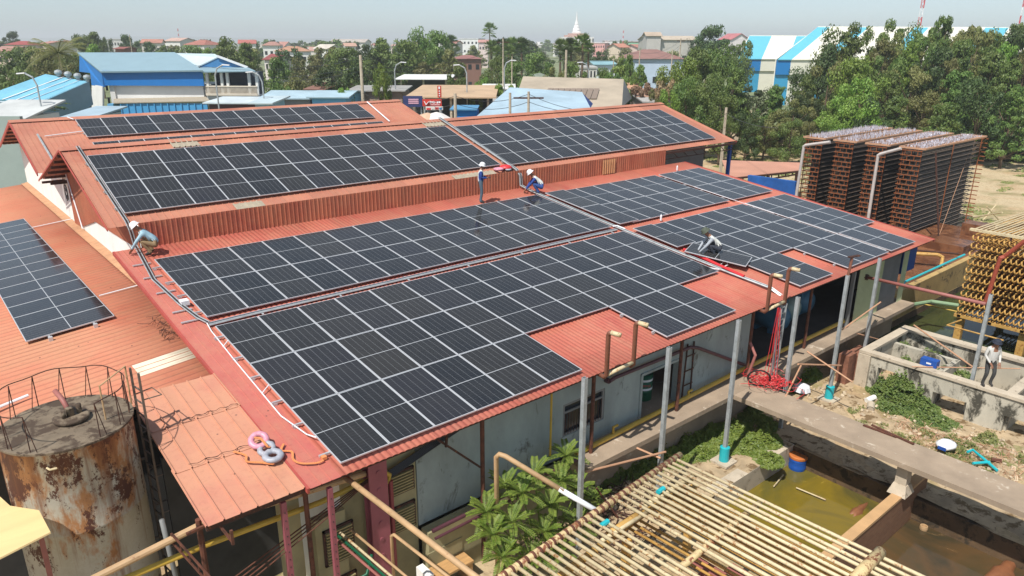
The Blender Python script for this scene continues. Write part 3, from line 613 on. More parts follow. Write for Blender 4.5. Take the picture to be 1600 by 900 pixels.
# rolls of hose and orange straps at the near left corner
NL = Vector((0, -math.sin(AL), math.cos(AL)))
for lab, m, x, y, h, R, r, ax in (('grey wrapped hose roll lying flat on the near roof corner', 'greywrap', -.98, .98, .09, .15, .07, NL),
                             ('pink wrapped hose roll leaning on the others at the near roof corner', 'pinkwrap', -1.05, 1.5, .17, .15, .065, Vector((-.2, -.5, .9))),
                             ('grey hose roll half hidden between the pink and the flat one', 'greywrap', -1.0, 1.25, .10, .13, .06, Vector((-.3, -.3, .9)))):
    single(torus((x, y, zl(y)+h), R, r, ax), 'hose_roll', lab, 'hose roll', M[m], 'hose rolls', smooth=True)
def strap(pts, lab, wd=.045):
    P = [Vector(p) for p in pts]; Q = []
    for i in range(len(P)-1):
        p0 = P[max(i-1, 0)]; p1 = P[i]; p2 = P[i+1]; p3 = P[min(i+2, len(P)-1)]
        for k in range(6):
            t = k/6; Q.append(.5*((2*p1)+(p2-p0)*t+(2*p0-5*p1+4*p2-p3)*t*t+(3*p1-p0-3*p2+p3)*t**3))
    Q.append(P[-1]); mb = MB()
    for a, b in zip(Q, Q[1:]):
        if (b-a).length > 1e-3: mb.beam(a, b+(b-a).normalized()*.005, wd, .012, NL)
    single(mb, 'ratchet_strap', lab, 'strap', M['orange'], 'orange straps')
strap([L3(-1.55, 1.6, .04), L3(-1.4, 1.35, .04), L3(-1.45, 1.15, .04), L3(-1.25, .98, .04), L3(-1.05, .8, .04), L3(-1.1, 1.05, .04)], 'orange strap curling left of the hose rolls')
strap([L3(-1.15, 1.45, .3), L3(-1.05, 1.35, .28), L3(-1.0, 1.15, .2), L3(-.9, 1.25, .12), L3(-.85, 1.35, .05)], 'orange strap draped over the hose rolls')
strap([L3(-.62, 1.28, .05), L3(-.75, 1.1, .05), L3(-.6, .95, .05), L3(-.68, .7, .05), L3(-.6, .5, .05), L3(-.35, .35, .05), L3(-.2, .35, .05)], 'orange strap looping between the hose rolls and the front panels')
single(MB().box(L3(-.2, .38, .02), L3(-.1, .5, .07)), 'strap_ratchet', 'orange strap ratchet at the near corner panel', 'ratchet', M['orange'])
# dead twigs on lean roof
mb = MB(); q = random.Random(5)
for i in range(26):
    a = Vector((-.75+q.uniform(-.25, .2), 8.9+q.uniform(-1.1, 1.1), zlean(-.8)+.06)); mb.tube([a, a+Vector((q.uniform(-.2, .2), q.uniform(-.25, .25), q.uniform(0, .12))), a+Vector((q.uniform(-.3, .3), q.uniform(-.3, .3), .02))], .007, 4)
single(mb, 'dead_twigs', 'small heap of dry twigs on the lean-to roof by the red verge', 'twigs', M['rust_dark'])
# ================================================================== GROUND, WATER, YARD
def atX(px, py, x): v = ray(px, py); return CAM+v*((x-CAM.x)/v.x)
def atY(px, py, y): v = ray(px, py); return CAM+v*((y-CAM.y)/v.y)
def groundmat():
    m, nt, bs = _mt('ground_soil'); v = coords(nt)
    col = ramp(nt, noise(nt, v, .12, 6, .65, .4), [(.3, S(150, 124, 92)), (.45, S(196, 168, 130)), (.55, S(206, 186, 150)), (.72, S(176, 150, 112))])
    g = ramp(nt, noise(nt, v, .22, 7, .7, .5), [(.50, (0, 0, 0)), (.62, (.75, .75, .75))])
    col = mixc(nt, g, col, S(128, 128, 74)); f = noise(nt, v, 6, 6, .8)
    col = mixc(nt, ramp(nt, f, [(.48, (0, 0, 0)), (.68, (.6, .6, .6))]), col, S(112, 88, 60))
    nt.links.new(col, bs.inputs['Base Color']); bs.inputs['Roughness'].default_value = .95; bump(nt, bs, f, .6, .05); return m
M['ground'] = groundmat()
M['bank'] = mat('pond_bank_soil', S(112, 88, 62), .95, .45, 1.5, spots=S(60, 50, 36), spotamt=.55, bmp=.6)
M['yard'] = mat('yard_rubble_soil', S(196, 172, 138), .95, .35, 1.6, spots=S(120, 96, 64), spotamt=.54, bmp=.6)
M['concrete_stain'] = mat('stained_ruin_concrete', S(206, 198, 180), .92, .3, .9, spots=S(78, 74, 64), spotamt=.53, bmp=.3, stretch=(1, 1, .5))
M['rustfloor'] = mat('rust_stained_floor', S(150, 102, 72), .25, .35, .5, spots=S(104, 66, 46), spotamt=.5)
HOLES = [(9.5, 14.9, -18, -1.95), (25.0, 44.0, -15, .95)]
def sheet(name, x0, x1, y0, y1, z, m, step=1.0, amp=0., holes=()):
    xs = sorted({x0, x1, *np.arange(x0, x1, step), *[h[i] for h in holes for i in (0, 1) if x0 < h[i] < x1]})
    ys = sorted({y0, y1, *np.arange(y0, y1, step), *[h[i] for h in holes for i in (2, 3) if y0 < h[i] < y1]})
    mb = MB(); rg = random.Random(1); mb.v = [(x, y, z+(rg.uniform(-amp, amp) if amp else 0)) for y in ys for x in xs]; n = len(xs)
    for j in range(len(ys)-1):
        for i in range(n-1):
            cx = (xs[i]+xs[i+1])/2; cy = (ys[j]+ys[j+1])/2
            if any(h[0] < cx < h[1] and h[2] < cy < h[3] for h in holes): continue
            mb.f.append((j*n+i, j*n+i+1, (j+1)*n+i+1, (j+1)*n+i)); mb.mi.append(0)
    o = mb.build(name, m, None, True); return tag(o, kind='structure')
sheet('ground', -60, 90, -60, 60, ZG, M['ground'], 2.0, .03, HOLES)
big = MB()
for a, b in (((-9000, -9000), (9000, -60)), ((-9000, 60), (9000, 9000)), ((-9000, -60), (-60, 60)), ((90, -60), (9000, 60))): big.quad((a[0], a[1], ZG), (b[0], a[1], ZG), (b[0], b[1], ZG), (a[0], b[1], ZG))
M['farland'] = mat('far_land', S(128, 138, 96), .95, .3, .012, spots=S(176, 164, 130), spotamt=.6)
tag(big.build('terrain', M['farland']), kind='structure')
sheet('yard_ground', 15.0, 25.0, -12, -.1, ZG+.02, M['yard'], .5, .05)
sheet('yard_ground', 4.0, 14.9, -1.95, -.1, ZG+.02, M['yard'], .5, .03)
for (x0, x1, y0, y1) in HOLES:
    mb = MB(); z0, z1 = -6.0, ZG-.01; t = .35
    mb.box((x0-t, y0-t, z0), (x0, y1+t, z1)); mb.box((x1, y0-t, z0), (x1+t, y1+t, z1)); mb.box((x0, y1, z0), (x1, y1+t, z1)); mb.box((x0, y0-t, z0), (x1, y0, z1)); mb.box((x0-t, y0-t, z0-.2), (x1+t, y1+t, z0))
    tag(mb.build('pond_bank', M['bank']), kind='structure')
def watermat(name, c1, c2, c3, sc_=.25, rough=.03):
    m, nt, bs = _mt(name); v = coords(nt)
    wc = ramp(nt, noise(nt, v, sc_, 5, .6, 1.), [(.38, c1), (.52, c2), (.66, c3)]); sm = ramp(nt, noise(nt, v, .9, 9, .75, 1.5), [(.60, (0, 0, 0)), (.66, (.55, .55, .55))])
    nt.links.new(mixc(nt, sm, wc, tuple(min(.6, x*1.9) for x in c2)), bs.inputs['Base Color']); nt.links.new(mixf(nt, 'ADD', mixf(nt, 'MULTIPLY', sm, .5), rough), bs.inputs['Roughness'])
    bs.inputs['Roughness'].default_value = rough; bs.inputs['IOR'].default_value = 1.33
    bump(nt, bs, noise(nt, v, 3.5, 3, .5), .05, .02); return m
sheet('pond_water', 9.5, 14.9, -5.5, -1.95, -5.05, watermat('olive_water', S(104, 96, 44), S(132, 112, 38), S(84, 80, 46)), 6)
sheet('pond_water', 9.5, 14.9, -18, -5.75, -5.10, watermat('brown_water', S(80, 70, 48), S(96, 74, 48), S(66, 60, 44)), 6)
sheet('pond_water', 25, 44, -15, .95, -4.75, watermat('green_water', S(52, 60, 34), S(66, 74, 40), S(44, 50, 30)), 6)
# mud bars
mb = MB()
for (cx, cy, rx, ry, h) in ((14.1, -4.6, .55, .16, .10), (14.3, -8.3, .9, .28, .10), (12.6, -9.6, 1.5, .7, .07), (12.2, -10.6, 2.4, .6, .08)):
    mb.lathe((0, 0, 0), [(1.0, -.1), (.9, 0), (.6, .05), (.2, .07)], 18); k = 4*18
    for i in range(len(mb.v)-k, len(mb.v)):
        x, y, z = mb.v[i]; a_ = math.atan2(y, x); q = 1+.2*math.sin(3*a_+cx)+.13*math.sin(7*a_+cy)+.06*math.sin(13*a_); mb.v[i] = (cx+x*rx*q, cy+y*ry*q, -5.07+z*h/.07)
M['mud'] = mat('orange_mud', S(150, 96, 62), .6, .4, 2.5); tag(mb.build('mud_bar', M['mud'], None, True), 'orange mud banks breaking the brown water', None, None, 'structure')
# platform and walkway under the eave
mb = MB(); mb.box((7.0, .45, ZG), (27.5, 26, -2.95)); mb.box((6.95, -.34, -2.95), (27.5, 26, -2.8)); tag(mb.build('walkway', M['slab']), kind='structure')
mb = MB(); mb.box((16.0, .6, -2.795), (27.3, 13.4, -2.78)); tag(mb.build('floor', M['dark']), kind='structure')  # dark sheet over the slab, shade of the open bays put in colour
br = thing('footbridge', 'long bare concrete slab bridge running from the walkway over the ponds', 'bridge', (14.4, -6, -2.95))
MB().box((13.68, -18, -2.95), (15.05, -.345, -2.8)).build('deck', M['slab'], br)
mb = MB(); mb.box((13.95, -5.75, -3.6), (14.25, -5.45, -2.95)); o = len(mb.v); mb.add([(13.8, -5.85, -3.9), (14.4, -5.85, -3.9), (14.4, -5.35, -3.9), (13.8, -5.35, -3.9), (13.93, -5.77, -3.6), (14.27, -5.77, -3.6), (14.27, -5.43, -3.6), (13.93, -5.43, -3.6)], [(0, 1, 5, 4), (1, 2, 6, 5), (2, 3, 7, 6), (3, 0, 4, 7), (4, 5, 6, 7)])
mb.build('pillar', M['concrete_lt'], br)
# divider with brick side
def brickm():
    m, nt, bs = _mt('divider_brick'); v = coords(nt); b = nt.nodes.new('ShaderNodeTexBrick'); mp = nt.nodes.new('ShaderNodeMapping'); mp.inputs['Rotation'].default_value = (math.pi/2, 0, 0)
    nt.links.new(v, mp.inputs[0]); nt.links.new(mp.outputs[0], b.inputs['Vector']); b.inputs['Scale'].default_value = 1; b.inputs['Brick Width'].default_value = .22; b.inputs['Row Height'].default_value = .08; b.inputs['Mortar Size'].default_value = .006
    b.inputs['Color1'].default_value = (*S(160, 112, 80), 1); b.inputs['Color2'].default_value = (*S(140, 92, 66), 1); b.inputs['Mortar'].default_value = (*S(150, 130, 100), 1)
    nt.links.new(mixc(nt, mixf(nt, 'MULTIPLY', noise(nt, v, 2, 5, .7), .8), b.outputs['Color'], S(120, 84, 54)), bs.inputs['Base Color']); bs.inputs['Roughness'].default_value = .9; return m
M['brickwall'] = brickm()
dv = thing('pond_divider', 'low brick wall with smooth tan top dividing the two ponds', 'wall', (12.5, -5.6, -6)); MB().box((9.5, -5.74, -6), (15.7, -5.51, -3.96)).build('wall', M['brickwall'], dv)
MB().box((9.5, -5.76, -3.96), (15.72, -5.49, -3.88)).build('coping', mat('tan_coping', S(206, 164, 116), .9, .15, 2), dv)
single(MB().box((10.6, -1.96, -6), (14.95, -1.58, ZG+.03)), 'concrete_ledge', 'pale concrete ledge along the back of the olive pond', 'ledge', M['concrete_lt'])
# steel posts in the yard
def post(x, y, z0, z1, lab, sleeve=False):
    t = thing('steel_post', lab, 'steel post', (x, y, z0), 'galvanised posts in the yard'); w = .055
    mb = MB(); mb.box((x-w, y-w, z0), (x-w+.012, y+w, z1)); mb.box((x-w+.012, y-w, z0), (x+w, y-w+.012, z1)); mb.box((x-w+.012, y+w-.012, z0), (x+w, y+w, z1)); mb.box((x+w-.012, y-w+.012, z0), (x+w, y-w+.04, z1)); mb.box((x+w-.012, y+w-.04, z0), (x+w, y+w-.012, z1)); mb.build('channel', M['steel'], t)
    if sleeve: MB().lathe((x, y, z0), [(.15, .0), (.15, .52), (.12, .53)], 16).build('sleeve', M['turq'], t); MB().box((x-.3, y-.3, z0-.02), (x+.3, y+.3, z0+.05)).build('pad', M['concrete_lt'], t)
for k, x in enumerate((5.85, 9.04, 12.26, 15.56, 18.84, 22.1)):
    zt = (.5, .4, .38, .35, .42, .35)[k]
    post(x, -1.1 if k < 5 else -.75, ZG+.05, zt, 'galvanised steel post in the yard, %s from the left%s' % (ordn(k), ', with turquoise sleeve at its foot' if k in (2, 4) else ''), k in (2, 4))
post(21.65, -4.7, ZG, .05, 'galvanised steel post inside the ruined tanks by the standing man')
# ruined concrete tanks
ru = thing('ruined_tank', 'roofless weathered concrete tanks with low openings in the front wall and weeds inside', 'concrete tank', (22.9, -6, ZG))
def wallx(mb, x, y0, y1, z0, z1, holes, t=.22):
    ys = sorted({y0, y1, *[h[0] for h in holes], *[h[1] for h in holes]})
    for a, b in zip(ys, ys[1:]):
        h = [q for q in holes if q[0] <= a and q[1] >= b]
        mb.box((x, a, z0 if not h else h[0][2]), (x+t, b, z1))
fx = 21.0
def hy(px, py): return atX(px, py, fx).y
ho = [(hy(1508, 640), hy(1455, 625), atX(1470, 616, fx).z), (-9.5, hy(1568, 655), atX(1568, 649, fx).z), (hy(1400, 590), hy(1370, 585), atX(1372, 574, fx).z)]
mb = MB(); wallx(mb, fx, -13, -1.1, ZG, -3.08, ho); mb.build('front_wall', M['concrete_stain'], ru)
mb = MB(); mb.box((fx+.22, -1.32, ZG), (24.6, -1.1, -3.08)); mb.box((24.6, -13, ZG-1.5), (24.85, -1.1, -3.08)); mb.box((23.3, -3.5, ZG), (23.5, -1.32, -3.25)); mb.box((fx+.22, -3.7, ZG), (23.5, -3.5, -3.25)); mb.box((fx+.22, -6.1, ZG), (24.6, -5.9, -3.1)); mb.box((fx+.22, -9.1, ZG), (24.6, -8.9, -3.1)); mb.build('inner_wall', M['concrete_stain'], ru)
mb = MB(); mb.box((fx-.06, -13, -3.08), (fx+.30, -1.04, -2.98)); mb.box((fx+.30, -1.38, -3.08), (24.5, -1.04, -2.98)); mb.box((24.5, -13, -3.08), (24.92, -1.04, -2.98)); mb.box((fx+.30, -6.15, -3.1), (24.5, -5.85, -3.0)); mb.build('coping', M['concrete_lt'], ru)
mb = MB(); mb.box((fx-.12, -1.5, ZG), (fx, -1.05, -3.1)); mb.build('corner_pier', M['concrete_lt'], ru)
cr = thing('crate', 'blue plastic crate standing on the ruined tank wall', 'crate', (21.2, -3.0, -2.98)); c0 = atZ(1450, 571, -2.97); MB().box((c0.x-.1, c0.y-.3, -2.975), (c0.x+.2, c0.y+.25, -2.72)).build('body', M['blue_p'], cr); MB().box((c0.x-.104, c0.y-.12, -2.88), (c0.x-.1, c0.y+.04, -2.82)).build('label_patch', M['white_p'], cr)
# ruin brick scraps near corner
mb = MB(); mb.box((20.5, -.9, ZG), (21.1, -.5, -3.2)); mb.box((21.2, -1.0, ZG), (22.3, -.45, -3.35)); single(mb, 'brick_pier', 'broken red brick pier behind the ruined tanks', 'brick pier', M['brick'])
# poles of scaffolding
def pole(p, q, lab, r=.03, m='bamboo', cat='pole', nm='scaffold_pole', grp='loose poles around the steel posts'):
    single(MB().tube([p, q], r, 6), nm, lab, cat, M[m], grp)
for p, q, y1, y2, lab in (((1316, 515), (1376, 472), -1., -.85, 'pink pole slanting up from the fifth steel post'), ((1247, 569), (1314, 571), -1.2, -1.2, 'pink pole tied level across the fifth steel post'),
        ((1261, 549), (1332, 597), -.5, -2.2, 'dark pole leaning down to the rubble from the walkway'), ((1221, 633), (1252, 570), -1.6, -.95, 'thin pole leaning at the bridge head'), ((1339, 521), (1389, 535), -.6, -.9, 'thick pink pipe across the sixth steel post'),
        ((916, 737), (1040, 706), -1., -1.2, 'pink pole tied low across the second steel post'), ((995, 700), (1032, 716), -.6, -1.3, 'short pink pole crossing the low one by the walkway')):
    pole(atY(*p, y1), atY(*q, y2), lab)
pole(atZ(1428, 508, -2.5), atZ(1525, 577, -2.9), 'pink pole leaning over the ruined tanks'); pole(atZ(1425, 573, -2.95), atZ(1594, 576, -2.9), 'thin level pole lying along the ruined tank wall', .02)
pole((7.0, -.6, -3.3), (7.6, -.9, -4.35), 'thin dark prop under the walkway end', .03, 'rust')
# wide red pipe crossing to the coil
pp = thing('overhead_pipe', 'long pinkish pipe crossing the yard from the factory corner to the coil riser', 'pipe', (23, .2, -1)); a = atY(1354, 433, .2); b = atZ(1540, 475, -.6)
MB().tube([a, b], .065, 10).build('pipe', M['pink_pipe'], pp, True); MB().tube([a+Vector((0, .05, 0)), a+Vector((0, -.06, 0))], .12, 10).build('flange', M['rust_dark'], pp)
mb = MB(); a = atZ(1455, 471, -3.3); mb.tube([atZ(1390, 482, -3.3), a, atZ(1530, 482, -3.3)], .09, 8); single(mb, 'pond_pipe', 'green-grey pipe with a bend over the green pond', 'pipe', mat('greyish_green_pipe', S(140, 168, 130), .6, .2, 3))
mb = MB(); mb.tube([atZ(1425, 471, -3.6), atZ(1500, 488, -3.6)], .035, 6); single(mb, 'pond_pipe', 'thin yellow pipe over the green pond', 'pipe', M['yellow_pipe'])
mb = MB(); mb.tube([atZ(1502, 500, -3.4), atZ(1480, 508, -3.4), atZ(1568, 532, -3.4)], .035, 6); single(mb, 'pond_pipe', 'thin orange bent pipe in front of the coil legs', 'pipe', M['coil'])
# basin wall behind the green pond, rusty basin and pipes
mb = MB(); mb.box((27.6, .96, -6), (46, 1.25, -3.0)); mb.box((27.6, 1.25, -6), (27.9, 3.2, -3.0)); single(mb, 'basin_wall', 'long stained concrete wall between the green pond and the rusty basin', 'wall', mat('yellowish_wall', S(196, 164, 106), .9, .25, .8, spots=S(96, 80, 56), spotamt=.58))
mb = MB(); mb.box((27.9, 1.25, -4.2), (47.5, 14, -3.45)); tag(mb.build('basin_floor', M['rustfloor']), kind='structure')
mb = MB(); mb.tube([atZ(1413, 441, -2.9), atZ(1507, 398, -2.9)], .06, 8); mb.tube([atZ(1413, 441, -2.9), atZ(1410, 455, -3.2)], .05, 8); single(mb, 'basin_pipe', 'bright turquoise pipe along the top of the basin wall', 'pipe', M['turq'])
mb = MB(); mb.tube([atZ(1425, 396, -2.8), atZ(1465, 398, -2.7), atZ(1473, 402, -2.8), atZ(1470, 418, -3.2)], .1, 8); single(mb, 'basin_pipe', 'yellow bent pipe over the rusty basin', 'pipe', M['coil'])
mb = MB(); mb.tube([atZ(1420, 390, -2.6), atZ(1500, 397, -2.6)], .05, 8); single(mb, 'basin_pipe', 'dark rusty pipe behind the turquoise one', 'pipe', M['rust_dark'])
p = atZ(1500, 366, -3.45); single(MB().box((p.x, p.y-1.5, -3.45), (p.x+1.2, p.y, -2.7)), 'basin_block', 'tall rust stained block at the far end of the basin', 'block', M['rustfloor']); p = atZ(1435, 385, -3.45); single(MB().box((p.x, p.y-2.4, -3.45), (p.x+2, p.y, -3.0)), 'basin_block', 'low rust stained block in the basin by the roof corner', 'block', M['rustfloor'])
# coils
def coil(name, x0, y0, y1, lab, rows=10, L=7.0):
    t = thing('cooling_coil', lab, 'cooling coil', (x0, (y0+y1)/2, -3.4), 'yellow cooling coils over the pond'); n = max(2, int((y0-y1)/.19)); zb = -3.2; dz = .365
    for k in range(rows):
        mb = MB(); z = zb+k*dz
        for i in range(n):
            y = y0-(i+.5)*(y0-y1)/n; R = .095
            pts = [(x0+L, y, z+R)]+[(x0-R*1.3*math.sin(a)+.05, y+.04*math.cos(a), z+R*math.cos(a)) for a in np.linspace(0, math.pi, 6)]+[(x0+L, y, z-R)]
            mb.tube(pts, .034, 5)
        mb.build('tube_row', M['coil'], t)
    for q, (x, y) in enumerate(((x0+.4, y0-.15), (x0+.4, y1+.15), (x0+L-.4, y0-.15), (x0+L-.4, y1+.15))):
        MB().beam((x, y, -5.8), (x, y, -3.55), .28).build('leg', M['coil'], t)
    mb = MB(); mb.beam((x0+.1, y0+.05, -3.48), (x0+.1, y1-.05, -3.48), .2, .14); mb.beam((x0+L-.4, y0+.05, -3.48), (x0+L-.4, y1-.05, -3.48), .2, .14)
    for y in (y0-.15, (y0+y1)/2, y1+.15): mb.beam((x0, y, -3.48), (x0+L, y, -3.48), .14, .12)
    mb.build('platform', M['coil'], t)
    mb = MB(); [mb.beam((x0+.35+a, (y0+y1)/2, zb-.2), (x0+.35+a, (y0+y1)/2, zb+rows*dz), .07) for a in (0, 2.5, 5)]; mb.each('upright', M['rust_dark'], t)
    mb = MB(); zt = zb+rows*dz
    for i in range(16): y = y0-(i+.3)*(y0-y1)/16; mb.tube([(x0+.2, y, zt+.02), (x0+L, y-.35, zt+.02+.04*math.sin(i*3))], .032, 5)
    mb.beam((x0, y0+.1, zt), (x0, y1-.1, zt), .16, .1); mb.build('top_pole', M['cream_pipe'], t)
coil('c1', 29.3, -1.45, -4.2, 'yellow rusty stack of looped cooling pipes on legs in the green pond')
coil('c2', 30.3, -4.6, -8.4, 'second stack of looped cooling pipes cut by the right edge of the photo')
g = thing('riser_pipe', 'dark red riser pipe with an elbow in front of the yellow coil', 'pipe', (26.5, -3.2, -1)); a = atX(1563, 403, 27.6); b = atX(1540, 472, 27.6); MB().tube([b, a, a+Vector((.1, -.1, .05)), atX(1604, 375, 27.6)], .09, 10).build('pipe', mat('dark_red_pipe', S(170, 78, 56), .6, .2, 3), g)
# rusty cooling tower of four bays
tw = [('near front', 0), ('second', 1), ('third', 2), ('far left', 3)]
TX0, TX1 = 41.9, 52.0
for k in range(4):
    y0 = 6.0+k*2.1; y1 = y0+.98
    t = thing('cooling_tower', 'tall rusty pipe tower with water spraying on top, %s' % ('rightmost of four', 'second from right', 'third from right', 'leftmost of four')[k], 'cooling tower', (TX0, (y0+y1)/2, -4.4), 'row of rusty pipe towers')
    mb = MB(); N = 21; zb, zt = -4.3, 2.0; dz = (zt-zb)/N
    for i in range(N):
        z = zb+(i+.5)*dz
        mb.beam((TX0, y0-.13, z), (TX0, y1+.13, z), .06, .05)
        for f in ((.12, .5, .88) if i % 2 else (.3, .72)): y = y0+(y1-y0)*f; mb.beam((TX0, y, z), (TX0, y, z+dz), .032)
    mb.build('end_lattice', M['lattice'], t)
    mb = MB(); [mb.beam((TX1, y0-.4, zb+(i+.5)*dz), (TX1, y1+.18, zb+(i+.5)*dz), .07, .055) for i in range(N)]; mb.build('far_lattice', M['lattice'], t)
    mb = MB()
    for i in range(N):
        z = zb+(i+.5)*dz
        for q in range(6):
            y = y0+.05+(y1-y0-.1)*q/5; mb.tube([(TX0+.08, y, z+.03*(q % 2)), (TX1+.05, y, z+.03*(q % 2))], .034, 5)
    mb.build('tube_bank', M['dark_coil'], t)
    mb = MB(); mb.box((TX0+.3, y0+.35, zb), (TX1-.3, y1-.35, zt-.15)); mb.build('dark_core', M['dark'], t)  # plain dark box filling the inside of the tube bank
    mb = MB()
    for x in (TX0+.1, (TX0+TX1)/2, TX1-.1): mb.beam((x, y0-.05, zb), (x, y0-.05, zt), .05); mb.beam((x, y1+.05, zb), (x, y1+.05, zt), .05)
    mb.each('upright', M['lattice'], t); mb = MB(); mb.beam((TX0, y0-.25, zt), (TX1, y0-.25, zt), .1, .1); mb.beam((TX0, y1+.25, zt), (TX1, y1+.25, zt), .1, .1); mb.beam((TX0, y0-.25, zt), (TX0, y1+.25, zt), .1, .1); mb.beam((TX1, y0-.25, zt), (TX1, y1+.25, zt), .1, .1)
    for i in range(9): mb.beam((TX0, y0+.1+i*.14, zt-.05), (TX1, y0+.1+i*.14, zt-.05), .05, .03)
    mb.build('top_frame', M['bamboo'], t)
    q = random.Random(k); mb = MB()
    for i in range(1300 if k != 2 else 700):
        x = q.uniform(TX0+.2, TX1-.3); y = q.uniform(y0-.1, y1+.1); h = q.uniform(.05, .30)*(1 if k > 1 else .6); a = Vector((x, y, zt+.02)); d = Vector((q.uniform(-.07, .07), q.uniform(-.07, .07), h)); w2 = Vector((q.uniform(-.03, .03), q.uniform(-.03, .03), 0))
        mb.add([a-w2, a+w2, a+d], [(0, 1, 2)])
    sp = tag(mb.build('water_spray', mat('spray_%d' % k, (.50, .48, .54), .3, .05, 3), t), kind='stuff')
for k, pts in enumerate((((1245, 300), (1256, 229), (1297, 222)), ((1357, 338), (1372, 243), (1408, 232)))):
    P = [atX(*p, 41.0) for p in pts]; single(MB().tube([P[0]+Vector((0, 0, -2.5)), P[0], P[1], P[1]+Vector((0, -.12, .1)), P[2]], .1, 8), 'riser_pipe', 'pale riser pipe with elbow in front of the tower, %s of two' % ('left' if k == 0 else 'right'), 'pipe', mat('pale_riser_%d' % k, S(206, 196, 190), .6, .15, 2, spots=S(180, 130, 110), spotamt=.66), 'pale riser pipes')
single(MB().tube([atX(1523, 214, 52.5), atX(1466, 372, 44)], .014, 5), 'guy_rope', 'pale rope running down the right side of the towers', 'rope', M['bamboo'])
single(MB().tube([atX(1462, 238, 41.8), atX(1467, 380, 41.8)], .05, 5), 'drain_pipe', 'dark slanting pipe at the near corner of the towers', 'pipe', M['rust_dark'])
# tin shed and blue tarpaulin right of the hall
sh = thing('tin_shed', 'low pinkish tin roof on black truss frames right of the upper hall', 'shed', (44, 18, ZG)); c4 = [atZ(*q, -1.6) for q in ((1128, 250), (1250, 254), (1249, 266), (1138, 278))]
MB().slab([c4[3], c4[2], c4[1], c4[0]], .05).build('roof', mat('pink_tin', S(206, 150, 126), .8, .15, .5), sh)
mb = MB(); A = c4[3]+Vector((0, 0, -.1)); B = c4[2]+Vector((0, 0, -.1)); mb.beam(A, B, .12); mb.beam(A+Vector((0, 0, -.55)), B+Vector((0, 0, -.2)), .1)
for i in range(11): p = A.lerp(B, i/10); mb.beam(p, p+Vector((0, 0, -.55+.35*i/10)), .07)
for f in (.1, .55, .97): p = A.lerp(B, f); mb.beam(p, Vector((p.x, p.y, ZG)), .18)
mb.build('truss', M['rust_dark'], sh)
tp = [atX(*q, 43.0) for q in ((1172, 273), (1246, 283), (1246, 306), (1172, 290))]; single(MB().slab(tp, .3), 'tarpaulin', 'wrinkled blue tarpaulin wall under the tin shed', 'tarpaulin', mat('blue_tarp', S(40, 100, 180), .5, .3, 1.5, bmp=.5))
# blue pressure tanks inside the open bay
for k, (x, y, m) in enumerate(((19.6, 2.2, 'blue_tank'), (20.9, 2.5, 'greysheet2'), (22.2, 2.6, 'blue_tank'))):
    t = thing('pressure_tank', 'horizontal pressure tank inside the open bay, %s' % ('left, blue', 'middle, pale grey-green', 'right, teal')[k], 'tank', (x, y, -2.8), 'pressure tanks in the open bay')
    mb = MB(); mb.lathe((0, 0, 0), [(.05, -.75), (.35, -.68), (.5, -.5), (.52, 0), (.5, .5), (.35, .68), (.05, .75)], 20); mb.v = [(x+a, y-.2+c_, -2.15+b) for a, b, c_ in mb.v]; mb.build('shell', M['blue_tank'] if k != 1 else mat('pale_tank', S(150, 176, 170), .5, .2, 2), t, True)
    mb = MB(); mb.box((x-.3, y-.5, -2.8), (x+.3, y-.3, -2.55)); mb.box((x-.3, y+.2, -2.8), (x+.3, y+.4, -2.55)); mb.each('cradle', M['blue_tank'], t)
    mb = MB(); mb.tube([(x-.5, y-.7, -2.2), (x-.5, y-.7, -1.6), (x-.1, y-.6, -1.5), (x, y-.5, -1.3), (x+.4, y-.4, -1.3)], .04, 6); mb.build('pipework', M['blue_tank'], t)
# green drum in the doorway
d = thing('oil_drum', 'green oil drum with white and red bands inside the doorway', 'drum', (11.25, 1.45, -2.8)); cx, cy = 11.25, 1.45
MB().lathe((cx, cy, -2.8), [(.29, 0), (.3, .02), (.3, .3), (.31, .31), (.3, .33), (.3, .9), (.28, .9), (.27, .88), (.02, .88)], 24).build('barrel', M['green_p'], d, True)
for z in (.42, .72): MB().lathe((cx, cy, -2.8), [(.303, z-.04), (.305, z-.04), (.305, z+.03), (.303, z+.03)], 24).build('white_band', M['white_p'], d)
def text(s, size, m, name, parent, loc, rot, ext=.002):
    c = bpy.data.curves.new(name, 'FONT'); c.body = s; c.size = size; c.extrude = ext; c.align_x = 'CENTER'; c.align_y = 'CENTER'; c.materials.append(m)
    o = bpy.data.objects.new(name, c); COL.objects.link(o)
    if parent is not None: o.parent = parent; p = Vector(ORG[parent.name])
    else: p = Vector((0, 0, 0))
    o.location = Vector(loc)-p; o.rotation_euler = rot; bpy.context.view_layer.update(); me = bpy.data.meshes.new_from_object(o.evaluated_get(bpy.context.evaluated_depsgraph_get())); q = bpy.data.objects.new(name, me); COL.objects.link(q); q.parent = parent; q.location = o.location; q.rotation_euler = rot; bpy.data.objects.remove(o); return q
text('Castrol', .13, M['red_p'], 'lettering', d, (cx-.22, cy-.235, -2.8+.57), (math.pi/2, 0, -math.radians(42)))
mb = MB(); mb.lathe((cx, cy, -1.92), [(.15, 0), (.17, .05), (.1, .1), (.12, .16), (.03, .2)], 9); mb.build('rag', M['white_p'], d)
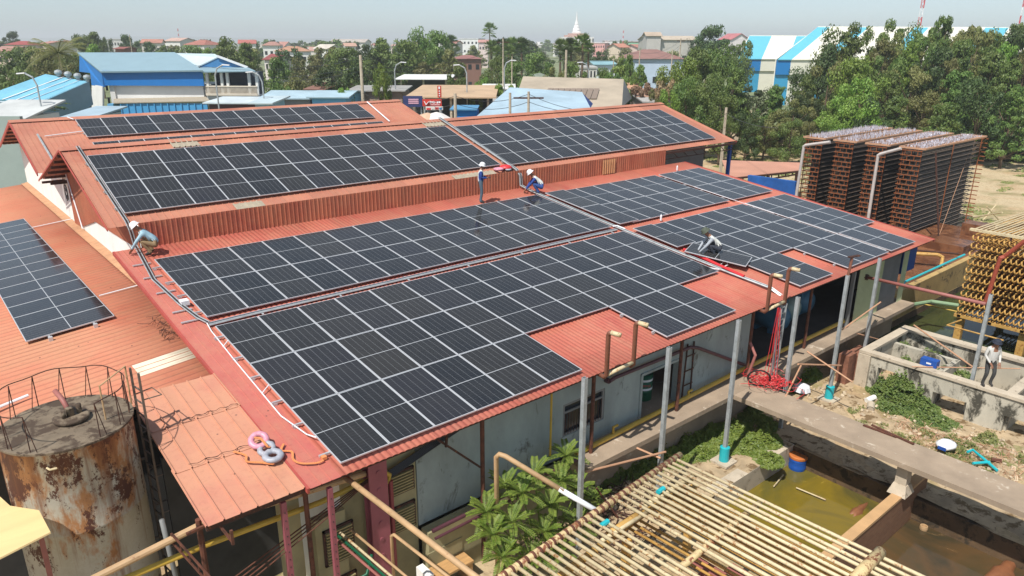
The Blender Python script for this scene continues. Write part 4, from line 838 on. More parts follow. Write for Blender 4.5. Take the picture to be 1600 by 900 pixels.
# vertical cable tray with red cables
ct = thing('cable_ladder', 'galvanised cable ladder standing at the bridge head beside red cables', 'cable ladder', (15.75, -.42, -2.8))
for dx in (0, .28): MB().beam((15.75+dx, -.42, -2.8), (15.85+dx, -.42, -.18), .035, .09).build('rail', M['steel'], ct)
mb = MB(); [mb.beam((15.76+.04*(z+2.8)/2.6, -.42, z), (16.03+.04*(z+2.8)/2.6, -.42, z), .025, .04) for z in np.arange(-2.7, -.25, .22)]; mb.build('rungs', M['steel'], ct)
q = random.Random(2); mb = MB()
for i in range(60):
    c0 = Vector((15.2+q.gauss(0, .22), -.75+q.gauss(0, .28), -2.77)); R = q.uniform(.12, .45); ph = q.uniform(0, 6); e = q.uniform(.4, 1); a0 = q.uniform(0, 3); sp = q.uniform(3, 6.2)
    P = [c0+Vector((R*math.cos(t+ph), R*e*math.sin(t+ph), .02+.10*abs(math.sin(t*1.7+i))+i*.003)) for t in np.linspace(a0, a0+sp, 12)]; mb.tube(P, .009, 4)
for i in range(9):
    a = Vector((15.6+q.uniform(-.12, .06), -.5+q.uniform(-.1, .06), -.2)); b = Vector((15.35+q.uniform(-.3, .2), -.65+q.uniform(-.25, .2), -2.7)); m_ = a.lerp(b, .6)+Vector((.03, 0, 0)); mb.tube([a, m_, b], .009, 4)
single(mb, 'cable_tangle', 'tangled heap of bright red cables at the bridge head', 'cables', M['red_p'])
mb = MB(); [mb.add(torus((14.75, -.55, -2.45), .33+.01*i, .012, Vector((.75, .55, .35))).v, torus((14.75, -.55, -2.45), .33+.01*i, .012, Vector((.75, .55, .35))).f) for i in range(5)]; single(mb, 'hose_coil', 'black hose coil leaning in the red cables', 'hose coil', M['black'])
mb = MB(); mb.tube([(15.0, .0, -2.6), (15.15, -.1, -1.9), (15.2, .2, -1.5)], .05, 8); single(mb, 'fire_cylinder', 'dark red pipe stub against the wall end by the open bay', 'pipe', M['pink_pipe'])
# things on the bridge and in the yard
for k, (p, q2) in enumerate((((1349, 664), (1401, 683)), ((1362, 664), (1428, 694)))): single(MB().beam(atZ(*p, -2.77), atZ(*q2, -2.77), .07, .04), 'rusty_bar', 'rusty steel bar lying on the bridge edge, %s of the two' % ('shorter' if k == 0 else 'longer'), 'steel bar', M['rust'], 'bars on the bridge')
p = atZ(1478, 698, -4.2); s = thing('rice_sack', 'crumpled white sack with blue print beside the bridge', 'sack', tuple(p)); mb = MB(); mb.lathe((0, 0, 0), [(.1, 0), (.3, .03), (.32, .12), (.22, .2), (.05, .22)], 12); mb.v = [(p.x+x*1.1+.04*math.sin(y*20), p.y+y*.9, p.z+z*.9+.02*math.sin(x*25)) for x, y, z in mb.v]; mb.build('sack', M['white_p'], s, True); MB().box((p.x-.37, p.y-.12, p.z+.02), (p.x-.34, p.y+.12, p.z+.12)).build('print', M['blue_p'], s)
for k, pts in enumerate((((1512, 706), (1520, 703), (1536, 716), (1558, 735)), ((1520, 724), (1546, 722)))): single(MB().tube([atZ(*p, -4.2) for p in pts], .045, 8), 'pipe_offcut', 'turquoise plastic pipe piece in the dry grass, %s' % ('long and bent' if k == 0 else 'short and straight'), 'pipe', M['turq'], 'turquoise pipe pieces')
p = atZ(1549, 718, -4.3); single(MB().tube([p, p+Vector((.1, -.25, .02))], .07, 8), 'pipe_offcut', 'short rusty pipe stub beside the turquoise pieces', 'pipe', M['rust'])
p = atZ(1252, 611, -4.3); mb = MB(); mb.lathe(p, [(.1, 0), (.34, .05), (.28, .22), (.1, .3)], 9); single(mb, 'plastic_bag', 'crumpled white plastic bag in the weeds by the walkway', 'bag', M['white_p'])
p = atZ(1360, 640, -4.32); mb = MB(); mb.tube([p, p+Vector((.35, .15, .05))], .13, 12, cap=False); mb.tube([p+Vector((.01, 0, 0)), p+Vector((.34, .15, .05))], .105, 12); single(mb, 'pipe_offcut', 'short grey concrete pipe lying open towards the bridge', 'pipe', M['concrete_lt'])
p = atZ(1354, 626, -4.3); single(MB().tube([p, p+Vector((.4, -.1, .05))], .1, 8), 'pipe_offcut', 'white plaster lump above the open concrete pipe', 'rubble', M['white_wall'])
p = atZ(1245, 731, -5.05); t = thing('plastic_bucket', 'blue plastic drum with orange lid floating in the olive pond', 'drum', tuple(p)); MB().lathe(p, [(.24, -.1), (.26, 0), (.27, .12), (.255, .14), (.27, .3), (.27, .42)], 20).build('barrel', M['blue_p'], t, True); MB().lathe(p, [(.285, .40), (.285, .47), (.24, .49), (.05, .48)], 20).build('lid', mat('orange_lid', S(206, 120, 60), .6, .2, 3), t)
p = atZ(1443, 826, -5.08); single(MB().lathe(p, [(.1, -.05), (.11, .03), (.1, .1), (.07, .1), (.06, .02)], 12), 'can', 'small tan can standing in the brown pond', 'can', M['tan_pipe'])
p = atZ(1470, 772, -4.9); single(MB().box((p.x-.2, p.y-.2, -5.1), (p.x+.3, p.y+.3, -4.85)), 'board', 'rusty sheet half sunk beside the divider', 'sheet', M['rust']); p2 = p+Vector((.2, .2, .1)); single(MB().lathe(p2, [(.12, -.05), (.15, .05), (.1, .2), (.02, .22)], 9), 'rag', 'blue rag on the sunken sheet', 'rag', M['blue_p'])
for k, (a, b) in enumerate((((1209, 760), (1224, 742)), ((1244, 762), (1290, 781)), ((1262, 713), (1290, 688)), ((1275, 720), (1324, 717)), ((1286, 716), (1281, 690)), ((1325, 738), (1330, 700)), ((1315, 714), (1335, 713)))): pole(atZ(*a, -4.98), atZ(*b, -4.98 if k in (0, 1, 3) else -4.4), 'floating or leaning stick in the olive pond, %s from the left' % ordn(k), .022, 'cream_pipe' if k in (0, 1, 3) else 'rust_dark', 'stick', 'stick', 'sticks in the olive pond')
# ================================================================== RUSTY TANK
def tankmat():
    m, nt, bs = _mt('rust_streaked_tank'); v = coords(nt); sp = nt.nodes.new('ShaderNodeSeparateXYZ'); nt.links.new(v, sp.inputs[0])
    g = nt.nodes.new('ShaderNodeMapRange'); g.inputs[1].default_value = 1.8; g.inputs[2].default_value = 5.3; nt.links.new(sp.outputs[2], g.inputs[0])
    pale = ramp(nt, noise(nt, v, 1.3, 4, .6), [(.3, S(190, 184, 164)), (.7, S(210, 204, 190))])
    w1 = mixf(nt, 'ADD', noise(nt, coords(nt, (1.3, 1.3, .55)), 1.0, 7, .68, .15), mixf(nt, 'MULTIPLY', g.outputs[0], .22))
    c = mixc(nt, ramp(nt, w1, [(.62, (0, 0, 0)), (.70, (.92, .92, .92))]), pale, S(178, 118, 62))
    c = mixc(nt, ramp(nt, w1, [(.72, (0, 0, 0)), (.83, (1, 1, 1))]), c, S(112, 58, 34))
    w2 = mixf(nt, 'ADD', noise(nt, coords(nt, (1, 1, .7)), 1.7, 10, .80, .1), mixf(nt, 'MULTIPLY', g.outputs[0], .07))
    c = mixc(nt, ramp(nt, w2, [(.575, (0, 0, 0)), (.60, (1, 1, 1))]), c, S(84, 40, 28))
    w3 = mixf(nt, 'ADD', noise(nt, coords(nt, (3.2, 3.2, .16)), 1.6, 5, .6), mixf(nt, 'MULTIPLY', g.outputs[0], .16)); c = mixc(nt, ramp(nt, w3, [(.62, (0, 0, 0)), (.78, (.7, .7, .7))]), c, S(128, 76, 44))
    c = mixc(nt, mixf(nt, 'MULTIPLY', noise(nt, v, 18, 5, .8), .35), c, S(90, 64, 44))
    nt.links.new(c, bs.inputs['Base Color']); bs.inputs['Roughness'].default_value = .75; bump(nt, bs, w2, .25, .02); return m
TC = Vector((-4.1, 3.22, ZG)); TR = 1.145; TZ = 1.0
tk = thing('rusty_tank', 'large cylindrical tank streaked with rust with railing round its top', 'tank', tuple(TC))
MB().lathe(TC, [(TR-.0, 0), (TR, 1.8), (TR+.012, 1.82), (TR, 1.85), (TR, 3.6), (TR+.012, 3.62), (TR, 3.65), (TR, 5.38), (TR+.03, 5.4)], 72).build('shell', tankmat(), tk, True)
M['tanktop'] = mat('sooty_tank_lid', S(136, 120, 100), .85, .4, 1.6, spots=S(78, 62, 48), spotamt=.5)
lid_ = MB().lathe(TC, [(TR+.035, 5.37), (TR+.035, 5.41), (TR-.03, 5.415), (.05, 5.44)], 72).build('lid', M['tanktop'], tk)
h = Vector((TC.x+.1, TC.y-.02, TZ+.03)); hh = MB(); hh.lathe(h, [(.3, .02), (.32, .05), (.32, .09), (.28, .1), (.02, .11)], 24); hh.lathe(h, [(.07, .1), (.07, .26), (.075, .27), (.02, .27)], 12); hh.lathe(h+Vector((.16, .05, 0)), [(.05, .1), (.05, .28), (.02, .28)], 10); hh.lathe(h+Vector((-.12, -.05, 0)), [(.04, .1), (.04, .26), (.02, .26)], 10); hh.build('hatch', M['tanktop'], lid_, True)
MB().tube([h+Vector((0, .02, .15)), h+Vector((-.05, .25, .35)), h+Vector((-.12, .5, .48))], .05, 10).build('vent_stub', M['pink_pipe'], lid_, True)
ra = MB(); NS = 13; ang = [math.radians(-70+i*(300/(NS-1))) for i in range(NS)]
P = [TC+Vector((TR*.97*math.cos(a), TR*.97*math.sin(a), 5.42)) for a in ang]; T = [p+Vector((0, 0, .68+.02*math.sin(i*2.3))) for i, p in enumerate(P)]
for i in range(NS): ra.tube([P[i], T[i]], .010, 5); 
for i in range(NS): ra.tube([P[i]+Vector((-.06*math.sin(ang[i])*2, .06*math.cos(ang[i])*2, 0)), T[i]], .008, 4)
fine = [TC+Vector((TR*.97*math.cos(a), TR*.97*math.sin(a), 5.42+.68+.02*math.sin(k))) for k, a in enumerate(np.linspace(ang[0], ang[-1], 40))]
ra.tube(fine, .011, 5); ra.build('railing', M['rust_dark'], lid_)
gt = MB(); e = TC+Vector((TR*.93, .1, 5.42)); gt.tube([e+Vector((-.45, -.5, 0)), e+Vector((-.45, -.5, .72)), e+Vector((.15, .1, .75)), e+Vector((.15, .1, -.1))], .018, 6); gt.build('gate_rail', M['tan_pipe'], tk)
ld = MB(); la = TC+Vector((TR+.16, .22, 0)); lb = TC+Vector((TR+.22, -.16, 0))
for q in (la, lb): ld.beam(q, q+Vector((0, 0, 6.1)), .04, .06)
for z in np.arange(.3, 5.9, .3): ld.beam(la+Vector((0, 0, z)), lb+Vector((0, 0, z)), .025)
for z in np.arange(1, 5.8, .9): ld.tube([la+Vector((0, 0, z)), la+Vector((.35, .05, z+.03)), lb+Vector((.35, -.05, z+.03)), lb+Vector((0, 0, z))], .014, 5)
for z in (2, 4, 5.2): ld.beam(la+Vector((-.18, 0, z)), la+Vector((0, 0, z)), .04)
ld.build('ladder', mat('grey_ladder_steel', S(120, 104, 92), .7, .3, 4), tk)
a = math.radians(-118); pnt = TC+Vector((TR*math.cos(a), TR*math.sin(a), 5.1)); MB().tube([pnt, pnt+Vector((.03, -.1, 0)), pnt+Vector((.14, -.12, 0))], .02, 6).build('spout', M['cream_pipe'], tk)
aw = thing('awning', 'pale yellow tin awning sheet in front of the rusty tank', 'awning', (-6, 1.8, -.1)); MB().slab([(-8.5, 4.4, -.03), (-5.5, 3.6, -.05), (-5.28, 2.6, -.05), (-4.9, 2.1, -.05), (-4.86, 1.26, -.05), (-5.62, 1.03, -.05), (-8.5, .1, -.03)][::-1], .03).build('sheet', mat('yellow_tin', S(244, 212, 152), .6, .12, .8, stretch=(.4, 3, 1)), aw)
MB().beam((-5.0, 1.5, -.1), (-5.0, 1.5, ZG), .08).build('post', M['pink_pipe'], aw); MB().beam((-8, 1.0, -.1), (-8, 1.0, ZG), .08).build('post', M['pink_pipe'], aw)
# ================================================================== FOREGROUND PIPES
def fpipe(pts, r, m, lab, grp='pipes in front of the factory', nm='pipe_run', n=10): return single(MB().tube(pts, r, n), nm, lab, 'pipe', M[m], grp, smooth=True)
fpipe([(.1, .3, -.42), (.75, -3.2, -.98), (1.3, -6, -1.4)], .06, 'tan_pipe', 'thickest tan pipe slanting from the near roof corner to the bottom edge')
fpipe([(.72, -.6, -3.2), (.72, -.6, -1.75), (.74, -.68, -1.68), (1.3, -3.6, -2.15), (1.5, -5, -2.3)], .035, 'tan_pipe', 'thin tan pipe with an upright elbow below the thick one')
for k, (m, o) in enumerate((('green_p', 0), ('cream_pipe', .09), ('pink_pipe', -.09), ('tan_pipe', .3))): fpipe([(-.15+o, .15, -1.72), (.45+o, -3.2, -2.3), (.75+o, -5, -2.6)], .028, m, 'thin %s pipe of the slanting bundle at the bottom' % ('green', 'cream', 'pink', 'tan')[k], n=8)
fpipe([(-3.1, -.3, -2.9), (.3, -.2, -2.75), (.5, -.1, -2.4)], .035, 'green_p', 'green pipe running level at the bottom of the rusty frame'); fpipe([(-3, -.45, -3.05), (.6, -.35, -2.9)], .05, 'pink_pipe', 'faded pink pipe level under the green one')
fpipe([(3.7, -.45, ZG), (3.68, -.43, -1.12), (3.72, -.5, -1.02), (3.8, -.62, -1.05), (4.5, -1.85, -1.66)], .062, 'tan_pipe', 'tall tan pipe rising from the ground and bending to the pipe rack')
fpipe([(4.45, -1.76, -1.62), (4.9, -2.52, -2.0)], .066, 'white_p', 'white lower end of the bent pipe joining the rack header')
for k, (x, y) in enumerate(((-1.25, .0), (-.35, -.15))): t = thing('channel_post', 'pink perforated channel post %s of the big pink column' % ('far left' if k == 0 else 'left'), 'post', (x, y, ZG), 'pink channel posts'); MB().beam((x, y, ZG), (x, y, -.35), .1).build('post', M['pink_steel'], t); mb = MB(); [mb.tube([(x, y-.05, z), (x, y-.056, z)], .014, 6) for z in np.arange(-4, -.5, .18)]; mb.build('bolt_holes', M['black'], t)
t = thing('channel_post', 'red pipe post right of the big pink column', 'post', (1.28, .3, ZG), 'pink channel posts'); MB().tube([(1.28, .3, -3.4), (1.28, .3, -1.1)], .055, 10).build('post', mat('crimson_post', S(150, 62, 72), .5, .1, 3), t)
# pipe bridge frame at the left corner
fr = thing('pipe_bracket', 'rusty bracket frame holding the tan pipes at the near roof corner', 'bracket', (-2.8, -.2, -1)); mb = MB(); mb.beam((-3.2, .3, -.3), (-2.72, -.75, -1.2), .03); mb.beam((-3.2, .3, -.5), (-2.72, -.75, -1.4), .03)
for f in np.linspace(0, 1, 7): mb.beam(Vector((-3.2, .3, -.3)).lerp(Vector((-2.72, -.75, -1.2)), f), Vector((-3.2, .3, -.5)).lerp(Vector((-2.72, -.75, -1.4)), f), .02)
mb.beam((-3.0, .1, -.3), (-2.3, .1, -.25), .05); mb.beam((-2.5, .05, -.2), (-2.35, -.3, -.55), .04); mb.beam((-2.35, -.3, -.3), (-2.35, -.3, -.6), .05); mb.build('frame', M['rust'], fr)
fpipe([(-3.0, 1.9, -1.0), (-2.95, 1.9, -2), (-2.8, 1.9, ZG)], .05, 'greysheet2', 'mottled grey pipe in the dark between tank and roof corner')
# bench and white block
bn = thing('tiled_bench', 'small tan tiled bench against the low stained wall', 'bench', (2.6, 0, ZG)); MB().box((2.1, -.28, -3.86), (3.1, .18, -3.8)).build('seat', M['wood'], bn); mb = MB(); mb.box((2.95, -.26, ZG), (3.08, .16, -3.86)); mb.box((2.12, -.26, ZG), (2.25, .16, -3.86)); mb.each('leg', M['wood'], bn); MB().box((2.1, .18, -3.8), (3.1, .198, -3.4)).build('backrest', M['cream_wall'], bn)
single(MB().box((1.62, -.5, ZG), (1.8, -.05, -3.35)), 'white_block', 'white plastered block left of the tiled bench', 'block', M['white_wall'])
# ================================================================== PIPE RACK (foreground)
zr = -2.0
rk = thing('pipe_rack', 'big cream pipe rack of close parallel tubes with a rust banded header at the bottom', 'pipe rack', (5.2, -5.5, ZG))
ha = Vector((1.2, -2.86, zr)); hb = Vector((8.28, -2.26, zr)); hdr = MB().tube([ha, hb], .085, 14).build('header_pipe', M['cream_rust'], rk, True)
dirv = Vector((.045, -1, 0)); q = random.Random(8)
mb = MB()
for i in range(34):
    p = ha.lerp(hb, (i+.7)/34.6)
    for s in (-.085,): mb.lathe((0, 0, 0), [(.09, -.035), (.097, 0), (.09, .035)], 14); k = 14*3; ax = (hb-ha).normalized(); bx = Vector((0, 0, 1)); cx_ = ax.cross(bx)
    for j in range(len(mb.v)-k, len(mb.v)): x, y, z = mb.v[j]; w_ = p+ax*z+bx*x+cx_*y; mb.v[j] = tuple(w_)
mb.each('rust_band', M['rust'], hdr)
for i in range(34):
    p = ha.lerp(hb, (i+.4)/34.6)+Vector((0, -.06, .015*math.sin(i*1.7))); L_ = 8.0
    if i in (17, 18, 19, 20) : 
        if i in (18, 19, 20): continue
    e = p+dirv*(L_+q.uniform(-.1, .1))+Vector((q.uniform(-.04, .04), 0, q.uniform(-.03, .03)))
    MB().tube([p, p.lerp(e, .4)+Vector((q.uniform(-.02, .02), 0, q.uniform(-.02, .02))), e], .041, 8).build('tube', M['cream_pipe'], rk, True)
for i in range(26):
    p = ha.lerp(hb, (i+6.2)/34.6)+Vector((.1, -.5, -.42)); e = p+dirv*7.6
    MB().tube([p, e], .034, 6).build('lower_tube', M['coil'], rk, True)
MB().tube([ha+Vector((.5, -.45, -.42)), hb+Vector((0, -.45, -.42))], .08, 10).build('lower_header', M['coil'], rk, True)
for a, b, m, r in (((1087, 742), (1008, 790), 'cream_pipe', .06), ((1187, 786), (1057, 892), 'cream_rust', .075), ((1376, 862), (1335, 905), 'cream_rust', .12), ((1012, 800), (940, 845), 'cream_pipe', .05), ((1000, 803), (952, 835), 'coil', .09)):
    z = zr-.1 if m == 'cream_pipe' else (zr+.05 if r > .1 else zr-.12); A = atZ(*a, z); B = atZ(*b, z); MB().tube([A, B], r, 10).build('cross_pipe', M[m], rk, True)
for x, y in ((2.6, -3.2), (5.2, -3.2), (8.0, -2.9), (7.9, -6.5), (5.2, -6.5), (2.6, -6.8)): MB().beam((x, y, ZG-1.5 if x > 9.4 else ZG), (x, y, zr-.5), .16).build('leg', M['coil'], rk)
mb = MB(); [mb.box((5.3+.4*i, -5.6+.3*(i % 3), -3.0), (5.65+.4*i, -4.9+.3*(i % 3), -2.96)) for i in range(4)]; mb.build('packing', M['pink_pipe'], rk)
for k, (px, py) in enumerate(((1033, 768), (945, 820))): p = atZ(px, py, zr); single(MB().tube([p+Vector((-.12, .0, .03)), p+Vector((.12, .02, .03))], .06, 8), 'pipe_sleeve', 'turquoise sleeve on the pipe rack, %s one' % ('upper' if k == 0 else 'lower'), 'sleeve', M['turq'], 'turquoise sleeves')
# ================================================================== PEOPLE
def person(label, loc, rot, J, mats, hat, scale=1.):
    root = thing('person', label, 'person', loc); root.rotation_euler = (0, 0, rot); root.scale = (scale,)*3
    names = []; co = []; rad = []; ed = []
    def v(n, p, r): names.append(n); co.append(p); rad.append(r); return len(co)-1
    pel = v('leg', J['pelvis'], .14); spn = v('torso', J['spine'], .145); ch = v('torso', J['chest'], .168); nk = v('skin', J['neck'], .055)
    hd = v('skin', J['head'], .088); tp_ = v('skin', J['top'], .08); ed += [(pel, spn), (spn, ch), (ch, nk), (nk, hd), (hd, tp_)]
    f = (Vector(J['face']) if 'face' in J else Vector((0, .1, -.01))); ns = v('skin', tuple(Vector(J['head'])+f), .018); ed.append((hd, ns))
    for s in (-1, 1):
        g = lambda k: (s*J[k][0], J[k][1], J[k][2])
        sh = v('sleeve', g('sh'), .068); el = v('sleeve', g('el'), .05); wr = v('sleeve', g('wr'), .034); ed += [(ch, sh), (sh, el), (el, wr)]
        d = (Vector(g('wr'))-Vector(g('el'))).normalized(); w0 = Vector(g('wr')); side = d.cross(Vector((0, 0, 1))).normalized(); palm = v('skin', tuple(w0+d*.07), .034); ed.append((wr, palm))
        for i, (o, l) in enumerate(((-.034, .075), (-.012, .09), (.012, .085), (.032, .065))):
            a = v('skin', tuple(w0+d*.10+side*o), .011); b = v('skin', tuple(w0+d*(.10+l*.6)+side*o*1.2-Vector((0, 0, .02))), .009); c = v('skin', tuple(w0+d*(.10+l*.8)+side*o*1.2-Vector((0, 0, .05))), .008); ed += [(palm, a), (a, b), (b, c)]
        th = v('skin', tuple(w0+d*.06-side*s*.055), .011); t2 = v('skin', tuple(w0+d*.11-side*s*.062-Vector((0, 0, .02))), .009); ed += [(palm, th), (th, t2)]
        hp = v('leg', g('hip'), .095); kn = v('leg', g('kn'), .066); an = v('leg', g('an'), .045); he = v('shoe', (g('an')[0], g('an')[1]-.03, g('an')[2]-.03), .045); to = v('shoe', g('toe'), .035); ed += [(pel, hp), (hp, kn), (kn, an), (an, to), (an, he)]
    me = bpy.data.meshes.new('body'); me.from_pydata(co, ed, []); ob = bpy.data.objects.new('body', me); COL.objects.link(ob)
    sk = ob.modifiers.new('s', 'SKIN'); sk.use_smooth_shade = True
    for i, r in enumerate(rad): me.skin_vertices[0].data[i].radius = (r, r)
    me.skin_vertices[0].data[0].use_root = True
    ss = ob.modifiers.new('b', 'SUBSURF'); ss.levels = 1; ss.render_levels = 1
    dg = bpy.context.evaluated_depsgraph_get(); dg.update(); nm = bpy.data.meshes.new_from_object(ob.evaluated_get(dg)); bpy.data.objects.remove(ob)
    keys = ['torso', 'sleeve', 'leg', 'skin', 'shoe']; nm.materials.clear()
    for k in keys: nm.materials.append(mats[k])
    segs = [(Vector(co[a]), Vector(co[b]), names[b] if names[a] != 'torso' or names[b] != 'sleeve' else 'torso') for a, b in ed]
    for p in nm.polygons:
        c = p.center; best = 1e9; w_ = 'torso'
        for a, b, n_ in segs:
            ab = b-a; t = max(0, min(1, (c-a).dot(ab)/max(ab.length_squared, 1e-9))); d_ = (c-(a+ab*t)).length
            if d_ < best-1e-6: best = d_; w_ = n_
        p.material_index = keys.index(w_); p.use_smooth = True
    b = bpy.data.objects.new('body', nm); COL.objects.link(b); b.parent = root
    h0 = Vector(J['top']); up = (Vector(J['top'])-Vector(J['head'])).normalized(); R_ = up.to_track_quat('Z', 'Y').to_matrix()
    hm = MB()
    if hat == 'hard_hat': hm.lathe((0, 0, 0), [(.165, -.035), (.165, -.02), (.13, -.015), (.128, .03), (.105, .085), (.06, .118), (.01, .125)], 20)
    else: hm.lathe((0, 0, 0), [(.155, -.03), (.155, -.02), (.12, -.005), (.115, .06), (.08, .09), (.01, .095)], 18)
    hm.v = [tuple(h0+R_ @ (Vector(q)+Vector((0, .01, .0)))) for q in hm.v]
    me2 = bpy.data.meshes.new(hat); me2.from_pydata(hm.v, [], hm.f); me2.materials.append(mats['hat']); me2.polygons.foreach_set('use_smooth', [True]*len(me2.polygons)); o2 = bpy.data.objects.new(hat, me2); COL.objects.link(o2); o2.parent = root
    # eyes
    fm = MB(); side = Vector((1, 0, 0)); hc = Vector(J['head']).lerp(Vector(J['top']), .35)
    for s in (-1, 1): fm.lathe(tuple(hc+f*.82+side*s*.032), [(.002, -.01), (.011, -.005), (.011, .005), (.002, .01)], 8)
    me3 = bpy.data.meshes.new('eyes'); me3.from_pydata(fm.v, [], fm.f); me3.materials.append(M['black']); o3 = bpy.data.objects.new('eyes', me3); COL.objects.link(o3); o3.parent = root
    return root
STAND = dict(pelvis=(0, 0, .92), spine=(0, .0, 1.1), chest=(0, .01, 1.28), neck=(0, .03, 1.46), head=(0, .07, 1.55), top=(0, .09, 1.63), sh=(.18, .0, 1.38), el=(.23, .0, 1.12), wr=(.13, .24, 1.10), hip=(.1, 0, .88), kn=(.12, .04, .48), an=(.13, -.02, .09), toe=(.14, .14, .04))
CROUCH = dict(pelvis=(0, -.2, .30), spine=(0, -.12, .46), chest=(0, .05, .64), neck=(0, .2, .76), head=(0, .27, .82), top=(0, .33, .89), sh=(.18, .1, .68), el=(.2, .3, .44), wr=(.1, .46, .22), hip=(.11, -.18, .28), kn=(.17, .2, .46), an=(.14, -.05, .09), toe=(.15, .12, .04))
SITE = dict(STAND, el=(.25, .0, 1.12), wr=(.16, .18, .92), kn=(.13, .1, .5))
P_ = lambda n, rgb: painted(n, rgb, .8, .15, scale=6)
vest = P_('white_vest', (236, 238, 232)); navy = P_('blue_sleeve', (40, 72, 150)); jeans = P_('slate_jeans', (84, 104, 120)); khaki = P_('khaki_cloth', (150, 124, 90)); lblue = P_('pale_blue_cloth', (170, 206, 222)); greyc = P_('grey_cloth', (120, 132, 140)); darkc = P_('dark_trousers', (58, 62, 74)); shoe = P_('dark_shoes', (60, 56, 54)); hatw = P_('white_helmet', (244, 244, 246)); camo = P_('dull_green_cap', (84, 92, 78)); shirt = P_('pale_shirt', (214, 212, 206)); navh = P_('navy_hat', (40, 46, 62))
def PM(t, s, l, h): return dict(torso=t, sleeve=s, leg=l, skin=M['skin'], shoe=shoe, hat=h)
person('crouching worker in white helmet and pale blue shirt at the left end of the roof', (.12, 12.75, zl(12.75)+.01), math.radians(65), CROUCH, PM(lblue, lblue, khaki, hatw), 'hard_hat', 1.08)
pw = person('standing worker in white helmet, white vest and blue sleeves looking at a device', (13.27, 12.38, zl(12.38)+.01), math.radians(-125), STAND, PM(vest, navy, jeans, hatw), 'hard_hat', 1.0)
dvc = MB().box((-.05, .30, 1.10), (.05, .42, 1.12)); m_ = bpy.data.meshes.new('phone'); m_.from_pydata(dvc.v, [], dvc.f); m_.materials.append(M['black'])
o_ = bpy.data.objects.new('phone', m_); COL.objects.link(o_); Rz = Matrix.Rotation(math.radians(-125), 4, 'Z'); o_.matrix_world = Matrix.Translation(pw.location) @ Rz; tag(o_, 'small dark phone held by the standing worker', 'phone')
person('crouching worker in white helmet and vest with blue trousers beside the middle conduit', (16.5, 12.35, zl(12.35)+.01), math.radians(50), CROUCH, PM(vest, navy, P_('blue_trousers', (52, 84, 150)), hatw), 'hard_hat', 1.1)
person('kneeling worker in green cap and white vest by the red hose', (17.35, 3.4, zl(3.4)+.01), math.radians(52), CROUCH, PM(vest, P_('light_grey_cloth', (176, 182, 190)), darkc, camo), 'cap', 1.16)
person('man in pale shirt, dark hat and trousers standing on the ruined tank wall', (21.2, -5.25, -2.975), math.radians(140), SITE, PM(shirt, shirt, P_('charcoal_trousers', (70, 70, 70)), navh), 'sun_hat')
# ================================================================== TREES
def leafmat(name, a, b, c, tr=.33):
    m, nt, bs = _mt(name); g = nt.nodes.new('ShaderNodeNewGeometry'); oi = nt.nodes.new('ShaderNodeObjectInfo')
    col = ramp(nt, g.outputs['Random Per Island'], [(0, a), (.55, b), (1, c)])
    cl = noise(nt, coords(nt), 3.2, 2, .5); col = mixc(nt, ramp(nt, cl, [(.42, (0, 0, 0)), (.62, (.6, .6, .6))]), col, c)
    hsv = nt.nodes.new('ShaderNodeHueSaturation'); nt.links.new(col, hsv.inputs['Color']); nt.links.new(mixf(nt, 'ADD', mixf(nt, 'MULTIPLY', oi.outputs['Random'], .5), .78), hsv.inputs['Value'])
    nt.links.new(mixf(nt, 'ADD', mixf(nt, 'MULTIPLY', oi.outputs['Random'], .035), .482), hsv.inputs['Hue'])
    nt.links.new(hsv.outputs[0], bs.inputs['Base Color']); bs.inputs['Roughness'].default_value = .55
    t = nt.nodes.new('ShaderNodeBsdfTranslucent'); nt.links.new(hsv.outputs[0], t.inputs['Color']); mx = nt.nodes.new('ShaderNodeMixShader'); mx.inputs[0].default_value = tr
    nt.links.new(bs.outputs[0], mx.inputs[1]); nt.links.new(t.outputs[0], mx.inputs[2]); nt.links.new(mx.outputs[0], nt.nodes['Material Output'].inputs[0]); return m
LM = {'mid': leafmat('foliage_mid', (.060, .115, .022), (.110, .180, .038), (.180, .240, .056)), 'dark': leafmat('foliage_dark', (.030, .060, .016), (.056, .096, .026), (.095, .135, .038)),
      'bright': leafmat('foliage_bright', (.095, .185, .020), (.150, .250, .035), (.24, .33, .06)), 'olive': leafmat('foliage_olive', (.10, .125, .03), (.17, .185, .05), (.25, .24, .085)),
      'dry': leafmat('foliage_dry', (.16, .12, .06), (.25, .17, .09), (.34, .22, .13))}
M['bark'] = mat('tree_bark', S(120, 100, 80), .95, .35, 4)
